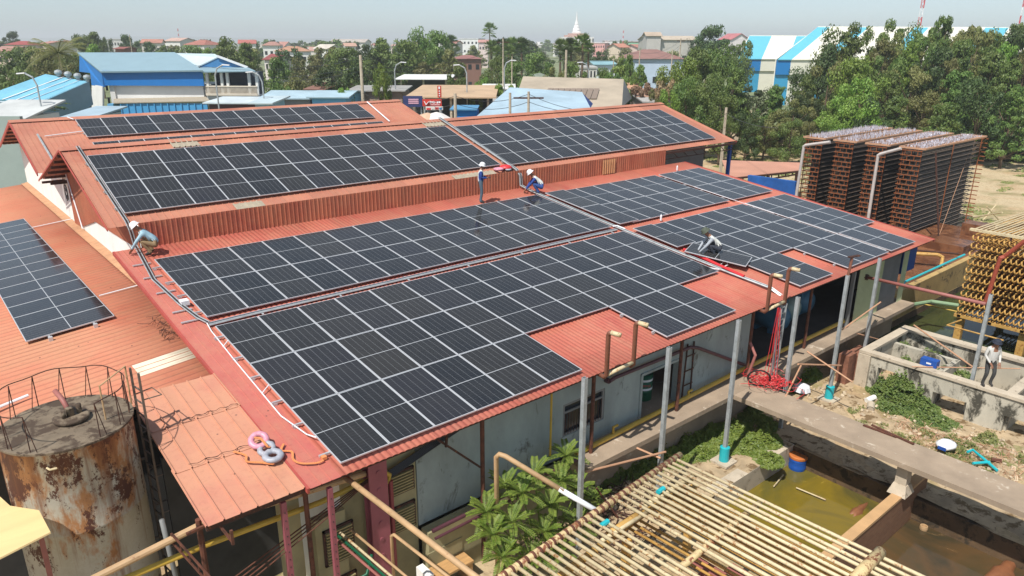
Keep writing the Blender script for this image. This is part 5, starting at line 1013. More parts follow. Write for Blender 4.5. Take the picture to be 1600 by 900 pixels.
def leaf_template(seed, kind, n=6000, ls=.03):
    r = np.random.default_rng(seed); K = {'round': 34, 'tall': 30, 'layer': 76, 'umbrella': 26, 'bush': 22, 'sparse': 26}[kind]
    cen = []
    for k in range(K):
        a = r.uniform(0, 2*math.pi); q = r.random()**.5
        if kind in ('round', 'sparse'): z = r.uniform(.28, .93); R = .46*math.sqrt(max(.03, 1-((z-.52)/.47)**2))
        elif kind == 'tall': z = r.uniform(.18, .95); R = .40*math.sqrt(max(.03, 1-((z-.5)/.52)**2))
        elif kind == 'layer': z = .16+.8*(k/K); R = .50*(1.02-z)**.55*(.75+.4*((k*7) % 5)/4)
        elif kind == 'umbrella': z = r.uniform(.66, .93); R = .52*math.sqrt(max(.05, 1-((z-.66)/.32)**2))
        else: z = r.uniform(.1, .8); R = .5*math.sqrt(max(.05, 1-((z-.2)/.75)**2))
        cen.append((R*q*math.cos(a), R*q*math.sin(a), z, r.uniform(.07, .15)*(.75 if kind == 'sparse' else (.62 if kind == 'layer' else 1))))
    cen = np.array(cen); idx = r.integers(0, K, n); d = r.normal(size=(n, 3)); d /= np.linalg.norm(d, axis=1)[:, None]
    rad = r.random(n)**.42; flat = np.array([1.25, 1.25, .55 if kind in ('layer', 'umbrella') else .8])
    P = cen[idx, :3]+d*flat*(cen[idx, 3]*rad)[:, None]
    nrm = d+r.normal(size=(n, 3))*.6+np.array([0, 0, .35]); nrm /= np.linalg.norm(nrm, axis=1)[:, None]
    t = np.cross(nrm, r.normal(size=(n, 3))); t /= np.linalg.norm(t, axis=1)[:, None]; b = np.cross(nrm, t); s = (ls*r.uniform(.6, 1.3, n))[:, None]
    V = np.stack([P-t*s, P-b*s*.45, P+t*s, P+b*s*.45], 1).reshape(-1, 3); me = bpy.data.meshes.new('crown')
    me.vertices.add(4*n); me.vertices.foreach_set('co', V.ravel()); me.loops.add(4*n); me.loops.foreach_set('vertex_index', np.arange(4*n)); me.polygons.add(n); me.polygons.foreach_set('loop_start', np.arange(n)*4); me.polygons.foreach_set('loop_total', np.full(n, 4)); me.update(calc_edges=True); me.validate()
    tb = MB(); tb.tube([(0, 0, -.02), (.01, .01, .2), (-.01, .0, .45), (0, .01, .7)], .028, 7, .008)
    for c in cen[::2]: z0 = max(.12, c[2]-.28); tb.tube([(0, 0, z0), (c[0]*.5, c[1]*.5, (z0+c[2])/2), tuple(c[:3])], .009, 4, .003)
    tm = bpy.data.meshes.new('trunk'); tm.from_pydata(tb.v, [], tb.f); tm.materials.append(M['bark']); return me, tm
TPL = {}
def tpl(kind, s, col, n, ls):
    k = (kind, s, col, n)
    if k not in TPL: a, b = leaf_template(s*31+len(kind), kind, n, ls); a.materials.append(LM[col]); TPL[k] = (a, b)
    return TPL[k]
TR = []
def tree(px, ytop, d, wpx, kind='round', col='mid', group='trees beyond the roofs', n=5200, ls=.028, base=ZG, desc=None): TR.append((px, ytop, d, wpx, kind, col, group, n, ls, desc))
for t_ in [(15,50,300,34,'round','dark'),(8,88,115,60,'bush','mid'),(38,72,120,85,'round','mid'),(75,78,112,70,'round','olive'),(28,96,100,60,'bush','mid'),(110,82,130,60,'round','mid'),(122,88,105,40,'bush','dark'),(135,47,205,42,'umbrella','mid'),(150,68,160,50,'round','bright'),(165,57,230,22,'round','dark'),(200,55,240,36,'round','dark'),(235,64,220,40,'round','dark'),(262,70,200,50,'round','mid'),(300,72,180,60,'round','mid'),(352,56,145,70,'round','mid'),(385,66,140,56,'layer','mid'),(330,74,170,50,'round','bright'),
   (425,88,112,56,'round','mid'),(452,104,100,52,'bush','olive'),(440,118,92,44,'bush','mid'),(478,86,150,50,'round','olive'),(507,106,98,56,'round','dark'),(515,70,170,66,'sparse','olive'),(545,76,140,80,'round','mid'),(575,68,150,70,'round','dark'),(605,58,150,84,'round','mid'),(596,98,88,34,'tall','bright'),(640,64,136,84,'round','mid'),(652,46,150,56,'tall','mid'),(680,50,142,56,'round','mid'),(700,76,132,60,'layer','olive'),(668,96,134,70,'round','olive'),(625,98,134,50,'round','dark'),(712,100,100,44,'round','mid'),(538,122,86,44,'bush','bright'),(560,100,100,56,'round','dark'),
   (752,106,110,30,'bush','bright'),(745,128,90,26,'bush','bright'),(775,86,122,50,'round','mid'),(806,98,110,60,'round','mid'),(790,116,90,46,'bush','bright'),(818,112,95,50,'bush','bright'),(845,84,130,60,'round','mid'),(868,104,100,50,'round','olive'),(856,112,92,52,'bush','olive'),(900,98,110,50,'round','mid'),(932,74,190,46,'round','dark'),(905,66,300,36,'round','mid'),(945,108,92,44,'round','mid'),(975,86,112,62,'round','bright'),(960,112,88,56,'round','mid'),(1000,100,100,46,'layer','mid'),(1018,134,76,44,'sparse','olive'),(1005,124,84,60,'sparse','dry'),(1042,120,80,56,'sparse','dry'),(985,84,105,30,'layer','mid'),
   (1110,41,170,74,'round','dark'),(1165,62,170,40,'round','mid'),(1086,58,260,30,'round','dark'),(700,60,300,40,'round','mid'),(735,70,260,40,'round','olive'),(830,64,280,50,'round','dark'),(470,72,260,40,'round','dark')]: tree(*t_)
rg = 'trees along the right field'
for t_ in [(1062,88,88,76,'tall','bright'),(1092,76,94,80,'tall','mid'),(1128,74,92,80,'tall','mid'),(1076,122,78,70,'tall','mid'),(1110,116,80,76,'tall','mid'),(1045,142,70,46,'tall','bright'),(1148,104,86,76,'layer','mid'),(1132,150,76,60,'tall','mid'),(1180,132,88,70,'round','dark'),(1214,132,86,70,'layer','mid'),(1172,160,78,50,'bush','dark'),(1200,170,80,60,'bush','olive'),(1244,150,82,66,'sparse','olive'),(1262,116,88,60,'layer','mid'),(1288,66,96,80,'round','dark'),(1326,33,98,96,'round','mid'),(1362,34,100,70,'sparse','mid'),(1300,90,86,80,'sparse','olive'),(1345,92,80,96,'round','bright'),(1318,150,76,70,'round','bright'),(1385,60,94,76,'layer','olive'),(1412,44,100,84,'sparse','olive'),(1392,110,84,70,'layer','mid'),(1440,50,96,80,'sparse','mid'),(1430,96,86,86,'sparse','olive'),
   (1480,22,98,64,'layer','mid'),(1462,76,88,80,'round','dark'),(1506,60,90,76,'layer','mid'),(1530,32,94,76,'sparse','olive'),(1552,78,84,86,'layer','mid'),(1588,46,92,64,'round','dark'),(1580,90,80,80,'layer','mid'),(1610,70,84,70,'sparse','olive'),(1500,108,82,90,'layer','mid'),(1540,124,76,90,'round','dark'),(1590,132,74,90,'layer','mid'),(1450,140,78,80,'sparse','olive'),(1405,150,78,70,'layer','mid'),(1360,150,76,70,'round','dark'),(1480,160,70,80,'layer','mid'),(1270,170,78,50,'sparse','olive'),(1405,28,104,80,'round','mid'),(1450,36,104,60,'sparse','mid'),(1545,36,104,70,'sparse','olive'),(1595,34,104,70,'layer','mid'),(1425,62,92,70,'layer','bright'),(1465,48,102,70,'sparse','olive'),(1515,44,100,70,'round','olive'),(1560,50,100,76,'layer','mid'),(1600,40,100,80,'sparse','olive'),(1350,120,76,80,'round','bright'),(1385,86,88,70,'round','mid'),(1300,60,100,60,'sparse','olive'),(1262,140,84,60,'round','dark'),(1575,66,90,70,'layer','bright'),(1490,90,84,60,'layer','olive'),(1240,176,76,60,'bush','mid'),(1640,44,92,80,'sparse','olive'),(1680,50,88,80,'layer','mid'),(1720,46,92,84,'round','dark'),(1770,56,88,84,'round','mid'),(1820,60,90,84,'sparse','olive'),(1660,110,78,90,'round','mid'),(1740,120,76,90,'round','mid')]: tree(*t_[:6], group=rg, n=9000, ls=.0205)
sg = 'shrubs at the edge of the dry field'
for t_ in [(1222,196,74,60,'bush','olive'),(1256,190,72,60,'bush','dark'),(1290,182,70,60,'bush','mid'),(1334,184,68,60,'bush','mid'),(1185,190,78,50,'bush','olive'),(1225,215,66,40,'bush','olive'),(1190,215,70,44,'bush','bright'),(1150,222,60,34,'bush','bright'),(1400,176,66,80,'bush','bright'),(1450,180,64,80,'bush','bright'),(1500,180,60,80,'bush','mid'),(1550,188,58,80,'bush','mid'),(1600,190,56,80,'bush','dark'),(1530,216,60,50,'bush','dark'),(1575,220,58,60,'bush','dark'),(1500,212,66,40,'bush','olive'),(1620,224,54,60,'bush','mid'),(1545,262,46,12,'sparse','mid')]: tree(t_[0], t_[1], 78+(1620-t_[0])/470*12+(t_[2] % 5), *t_[3:6], group=sg, n=3500, ls=.04)
R2 = random.Random(11)
for i in range(120):
    px = R2.uniform(-10, 1290); d = R2.uniform(320, 800); tree(px, 65+R2.uniform(-1, 5)-3.5*(300/d), d, R2.uniform(16, 34)*500/d, 'round', R2.choice(['dark', 'mid', 'mid']), 'far trees in the town', 900, .07)
for i in range(60):
    px = R2.uniform(0, 1250); d = R2.uniform(165, 310); tree(px, R2.uniform(70, 88), d, R2.uniform(26, 50), 'round', R2.choice(['dark', 'mid', 'olive']), 'middle distance trees in the town', 2600, .04)
KN = {'round': 'broad crowned tree', 'tall': 'upright leafy tree', 'layer': 'tree with layered branches', 'umbrella': 'umbrella shaped tree', 'bush': 'bushy shrub', 'sparse': 'thin airy tree'}
CNM = {'mid': 'mid green', 'dark': 'dark green', 'bright': 'fresh green', 'olive': 'olive green', 'dry': 'dry reddish'}
PL = {'trees beyond the roofs': 'beyond the roofs', rg: 'along the right field', sg: 'at the edge of the dry field', 'far trees in the town': 'in the far town', 'middle distance trees in the town': 'among nearer town houses'}
order = {}
for t_ in sorted(TR, key=lambda t: (t[6], t[0])): order.setdefault(t_[6], []).append(t_)
for gname, lst in order.items():
    kin = {}
    for i, t_ in enumerate(lst):
        px, ytop, d, wpx, kind, col, group, n, ls, desc = t_; k = (kind, col); c_ = kin.get(k, 0); kin[k] = c_+1
        p = at(px, ytop, d); top = p.z; p.z = ZG; H = top-ZG; Wd = wpx*d/FPX
        cm, tm = tpl(kind, (i*5) % 3, col, n, ls)
        nm = 'shrub' if kind == 'bush' else 'tree'
        t = thing(nm, '%s %s %s, %s such from left' % (CNM[col], KN[kind], PL[group], ordn(c_)), nm, tuple(p), group)
        sx = Wd*1.05; t.scale = (sx, sx, H/.99); t.rotation_euler = (0, 0, i*2.4)
        for nmm, me in (('trunk', tm), ('crown', cm)): o = bpy.data.objects.new(nmm, me); COL.objects.link(o); o.parent = t
# palms
def fan_mesh(seed):
    r = random.Random(seed); mb = MB()
    for i in range(34):
        a = r.uniform(0, 6.28); el = r.uniform(-.7, 1.35); d = Vector((math.cos(a)*math.cos(el), math.sin(a)*math.cos(el), math.sin(el))); c = d*r.uniform(.55, .8)
        mb.tube([(0, 0, 0), tuple(c)], .02, 3); s = d.cross(Vector((0, 0, 1))).normalized(); u = s.cross(d)
        for k in range(9):
            t = (k-4)/4*1.25; e = (d*math.cos(t)+s*math.sin(t)); q = c+e*.62+Vector((0, 0, -.08*abs(k-4)/4)); w = s*math.cos(t)-d*math.sin(t); mb.add([c, c+e*.3+w*.05+u*.03, q, c+e*.3-w*.05], [(0, 1, 2, 3)])
    me = bpy.data.meshes.new('crown'); me.from_pydata(mb.v, [], mb.f); me.materials.append(LM['mid']); return me
fans = [fan_mesh(1), fan_mesh(2)]; fans[1].materials[0] = LM['dark']
for k, (px, yt, d, R) in enumerate(((765, 37, 250, 3.2), (706, 56, 190, 2.4), (768, 64, 150, 2.0), (783, 61, 155, 2.1), (800, 60, 150, 2.2), (815, 60, 152, 2.1), (876, 62, 130, 1.9), (893, 60, 132, 1.9), (911, 54, 130, 2.1), (815, 70, 140, 1.8), (776, 74, 135, 1.9), (884, 74, 125, 1.8), (795, 72, 140, 1.8), (920, 66, 135, 1.6))):
    p = at(px, yt, d); top = p.z; p.z = ZG; t = thing('palm_tree', 'sugar palm with round fan crown%s, %s palm in the row' % (' on a tall bare trunk' if k == 0 else '', ordn(k)), 'palm tree', tuple(p), 'sugar palms beyond the roofs')
    ht = top-R*.8-ZG; MB().tube([p, p+Vector((.1, 0, ht/2)), p+Vector((0, 0, ht))], .26, 8, .18).build('trunk', M['bark'], t)
    o = bpy.data.objects.new('crown', fans[k % 2]); COL.objects.link(o); o.parent = t; o.location = (0, 0, ht); o.scale = (R*.8,)*3; o.rotation_euler = (0, 0, k)
def frond(mb, base, a, el, L, droop=1.5, wl=.5, nseg=12):
    d0 = Vector((math.cos(a), math.sin(a), 0)); P = []
    for i in range(nseg+1):
        t = i/nseg; P.append(base+d0*(L*t*math.cos(el*.6)*(1-.15*t*t))+Vector((0, 0, L*(math.sin(el)*t-droop*.5*t*t*.8))))
    mb.tube(P, .03*L/2, 4, .008)
    for i in range(1, nseg):
        tn = (P[i+1]-P[i-1]).normalized(); sd = tn.cross(Vector((0, 0, 1))).normalized()
        for s in (-1, 1):
            for q in (0, .5):
                b = P[i].lerp(P[i+1], q); l = wl*L*.5*math.sin(math.pi*min(.98, (i+q+.8)/(nseg+1)))**.7; tip = b+(sd*s*.8+tn*.55+Vector((0, 0, -.35))).normalized()*l; mb.add([b-tn*.03*L*.3, b+tn*.03*L*.3, tip], [(0, 1, 2)])
def coconut(px, yt, d, L, lab, col='olive'):
    p = at(px, yt, d); top = p.z-L*.5; p.z = ZG; t = thing('palm_tree', lab, 'palm tree', tuple(p)); MB().tube([p, p+Vector((.3, 0, (top-ZG)*.6)), Vector((p.x, p.y, top))], .22, 8, .14).build('trunk', M['bark'], t)
    mb = MB(); r = random.Random(4)
    for i in range(20): frond(mb, Vector((p.x, p.y, top)), i*2.4, 1.15-i*.07, L*r.uniform(.9, 1.1), 1.2)
    mb.build('crown', LM[col], t)
coconut(85, 52, 100, 5.2, 'coconut palm with long arching yellowish fronds left of the blue building')
# small trees close by: leafy one left of the hall, candle bush in front
def papaya(px, py, z, R, lab):
    p = atZ(px, py, z); t = thing('shrub', lab, 'shrub', (p.x, p.y, ZG)); mb = MB(); mb.tube([(p.x, p.y, ZG), (p.x, p.y, z)], .07, 6); r = random.Random(3)
    lf = MB()
    for i in range(46):
        a = r.uniform(0, 6.28); el = r.uniform(.0, 1.2); l = R*r.uniform(.5, 1.0); e = p+Vector((math.cos(a)*l*math.cos(el*.7), math.sin(a)*l*math.cos(el*.7), l*.45*math.sin(el))); mb.tube([p, e], .012, 4)
        for k in range(7): b = k*.9; dv_ = Vector((math.cos(b), math.sin(b), -.25)).normalized()*R*.24; w = Vector((-math.sin(b), math.cos(b), 0))*R*.05; lf.add([e, e+dv_*.5+w, e+dv_, e+dv_*.5-w], [(0, 1, 2, 3)])
    mb.build('stem', M['bark'], t); lf.build('crown', LM['dark'], t)
papaya(65, 172, 1.0, 2.6, 'dark leafy papaya-like shrub left of the rear hall ridge')
def candle(x, y, lab):
    t = thing('candle_bush', lab, 'bush', (x, y, ZG)); r = random.Random(12); st = MB(); lf = MB()
    tips = []
    for px, py, yy in ((885, 712, -1.35), (835, 742, -1.6), (815, 770, -2.), (900, 765, -1.8), (860, 790, -2.1), (925, 780, -1.6), (800, 815, -2.2), (850, 830, -2.4), (900, 822, -2.2), (770, 835, -2.2), (830, 870, -2.5), (790, 760, -1.4), (875, 752, -1.6), (760, 800, -1.7), (870, 860, -2.5), (785, 870, -2.6)):
        tips.append(atY(px, py, yy+1.3))
    for tp_ in tips:
        b = Vector((x+(tp_.x-x)*.25, y+(tp_.y-y)*.25, ZG)); st.tube([b, b.lerp(tp_, .5)+Vector((0, 0, .1)), tp_], .03, 5, .012)
        n = r.randint(10, 13)
        for i in range(n):
            a = i*2.4+r.uniform(-.2, .2); el = 1.25-1.35*(i/n); L = r.uniform(.46, .66); d0 = Vector((math.cos(a), math.sin(a), 0)); P = [tp_+d0*(L*s*math.cos(el*.8))+Vector((0, 0, L*(math.sin(el)*s-.35*s*s))) for s in np.linspace(0, 1, 15)]
            st.tube(P, .007, 3)
            for j in range(1, 15):
                tn = (P[j]-P[j-1]).normalized(); sd = tn.cross(Vector((0, 0, 1))).normalized(); l = .118*(1-.35*abs(j-8)/8)
                for s in (-1, 1): q = P[j]; tip = q+(sd*s*.93+tn*.3+Vector((0, 0, .10))).normalized()*l; w = tn*.017; lf.add([q-w*.5, q+sd*s*l*.5-w+tn*l*.1, tip-w*.4, tip+w*.6, q+sd*s*l*.5+w*1.2+tn*l*.15], [(0, 1, 2, 3, 4)])
    st.build('stem', LM['bright'], t); lf.build('foliage', LM['bright'], t)
candle(4.9, -.9, 'lush candle bush with feathered bright green leaves between the factory and the pipe rack')
# ground cover
def cover(name, patches, col, lab, ls=.05, seed=1):
    r = np.random.default_rng(seed); V = []
    for (cx, cy, rx, ry, h, n, z0) in patches:
        a = r.uniform(0, 2*math.pi, n); q = r.random(n)**.5; lump = .55+.45*np.sin(a*3+cx)*np.cos(q*7+cy); P = np.stack([cx+rx*q*np.cos(a), cy+ry*q*np.sin(a), z0+h*r.random(n)*lump*(1.1-q)], 1)
        nr = r.normal(size=(n, 3))*.5+np.array([-.5, -.2, 1.3]); nr /= np.linalg.norm(nr, axis=1)[:, None]; t = np.cross(nr, r.normal(size=(n, 3))); t /= np.linalg.norm(t, axis=1)[:, None]; b = np.cross(nr, t); s = (ls*r.uniform(.6, 1.4, n))[:, None]
        V.append(np.stack([P-t*s, P-b*s*.5, P+t*s, P+b*s*.5], 1).reshape(-1, 3))
    V = np.concatenate(V); n = len(V)//4; me = bpy.data.meshes.new(name); me.from_pydata([tuple(v) for v in V], [], [(4*i, 4*i+1, 4*i+2, 4*i+3) for i in range(n)]); me.materials.append(LM[col]); o = bpy.data.objects.new(name, me); COL.objects.link(o); return tag(o, lab, None, None, 'stuff')
def zp(px, py, z=ZG): p = atZ(px, py, z); return p.x, p.y
cv = []
for px, py, rx, ry, h, n in ((1075, 695, .9, .5, .5, 1600), (1115, 680, .9, .5, .45, 1600), (1150, 672, .6, .45, .4, 1000), (1040, 720, .7, .5, .5, 1200), (1195, 690, .5, .5, .6, 1300), (1130, 700, .8, .4, .3, 1500), (1090, 668, .9, .35, .5, 1500), (1170, 700, .6, .4, .35, 1200), (1180, 640, .5, .25, .5, 900), (1020, 700, .8, .3, .6, 1200), (960, 745, .8, .3, .5, 900), (1200, 668, .4, .3, .5, 700), (1200, 720, .45, .4, .4, 900), (1000, 735, .6, .4, .4, 700), (1100, 710, .7, .4, .3, 900), (1175, 655, .5, .4, .3, 600), (1262, 590, .7, .35, .6, 1000), (1240, 610, .4, .3, .3, 500), (1330, 560, .5, .3, .5, 700)): x, y = zp(px, py); cv.append((x, y, rx*1.15, ry*1.2, h*1.25, int(n*2.2), ZG))
cover('creeping_plants', cv, 'bright', 'low bright green creepers on the ground below the walkway and by the olive pond')
cv = []
for px, py, rx, ry, h, n in ((1400, 632, .8, .6, .8, 2200), (1430, 640, .8, .6, .7, 2200), (1450, 655, .6, .5, .4, 1400), (1382, 612, .6, .5, .8, 1500), (1470, 662, .5, .5, .3, 700)): x, y = zp(px, py); cv.append((x, y, rx*1.2, ry*1.3, h*1.2, int(n*1.8), ZG))
for px, py, z, k in ((1402, 590, -3.6, 1), (1425, 596, -3.7, 1), (1440, 604, -3.7, 1), (1415, 580, -3.3, 1), (1388, 600, -4.0, 1)): x, y = zp(px, py, z); cv.append((x-.25, y, .3, .5, 1.0, 1100, z-.5))
for px, py, z in ((1410, 535, -3.4), (1415, 560, -3.5), (1450, 548, -3.5), (1468, 545, -3.5), (1455, 560, -3.6), (1480, 575, -3.6), (1505, 580, -3.5), (1560, 570, -3.9)): x, y = zp(px, py, z); cv.append((x, y, .4, .35, .5, 420, z-.2))
cover('weeds', cv, 'mid', 'dense green weeds in front of and inside the ruined tanks', .045, 2)
cv = []
rr2 = random.Random(6)
for i in range(46):
    px = rr2.uniform(1330, 1600); py = 655+(px-1330)*.25+rr2.uniform(-22, 40); x, y = zp(px, py)
    if x > 15.2 and x < 20.6: cv.append((x, y, rr2.uniform(.15, .4), rr2.uniform(.15, .4), rr2.uniform(.1, .3), rr2.randint(90, 260), ZG))
for px, py in ((1535, 690), (1545, 684), (1600, 722), (1570, 640), (1515, 700)): x, y = zp(px, py); cv.append((x, y, .35, .3, .4, 420, ZG))
cover('grass', cv, 'olive', 'sparse yellow-green grass tufts on the rubble beside the bridge', .04, 3)
cv = []
for i in range(260):
    x = rr2.uniform(40, 110); y = rr2.uniform(-8, 60); cv.append((x, y, rr2.uniform(.4, 1.6), rr2.uniform(.4, 1.6), rr2.uniform(.1, .35), 60, ZG))
cover('field_grass', cv, 'olive', 'dry grass tufts scattered over the tan field on the right', .16, 4)
# rubble and dry stalks
mb = MB(); q = random.Random(9)
for i in range(420):
    if q.random() < .7: px = q.uniform(1230, 1600); py = 600+(px-1250)*.35+q.uniform(-25, 45)
    else: px = q.uniform(930, 1060); py = q.uniform(740, 800)
    p = atZ(px, py, ZG+.03)
    if (p.x > 20.7 or 13.5 < p.x < 15.1) and px > 1200: continue
    s = q.uniform(.02, .09); M_ = Matrix.Translation(p) @ Euler((q.uniform(0, 3), q.uniform(0, 3), q.uniform(0, 3))).to_matrix().to_4x4(); mb.box((-s, -s*.7, -s*.5), (s, s*.7, s*.5), M_)
tag(mb.build('rubble', mat('rubble_stone', S(214, 194, 164), .95, .3, 5, spots=S(160, 110, 84), spotamt=.6)), 'broken pale stones and brick bits strewn over the yard', None, None, 'stuff')
mb = MB()
for i in range(520):
    px = q.uniform(1400, 1600); py = 672+(px-1400)*.3+q.uniform(-22, 44); p = atZ(px, py, ZG+.04)
    if p.x > 20.6 or 13.5 < p.x < 15.1: continue
    a = q.uniform(0, 6.28); l = q.uniform(.1, .45); mb.tube([p, p+Vector((math.cos(a)*l*.5, math.sin(a)*l*.5, q.uniform(.02, .12))), p+Vector((math.cos(a)*l, math.sin(a)*l, .0))], .006, 3)
tag(mb.build('dry_stalks', M['bamboo']), 'dry brown stalks lying on the ground beside the ruined tanks', None, None, 'stuff')
mb = MB()
for i in range(240):
    px = q.uniform(930, 1035); py = q.uniform(750, 860); p = atZ(px, py, ZG+.05); a = q.uniform(0, 6.28); l = q.uniform(.1, .5); mb.tube([p, p+Vector((math.cos(a)*l, math.sin(a)*l, q.uniform(0, .15)))], .014, 4)
tag(mb.build('brushwood', M['rust_dark']), 'dark brushwood and litter under the left end of the pipe rack', None, None, 'stuff')
# ================================================================== BACKGROUND BUILDINGS
class Fr:
    def __init__(s, px, d, yaw=0., py=110):
        s.o = at(px, py, d); s.o.z = ZG; s.py = py; a = -YAW+yaw; s.u = Vector((math.cos(a), math.sin(a), 0)); s.v = Vector((-math.sin(a), math.cos(a), 0)); s.px = px; s.d = d
    def __call__(s, u, v, z): return s.o+s.u*u+s.v*v+Vector((0, 0, z))
    def hit(s, px, py, v=0): r = ray(px, py); return CAM+r*((s.v.dot(s.o-CAM)+v)/s.v.dot(r))
    def U(s, px, v=0, py=None): return (s.hit(px, s.py if py is None else py, v)-s.o).dot(s.u)
    def Zp(s, py, px=None, v=0): return s.hit(s.px if px is None else px, py, v).z-ZG
def fbox(mb, F, u0, u1, v0, v1, z0, z1):
    vs = [F(u, v, z) for z in (z0, z1) for v in (v0, v1) for u in (u0, u1)]; mb.add(vs, [(0, 2, 3, 1), (4, 5, 7, 6), (0, 1, 5, 4), (2, 6, 7, 3), (0, 4, 6, 2), (1, 3, 7, 5)]); return mb
def wallm(rgb): return painted('wall_%d_%d_%d' % rgb, rgb, .85, .1)
def roofm(rgb):
    g_ = sum(rgb)/3; rgb = tuple(int(x*.68+g_*.32) for x in rgb)
    return painted('roof_%d_%d_%d' % rgb, rgb, .7, .22, scale=.35, stretch=(1, 1, 1), fine=3)
BL = []
def house(px0, px1, ye, yr, d, typ, wall, roof, label, dep=8., yaw=0., over=.5, win=(3, 2), nm='house', cat='house', group=None, open_=False, yb=None):
    pc = (px0+px1)/2; F = Fr(pc, d, yaw, ye); w_ = (px1-px0)*d/FPX/2; ze = F.Zp(ye, pc); zr_ = F.Zp(yr, pc, 0 if typ in ('front', 'flat') else (dep if typ == 'shed' else dep/2)); t = thing(nm, label, cat, tuple(F.o), group)
    zr_ = max(zr_, ze+.25)
    if open_:
        mb = MB()
        for u in np.linspace(-w_+.4, w_-.4, max(3, int(w_/2.5)+1)):
            for v in (.4, dep-.4): fbox(mb, F, u-.12, u+.12, v-.12, v+.12, 0, ze-.12)
        mb.each('post', M['concrete_lt'], t); fbox(MB(), F, -w_+.3, w_-.3, dep-.8, dep-.6, 0, ze-.15).build('wall', M['dark'], t)  # back wall coloured dark in place of shade under the roof
    else: fbox(MB(), F, -w_, w_, 0, dep, 0, ze).build('wall', wallm(wall), t)
    o = over; rm = roofm(roof); mb = MB(); th = .14
    if typ == 'flat': fbox(mb, F, -w_-o*.4, w_+o*.4, -o*.4, dep+o*.4, ze, ze+.35)
    elif typ == 'shed':
        mb.slab([F(-w_-o, -o, ze), F(w_+o, -o, ze), F(w_+o, dep+o, zr_), F(-w_-o, dep+o, zr_)], th)
    elif typ == 'hip':
        i = min(w_*.9, dep/2+o)*.9; A, B, C_, D = F(-w_-o, -o, ze), F(w_+o, -o, ze), F(w_+o, dep+o, ze), F(-w_-o, dep+o, ze); E_, G_ = F(-w_+i-o, dep/2, zr_), F(w_-i+o, dep/2, zr_)
        mb.add([A, B, C_, D, E_, G_], [(0, 1, 5, 4), (1, 2, 5), (2, 3, 4, 5), (3, 0, 4), (3, 2, 1, 0)])
    elif typ == 'gable':
        mb.slab([F(-w_-o, -o, ze), F(w_+o, -o, ze), F(w_+o, dep/2, zr_), F(-w_-o, dep/2, zr_)], th); mb.slab([F(w_+o, dep+o, ze), F(-w_-o, dep+o, ze), F(-w_-o, dep/2, zr_-.01), F(w_+o, dep/2, zr_-.01)], th)
        if not open_: g2 = MB(); [g2.add([F(s, 0, ze), F(s, dep, ze), F(s, dep/2, zr_-.2)], [(0, 1, 2)]) for s in (-w_, w_)]; g2.each('gable', wallm(wall), t)
    elif typ == 'front':   # gable end towards the viewer
        mb.slab([F(-w_-o, dep+o, ze), F(-w_-o, -o, ze), F(0, -o, zr_), F(0, dep+o, zr_)], th); mb.slab([F(w_+o, -o, ze), F(w_+o, dep+o, ze), F(0, dep+o, zr_), F(0, -o, zr_)], th)
        g2 = MB(); g2.slab([F(-w_, -.01, ze), F(w_, -.01, ze), F(0, -.01, zr_-.15)], .1); g2.build('gable', wallm(wall), t)
    mb.build('roof', rm, t)
    if not open_ and win and d < 480:
        nw, nf = win; ww = min(1.3, 2*w_/nw*.45)
        for fl in range(nf):
            zc = ze*(fl+.55)/nf
            for i in range(nw): u = -w_+(i+.5)*2*w_/nw; wd = fbox(MB(), F, u-ww/2, u+ww/2, -.05, .02, zc-.6, zc+.6).build('window', M['glass_d'], t)
    return t, F, w_, ze
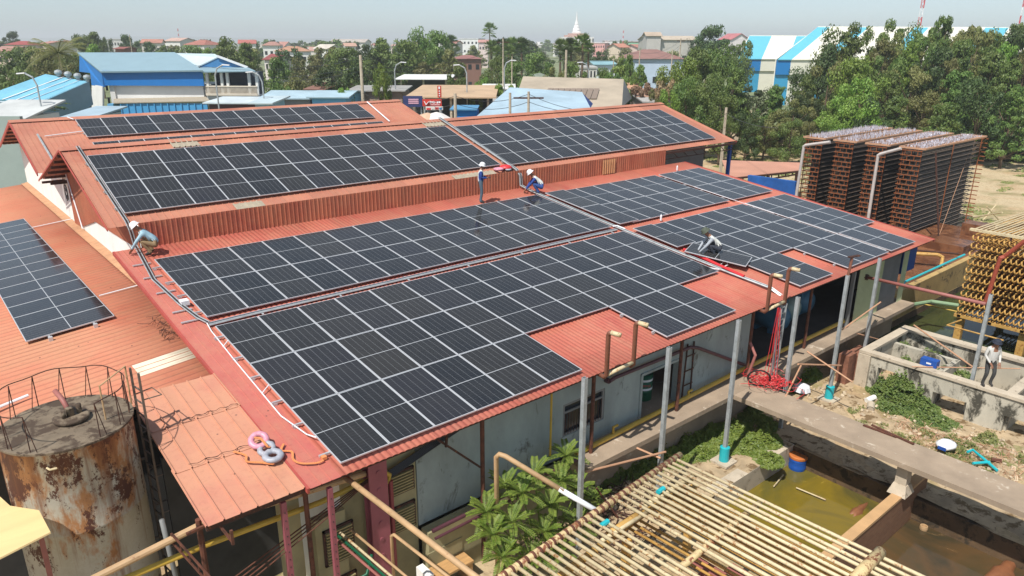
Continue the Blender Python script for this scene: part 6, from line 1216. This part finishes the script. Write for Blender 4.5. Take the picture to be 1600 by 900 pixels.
BG = [
 (10, 42, 70, 64, 250, 'hip', (224, 206, 190), (196, 66, 60), 'far house with bright red hip roof at the left edge'),
 (-6, 22, 80, 72, 200, 'gable', (220, 200, 180), (196, 130, 110), 'tan roofed house at the left edge under the red roof'),
 (60, 76, 68, 64, 260, 'gable', (226, 214, 206), (206, 130, 110), 'small orange roofed house right of the red hip roof'),
 (92, 106, 68, 63, 300, 'hip', (230, 224, 220), (190, 120, 104), 'far house with brownish roof behind the coconut palm'),
 (168, 190, 62, 57, 340, 'flat', (214, 212, 208), (190, 186, 182), 'grey-white flat roofed block left of the dark tree'),
 (222, 250, 67, 61, 300, 'gable', (236, 226, 216), (212, 126, 98), 'white house with orange gable roof on the left skyline'),
 (256, 282, 64, 59, 330, 'gable', (240, 236, 230), (220, 170, 150), 'white terrace with pale red roof, tallest on the left skyline'),
 (286, 320, 70, 62, 260, 'hip', (238, 232, 226), (202, 110, 88), 'wide orange hip roof above the blue building'),
 (180, 192, 76, 73, 200, 'gable', (160, 110, 90), (176, 84, 70), 'small red roof among trees above the blue building'),
 (374, 398, 68, 62, 300, 'gable', (240, 236, 230), (214, 100, 84), 'white house with red roof right of the big left tree'),
 (411, 436, 71, 65, 250, 'hip', (246, 244, 240), (196, 130, 112), 'white two storey house with brown hip roof in the town'),
 (430, 482, 80, 72, 215, 'hip', (244, 242, 238), (206, 140, 100), 'long white villa with orange and tan hip roof'),
 (412, 434, 93, 84, 190, 'gable', (236, 226, 220), (176, 66, 64), 'dark red roof in front of the long white villa'),
 (490, 512, 76, 69, 260, 'gable', (244, 242, 236), (224, 210, 190), 'pale cream gable house right of the long villa'),
 (515, 570, 66, 61, 380, 'gable', (236, 232, 224), (196, 180, 166), 'long pale terrace of shops on the skyline'),
 (540, 556, 72, 67, 300, 'gable', (244, 238, 230), (222, 160, 130), 'small orange roofed house under the long terrace'),
 (716, 748, 61, 58, 420, 'flat', (240, 240, 238), (220, 220, 220), 'white apartment block with rows of dark windows left of the tall palm'),
 (748, 762, 66, 62, 360, 'gable', (240, 220, 214), (220, 140, 126), 'pink roofed house beside the white apartment block'),
 (694, 712, 68, 63, 330, 'gable', (240, 232, 226), (214, 130, 110), 'small red roofed house left of the white apartment block'),
 (716, 752, 92, 86, 180, 'hip', (150, 110, 96), (176, 100, 92), 'small brown house with pinkish hip roof below the apartment block'),
 (927, 945, 68, 62, 420, 'flat', (236, 176, 170), (220, 170, 160), 'pink block right of the white spire'),
 (945, 968, 64, 60, 430, 'flat', (236, 234, 232), (210, 210, 210), 'white block with grey windows right of the pink one'),
 (968, 984, 74, 68, 300, 'gable', (240, 220, 196), (222, 130, 96), 'small orange roofed house left of the green block'),
 (982, 1001, 66, 60, 330, 'flat', (150, 204, 170), (180, 150, 130), 'mint green block on the skyline'),
 (996, 1012, 74, 69, 300, 'gable', (240, 220, 210), (206, 120, 100), 'small red roof right of the mint green block'),
 (1142, 1172, 62, 52, 320, 'front', (240, 232, 232), (220, 110, 112), 'white school block with red gable roof left of the striped warehouse'),
 (930, 962, 101, 95, 165, 'gable', (240, 244, 246), (130, 190, 204), 'low white house with pale teal roof in the middle of the town'),
 (905, 932, 107, 104, 150, 'flat', (226, 222, 214), (200, 196, 190), 'low flat whitish shed left of the teal roofed house'),
 (812, 846, 126, 117, 120, 'front', (60, 96, 90), (150, 166, 140), 'dark green shed with grey-green gable roof'),
 (890, 918, 138, 128, 105, 'gable', (120, 70, 60), (170, 80, 66), 'rusty red roof right of the dark green shed'),
 (480, 508, 139, 128, 98, 'gable', (150, 110, 90), (160, 100, 80), 'brown roof among trees left of the thick concrete pole'),
]
for b in BG: house(*b, dep=9 if b[4] < 250 else 12, yaw=((hash(b[0]*7+b[4]) % 7)-3)*.1, win=(5, 3) if b[5] == 'flat' else (3, 2), group='houses in the town')
# large recognisable far buildings
house(1012, 1090, 62, 56, 260, 'gable', (196, 192, 184), (214, 190, 160), 'large grey rendered hall with pale tan roof on the skyline', dep=20, nm='grey_hall', cat='hall', win=(6, 1))
house(1011, 1033, 56, 50, 258, 'gable', (200, 196, 190), (206, 176, 146), 'small tan roofed tower block at the left end of the grey hall', dep=8, nm='grey_tower', cat='hall', win=(2, 1))
house(984, 1067, 92, 77, 150, 'hip', (196, 212, 232), (168, 110, 96), 'big maroon hip roof on a pale blue house in front of the grey hall', dep=16, group=None, win=(5, 1))
# extra far town
R3 = random.Random(21); TW = []
for i in range(64):
    px = R3.uniform(-10, 1180); d = R3.uniform(380, 900); TW.append((px, d))
TW.sort()
for i, (px, d) in enumerate(TW):
    wp = R3.uniform(9, 22)*480/d; ye = 65+12.4*1144*1.05/d-R3.uniform(7, 11)*1150/d; rc = R3.choice([(206, 126, 104), (214, 150, 128), (226, 222, 216), (190, 110, 96), (236, 232, 226)]); wc = R3.choice([(240, 236, 230), (232, 222, 212), (244, 242, 240), (226, 206, 196)])
    house(px-wp/2, px+wp/2, ye, ye-R3.uniform(1.5, 3.5)*1150/d, d, R3.choice(['hip', 'gable', 'flat', 'gable']), wc, rc, 'tiny far town house, %s from the left along the skyline' % ordn(i), dep=10, yaw=R3.uniform(-.4, .4), win=None, group='tiny houses of the far town')
# temple with spire
F = Fr(901, 560, 0, 56); t = thing('temple', 'white tiered temple with pink roofs and a tall thin spire', 'temple', tuple(F.o))
u = lambda p: F.U(p); z = lambda p: F.Zp(p)
fbox(MB(), F, u(876), u(928), 0, 25, 0, z(58)).build('wall', wallm((244, 240, 236)), t)
mb = MB(); fbox(mb, F, u(884), u(921), 2, 22, z(58), z(54.5)); fbox(mb, F, u(890), u(915), 5, 19, z(54.5), z(52)); mb.build('tier', roofm((226, 170, 150)), t)
fbox(MB(), F, u(896), u(909), 8, 16, z(54), z(49)).build('tower', wallm((246, 244, 240)), t)
c = F((u(902.5)), 12, 0); MB().lathe(c, [(3.6, z(51)), (2.8, z(47)), (3.1, z(46.5)), (2.0, z(42)), (2.3, z(41.5)), (1.4, z(38)), (1.6, z(37.5)), (.8, z(32)), (.45, z(25)), (.15, z(17))], 12).build('spire', wallm((248, 246, 244)), t)
mb = MB(); [fbox(mb, F, u(879+i*5.2), u(881+i*5.2), -.1, .05, z(66), z(60)) for i in range(10)]; mb.build('windows', M['glass_d'], t)
# ---- mid distance sheds
def shedm(*a, **k): k.setdefault('nm', 'shed'); k.setdefault('cat', 'shed'); k.setdefault('win', None); return house(*a, **k)
shedm(412, 484, 153, 141, 84, 'gable', (150, 150, 150), (168, 204, 224), 'grey walled shed with pale blue roof behind the rear hall', dep=9)
shedm(487, 540, 151, 141, 83, 'gable', (120, 190, 232), (166, 206, 226), 'light blue walled shed joined to the pale blue roof', dep=9)
shedm(398, 420, 160, 152, 70, 'shed', (150, 190, 210), (190, 216, 226), 'end of a pale blue roof left of the grey walled shed', dep=5)
shedm(622, 700, 123, 118, 118, 'shed', (240, 240, 240), (246, 246, 244), 'white canopy roof on posts in front of the trees', dep=10, open_=True)
shedm(548, 628, 141, 136, 92, 'shed', (176, 150, 136), (170, 166, 160), 'long low shed with rusty patchwork wall', dep=6)
tS, F, w_, ze = shedm(640, 768, 151, 133, 80, 'shed', (60, 50, 44), (222, 176, 126), 'large tan roofed market shed open and dark underneath', dep=16, open_=True)
shedm(757, 800, 138, 135, 100, 'shed', (230, 230, 230), (240, 238, 232), 'white flat roof right of the tan market shed', dep=6)
F = Fr(905, 72, 0, 160); t = thing('shed', 'wide tan roofed shed carrying a row of old brown panels', 'shed', tuple(F.o)); u = lambda p: F.U(p); z = lambda p: F.Zp(p)
zE = z(168); zR = z(139)
MB().slab([F(u(800), 0, zE), F(u(972), 0, zE), F(u(1003), 13, zR+.35), F(u(820), 13, zR+.6)], .12).build('roof', roofm((198, 176, 146)), t)
MB().slab([F(u(972), 0, zE), F(u(1020), 13.1, zE), F(u(1003), 13, zR+.3)], .1).build('gable', M['greysheet2'], t)
fbox(MB(), F, u(800), u(968), .5, 12, 0, zE-.15).build('wall', wallm((150, 140, 126)), t)
mb = MB(); A, B, C_, D = F(u(845), 3.2, 0), F(u(938), 3.2, 0), F(u(950), 7.6, 0), F(u(862), 7.6, 0)
def onr(p, v): return Vector((p.x, p.y, ZG+zE+(zR+.45-zE)*v/13+.1))
for i in range(9):
    a0 = A.lerp(B, i/9+.004); a1 = A.lerp(B, (i+1)/9-.006); b1 = D.lerp(C_, (i+1)/9-.006); b0 = D.lerp(C_, i/9+.004); mb.slab([onr(a0, 3.2), onr(a1, 3.2), onr(b1, 7.6), onr(b0, 7.6)], .05)
mb.each('old_panel', painted('old_panel', (150, 132, 116), .5, .1), t)
F = Fr(840, 62, 0, 170); t = thing('shed', 'low shed with wide pale blue roof just behind the factory ridge', 'shed', tuple(F.o)); u = lambda p: F.U(p); z = lambda p: F.Zp(p)
MB().slab([F(u(742), -2, z(182)), F(u(925), -2, z(176)), F(u(924), 9, z(160)+.3), F(u(796), 9, z(156)+.5)], .1).build('roof', roofm((164, 200, 222)), t)
MB().slab([F(u(918), 0, z(177)), F(u(940), 7, z(172)), F(u(925), 9, z(160)+.2)], .1).build('gable', wallm((30, 60, 120)), t)
fbox(MB(), F, u(750), u(918), 0, 8, 0, z(186)).build('wall', wallm((40, 90, 160)), t)
F = Fr(728, 66, 0, 175); t = thing('blue_hut', 'bright blue painted hut between the signs and the blue roof', 'hut', tuple(F.o)); fbox(MB(), F, F.U(712), F.U(745), 0, 4, 0, F.Zp(172)).build('wall', wallm((30, 140, 214)), t); fbox(MB(), F, F.U(703), F.U(746), -.3, 4.2, F.Zp(172), F.Zp(170)).build('roof', wallm((90, 150, 190)), t)
shedm(937, 1000, 141, 129, 98, 'gable', (150, 110, 90), (226, 156, 110), 'orange roofed house right of the old panels', dep=10, cat='house', nm='house')
shedm(1000, 1052, 150, 138, 84, 'gable', (170, 160, 150), (214, 158, 124), 'faded orange roof behind the dry tree', dep=8, cat='house', nm='house')
shedm(1010, 1052, 158, 154, 80, 'shed', (190, 190, 190), (190, 186, 180), 'grey shed roof beside the right trees', dep=6)
# signs and parasols of the street shop
def sign(px0, px1, y0, y1, d, rgb, lab, marks):
    F = Fr((px0+px1)/2, d, 0, (y0+y1)/2); t = thing('shop_sign', lab, 'sign', tuple(F.o)); u0, u1, z0, z1 = F.U(px0), F.U(px1), F.Zp(y1), F.Zp(y0)
    fbox(MB(), F, u0, u1, 0, .15, z0, z1).build('board', painted('sign_%d_%d_%d' % rgb, rgb, .5, .06), t); mb = MB(); fbox(mb, F, u0+.1, u0+.2, .16, .26, 0, z0+.2); fbox(mb, F, u1-.2, u1-.1, .16, .26, 0, z0+.2); mb.build('post', M['steel'], t)
    for (a, b, c, e, col) in marks: fbox(MB(), F, u0+(u1-u0)*a, u0+(u1-u0)*b, -.03, .0, z0+(z1-z0)*c, z0+(z1-z0)*e).build('lettering', col, t)
    return F, t
wm = M['white_p']
sign(630, 660, 150, 167, 66, (52, 62, 110), 'navy shop banner with a pale printed block', [(.27, .8, .28, .4, painted('pinkish', (220, 170, 190))), (.27, .8, .45, .57, painted('pinkish', (220, 170, 190))), (.27, .8, .62, .74, painted('pinkish', (220, 170, 190)))])
F, t = sign(660, 690, 155, 166, 64, (206, 60, 44), 'red shop sign with white lettering beside the navy banner', [(.38, .44, .4, .75, wm), (.46, .56, .45, .7, wm), (.58, .62, .35, .75, wm), (.64, .68, .45, .7, wm), (.74, .82, .4, .75, wm), (.84, .94, .45, .7, wm), (.4, .9, .18, .24, wm)])
mb = MB(); a = F(F.U(663), -.04, F.Zp(158)); b = F(F.U(666), -.04, F.Zp(163.5)); c_ = F(F.U(670), -.04, F.Zp(158.5)); mb.beam(a, b, .3, .05); mb.beam(b, c_, .3, .05); mb.build('emblem', wm, t)
sign(665, 692, 166.5, 172, 63.5, (230, 226, 220), 'white strip sign with red and blue patches under the red sign', [(.05, .3, .1, .6, M['red_p']), (.55, .75, .2, .8, M['red_p']), (.8, .95, .2, .7, painted('skyblue', (60, 140, 200)))])
sign(683.5, 689.5, 134, 152.5, 68, (206, 70, 40), 'narrow upright red sign above the shop roofs', [(.3, .7, .72, .93, wm), (.35, .65, .5, .6, wm), (.35, .65, .3, .4, wm), (.35, .65, .12, .2, wm)])
for k, (px, py, rgb) in enumerate(((668, 176, (214, 180, 150)), (682, 175, (236, 230, 224)))):
    F = Fr(px, 60, 0, py); t = thing('parasol', '%s market parasol below the shop signs' % ('tan' if k == 0 else 'white'), 'parasol', tuple(F.o), 'market parasols'); zt = F.Zp(py); MB().lathe(F.o, [(1.3, zt-.55), (1.25, zt-.5), (.6, zt-.15), (.05, zt)], 8).build('canopy', painted('parasol_%d' % k, rgb), t); MB().tube([F.o, F.o+Vector((0, 0, zt))], .04, 6).build('pole', M['steel'], t)
# ---- blue and white building left
F = Fr(240, 88, -.02, 112); u = lambda p, v=0: F.U(p, v); z = lambda p: F.Zp(p)
bb = thing('blue_building', 'white building with sloping pale roof and deep bright blue metal fascia', 'building', tuple(F.o))
bl = painted('bright_blue_cladding', (20, 118, 196), .5, .08); lb = painted('pale_blue_roof', (144, 172, 184), .55, .06)
uL, uR = u(160), u(316); zf1, zf0 = z(110), z(134)
MB().slab([F.hit(157, 111.5, -.5), F.hit(317, 109.5, -.5), F.hit(273, 81.5, 10), F.hit(121, 82, 10)], .18).build('roof', lb, bb)
fbox(MB(), F, uL, uR, 0, .2, zf0, zf1).build('fascia', bl, bb)
mb = MB(); mb.slab([F.hit(162, 136, 0), F.hit(159, 113, 0), F.hit(124, 84.5, 9.6), F.hit(124, 112, 9.6), F.hit(141, 114, 4.6), F.hit(143, 133, 4.4)][::-1], .2); mb.build('side_fascia', bl, bb)
mb = MB(); fbox(mb, F, uL+.7, uR-.4, .6, 10, 0, zf0); mb.build('wall', wallm((238, 238, 236)), bb)
mb = MB(); mb.slab([F.hit(163, 180, .3), F.hit(163, 135, .3), F.hit(146, 132, 4.6), F.hit(146, 180, 4.6)][::-1], .2); fbox(mb, F, uL+.3, uL+.9, .4, 6, 0, zf0); mb.build('side_wall', wallm((226, 224, 220)), bb)
for i in range(2): fbox(MB(), F, u(153)+i*.0, u(156), 1.1, 1.2, z(172)+i*2.2, z(172)+1.4+i*2.2).build('window', M['glass_d'], bb)
MB().slab([F.hit(177, 160.5, -3.2), F.hit(327, 157.5, -3.2), F.hit(322, 151, .6), F.hit(178, 154, .6)], .1).build('porch_roof', M['grey_sheet'], bb)
q0 = F.hit(191, 184, -3.0); q1 = F.hit(326, 182, -3.0); q1.z = q0.z; b_ = corr(q0, q1-q0, (0, 0, F.hit(191, 161, -3.0).z-q0.z), .8, .14, 'trap', t=.05); b_.build('porch_wall', painted('sky_blue_cladding', (76, 160, 214), .5, .08), bb)
fbox(MB(), F, u(180), u(189), -2.9, 1, 0, F.hit(185, 162.5, -3).z-ZG).build('porch_side', painted('sky_blue_cladding2', (110, 176, 220), .5, .08), bb)
# balcony house
bh = thing('balcony_house', 'white house with blue gable and long balcony right of the blue building', 'house', tuple(F.o)); zb, zt_ = z(149), z(113)
fbox(MB(), F, u(316), u(396), .5, 4, 0, zb).build('wall', wallm((232, 230, 226)), bh)
mb = MB(); fbox(mb, F, u(316), u(388), 3.5, 5, zb, zt_); mb.build('upper_wall', wallm((70, 80, 92)), bh)
for p in (318, 341, 350, 384, 396): fbox(MB(), F, u(p), u(p)+.3, .3, .6, zb, zt_).build('column', wallm((236, 236, 232)), bh)
mb = MB(); fbox(mb, F, u(316), u(398), .2, .45, zb, zb+.25); fbox(mb, F, u(316), u(398), .2, .45, zb+1.0, zb+1.15)
for i in range(44): uu = u(316)+(u(398)-u(316))*i/44; fbox(mb, F, uu, uu+.07, .25, .4, zb+.25, zb+1.0)
mb.build('balustrade', wallm((226, 214, 196)), bh)
MB().slab([F.hit(315, 112, -.4), F.hit(399, 110.5, -.4), F.hit(386, 104.6, 3.2), F.hit(312, 105, 3.2)], .12).build('porch_roof', lb, bh)
MB().slab([F.hit(308, 104, 2.9), F.hit(341, 88.3, 2.9), F.hit(336, 84.2, 11), F.hit(274, 83, 11)], .12).build('roof', painted('bright_pale_roof', (206, 224, 230)), bh)
mb = MB(); mb.slab([F.hit(309, 105, 3), F.hit(384, 105, 3), F.hit(341, 88.6, 3)], .15); mb.build('gable', painted('mid_blue_gable', (66, 132, 186)), bh)
MB().beam(F.hit(339, 87.6, 2.8), F.hit(387, 105.5, 2.7), .2, .25).build('barge_board', wallm((236, 238, 240)), bh)
shedm(326, 408, 160, 153, 80, 'shed', (90, 60, 60), (206, 222, 230), 'white awning roof in front of the balcony house', dep=5, open_=False)
# small ventilated blue shed far left
F = Fr(60, 78, .25, 140); t = thing('shed', 'pale blue roofed shed with four round roof ventilators at the left edge', 'shed', tuple(F.o)); u = lambda p: F.U(p); z = lambda p: F.Zp(p)
q00, q10, q11, q01 = F(u(-40), 0, z(153)), F(u(62), 0, z(159)), F(u(112), 7, z(133)), F(u(40), 7, z(123)+.2)
MB().slab([q00, q10, q11, q01], .12).build('roof', painted('cyan_roof', (130, 196, 222)), t)
mb = MB()
for i in range(4): f = (.38+.2*i); a = q00.lerp(q10, f); b = q01.lerp(q11, max(0, f+.02)); n_ = Vector((0, 0, .06)); mb.slab([a+n_, a.lerp(q10, .04)+n_, b.lerp(q11, .04)+n_, b+n_], .04)
mb.each('white_strip', M['white_p'], t)
for i in range(4): c = q01.lerp(q11, .30+.22*i); v_ = MB(); v_.lathe(c, [(.22, 0), (.22, .2), (.36, .24), (.42, .45), (.34, .64), (.08, .74)], 12); v_.build('ventilator', M['steel'], t)
MB().slab([q10, q10-Vector((0, 0, 3.5)), q11-Vector((0, 0, 2.6)), q11], .1).build('gable', painted('greyblue_wall', (140, 168, 184)), t)
fbox(MB(), F, u(-40), u(60), .3, 7, 0, z(161)).build('wall', wallm((190, 206, 214)), t)
shedm(-40, 36, 184, 156, 60, 'shed', (220, 224, 224), (206, 210, 208), 'pale grey sloping roof at the left edge', dep=5)
shedm(100, 136, 184, 166, 66, 'shed', (180, 200, 214), (166, 198, 218), 'small pale blue lean-to left of the blue building', dep=6)
mb = MB(); F = Fr(20, 46, 0, 200); fbox(mb, F, F.U(-60), F.U(34), 0, .3, 0, F.Zp(182)); single(mb, 'boundary_wall', 'tall grey-green sheet wall behind the lean-to roof', 'wall', mat('greygreen_sheet', S(160, 176, 170), .8, .12, .5))
MB
# ---- striped warehouses
def warehouse(lab, px0, px1, d, yE, yR, slant, stripes, dep, wallstr, yaw):
    F = Fr(px0, d, yaw, yE); t = thing('striped_warehouse', lab, 'warehouse', tuple(F.o)); z1, z2 = F.Zp(yE, px0), F.Zp(yR, px0, dep); L = F.U(px1); top = slant*d/FPX
    for i in range(len(stripes)):
        a = L*stripes[i][0]; b = L*stripes[i][1]; m = stripes[i][2]
        sh_ = (top*1.)
        MB().slab([F(a, 0, z1), F(b, 0, z1), F(b+sh_, dep, z2), F(a+sh_, dep, z2)], .2).build('roof_stripe', m, t)
        fbox(MB(), F, a, b, .3, .6, z1-3.0, z1-.15).build('fascia_stripe', M['deepblue'] if m is M['cyan_w'] else m, t); fbox(MB(), F, a, b, .7, 1., 0, z1-3.0).build('wall_stripe', M['wallcyan'] if m is M['cyan_w'] else m, t)
    MB().slab([F(0, .7, 0), F(0, .7, z1), F(top, dep, z2-.2), F(2*top, dep*2, z1), F(2*top, dep*2, 0)][::-1], .2).build('gable', M['cream_w'], t)
    MB().slab([F(L+top, dep, z2-.05), F(L+2*top, dep*2, z1), F(2*top, dep*2, z1), F(top, dep, z2-.05)][::-1], .2).build('rear_roof', M['cream_w'], t)
    return t
M['cyan_w'] = painted('cyan_roof_stripe', (108, 196, 222), .5, .05); M['cream_w'] = painted('cream_roof_stripe', (240, 236, 220), .6, .05); M['deepblue'] = painted('deep_blue_stripe', (20, 128, 200), .5, .05); M['wallcyan'] = painted('cyan_wall_stripe', (60, 164, 210), .5, .05)
L_ = 1750-1215
st = []; e = [(1215, 1237, 1), (1237, 1281, 0), (1281, 1301, 1), (1301, 1380, 0), (1380, 1404, 1), (1404, 1500, 0), (1500, 1540, 1), (1540, 1640, 0), (1640, 1690, 1), (1690, 1750, 0)]
warehouse('long cream warehouse striped in cyan rising behind the right trees', 1215, 1750, 150, 93, 42, 104, [((a-1215)/L_, (b-1215)/L_, M['cyan_w'] if c else M['cream_w']) for a, b, c in e], 16, None, .0)
warehouse('second cream and cyan striped warehouse left of the long one', 1153, 1262, 190, 92, 56, 44, [(0, .34, M['cyan_w']), (.34, .72, M['cream_w']), (.72, 1, M['cyan_w'])], 16, None, .0)
# ---- poles, lamps, masts, wires
PT = {}
def cpole(px, yt, d, r, lab, arm=None):
    p = at(px, yt, d); zt = p.z; p.z = ZG; t = thing('utility_pole', lab, 'pole', tuple(p), 'utility poles'); MB().tube([p, Vector((p.x, p.y, zt))], r, 8, r*.7).build('post', M['concrete_lt'], t)
    if arm: MB().beam(Vector((p.x, p.y, zt-.5))-RT*arm, Vector((p.x, p.y, zt-.5))+RT*arm, .12).build('crossarm', M['rust_dark'], t)
    PT[px] = Vector((p.x, p.y, zt)); return t
for a in ((563, 86, 84, .24, 'thick pale concrete pole rising from behind the rear hall'), (786, 60, 100, .12, 'thin tall pole right of the tan market shed', .8), (885, 78, 95, .2, 'pale pole in front of the sugar palms'), (711, 146, 58, .17, 'short stout pole right of the red sign'), (797, 145, 58, .14, 'short pole behind the right part of the ridge', None), (826, 143, 58, .14, 'short pole with crossarm at the blue roof', 1.2), (1000, 78, 110, .12, 'thin pole in front of the maroon roof'), (959, 92, 112, .1, 'thin pole left of the maroon roof'), (1064, 60, 150, .16, 'thin pole left of the dark round tree', .8), (1051, 77, 120, .12, 'thin pole right of the maroon roof'), (202, 54, 160, .1, 'thin leaning pole above the blue building'), (1135, 168, 66, .16, 'stout pole right of the upper roof corner'), (800, 88, 105, .1, 'thin pole left of the green shed')): cpole(*a)
def lamp(px, yt, d, side, lab):
    p = at(px, yt, d); zt = p.z; p.z = ZG; t = thing('street_lamp', lab, 'street lamp', tuple(p), 'street lamps'); h = zt-p.z; q = Vector((p.x, p.y, zt))
    MB().tube([p, q-Vector((0, 0, 1.0)), q-Vector((0, 0, .35))+RT*side*.25, q+RT*side*.9], .075, 6).build('post', M['steel'], t); MB().beam(q+RT*side*.8, q+RT*side*1.5-Vector((0, 0, .05)), .25, .1).build('lamp_head', M['white_p'], t)
for a in ((334, 101, 70, 1, 'street lamp in front of the balcony house'), (408, 112, 72, -1, 'street lamp beside the grey walled shed'), (616, 97, 92, 1, 'street lamp left of the white canopy'), (729, 101, 84, -1, 'street lamp over the tan market shed'), (788, 94, 92, 1, 'street lamp behind the short poles'), (920, 97, 95, -1, 'street lamp right of the pale pole'), (54, 114, 62, -1, 'street lamp with twin heads over the ventilated shed')): lamp(*a)
def mast(px, yt, d, w, lab):
    p = ground_at(px, d); zt = at(px, yt, d).z; t = thing('radio_mast', lab, 'mast', tuple(p)); 
    for k in range(12):
        z0 = p.z+(zt-p.z)*k/12; z1 = p.z+(zt-p.z)*(k+1)/12; mb = MB(); cs = [Vector((math.cos(a), math.sin(a), 0))*w for a in (0, 2.09, 4.19)]
        for i in range(3): a = p+cs[i]; b = p+cs[(i+1) % 3]; mb.beam((a.x, a.y, z0), (a.x, a.y, z1), .12); mb.beam((a.x, a.y, z0), (b.x, b.y, (z0+z1)/2), .07); mb.beam((b.x, b.y, (z0+z1)/2), (a.x, a.y, z1), .07)
        mb.build('mast_section', M['red_p'] if k % 2 else M['white_p'], t)
mast(1421, -25, 230, .55, 'red and white lattice mast behind the striped warehouse'); mast(1574, -25, 260, .18, 'thin mast behind the far right trees')
mast(284, 45, 500, .3, 'thin far mast above the town left of the big tree'); mast(972, 48, 500, .3, 'thin far mast right of the white spire')
mb = MB()
def wire(a, b, sag): mb.tube([a.lerp(b, t)-Vector((0, 0, sag*4*t*(1-t))) for t in np.linspace(0, 1, 9)], .022, 3)
seq = [at(300, 96, 90), PT[563], PT[786], PT[1000], PT[1064]]
for dz in (-.4, -1.3, -1.8):
    for a, b in zip(seq, seq[1:]): wire(a+Vector((0, 0, dz)), b+Vector((0, 0, dz)), .9)
for dz in (-.2, -.8): wire(PT[711]+Vector((0, 0, dz)), PT[826]+Vector((0, 0, dz)), .5); wire(PT[563]+Vector((0, 0, -4+dz)), PT[711]+Vector((0, 0, dz)), 1.); wire(PT[826]+Vector((0, 0, dz)), at(940, 176, 50), .3)
wire(PT[1135]+Vector((0, 0, -.5)), at(1215, 200, 50), .3); wire(PT[1135]+Vector((0, 0, -.5)), at(1085, 188, 60), .6)
single(mb, 'overhead_wires', 'thin dark overhead wires strung between the poles behind the factory', 'wires', M['black'])
# field objects
mb = MB(); [mb.tube([atZ(px, py, ZG), atZ(px+dx, py-dy, ZG+1.2)], .05, 5) for px, py, dx, dy in ((1535, 345, 22, 26), (1562, 345, -20, 22), (1520, 340, 46, 8))]; single(mb, 'crossed_poles', 'pale crossed poles lying in the dry field', 'poles', M['cream_pipe'])
single(MB().box(atZ(1157, 225, ZG), atZ(1157, 225, ZG)+Vector((1.3, 1.0, 1.3))), 'water_tank', 'pale concrete box at the field edge right of the hall', 'tank', M['concrete_lt'])
# hills
mb = MB(); n = 60
hp = [(-300+i*14, 60.5-3.6*math.exp(-((i-38)/13)**2)-1.2*math.sin(i*.9)*.3) for i in range(n)]
for (px, py) in hp: a = ground_at(px, 5200); b = at(px, min(py, 64), 5200); mb.v += [tuple(a), tuple(b), tuple(b+FW*300+Vector((0, 0, -20))), tuple(a+FW*900)]
for i in range(n-1):
    for k in range(3): mb.f.append((i*4+k, i*4+4+k, i*4+5+k, i*4+1+k)); mb.mi.append(0)
tag(mb.build('hills', painted('hill_green', (96, 112, 90), .95, .2, scale=.002)), kind='structure')
# ================================================================== HAZE
mb = MB(); mb.box((-9500, -9500, -8.0), (9500, 9500, 45)); me_ = bpy.data.materials.new('haze_air'); me_.use_nodes = True; nt = me_.node_tree; nt.nodes.clear()
out = nt.nodes.new('ShaderNodeOutputMaterial'); pv = nt.nodes.new('ShaderNodeVolumePrincipled'); pv.inputs['Density'].default_value = HAZE; pv.inputs['Color'].default_value = (.95, .985, 1., 1); pv.inputs['Anisotropy'].default_value = .1
nt.links.new(pv.outputs[0], out.inputs['Volume'])
if HAZE > 0: hz = mb.build('haze', me_); tag(hz, kind='stuff')
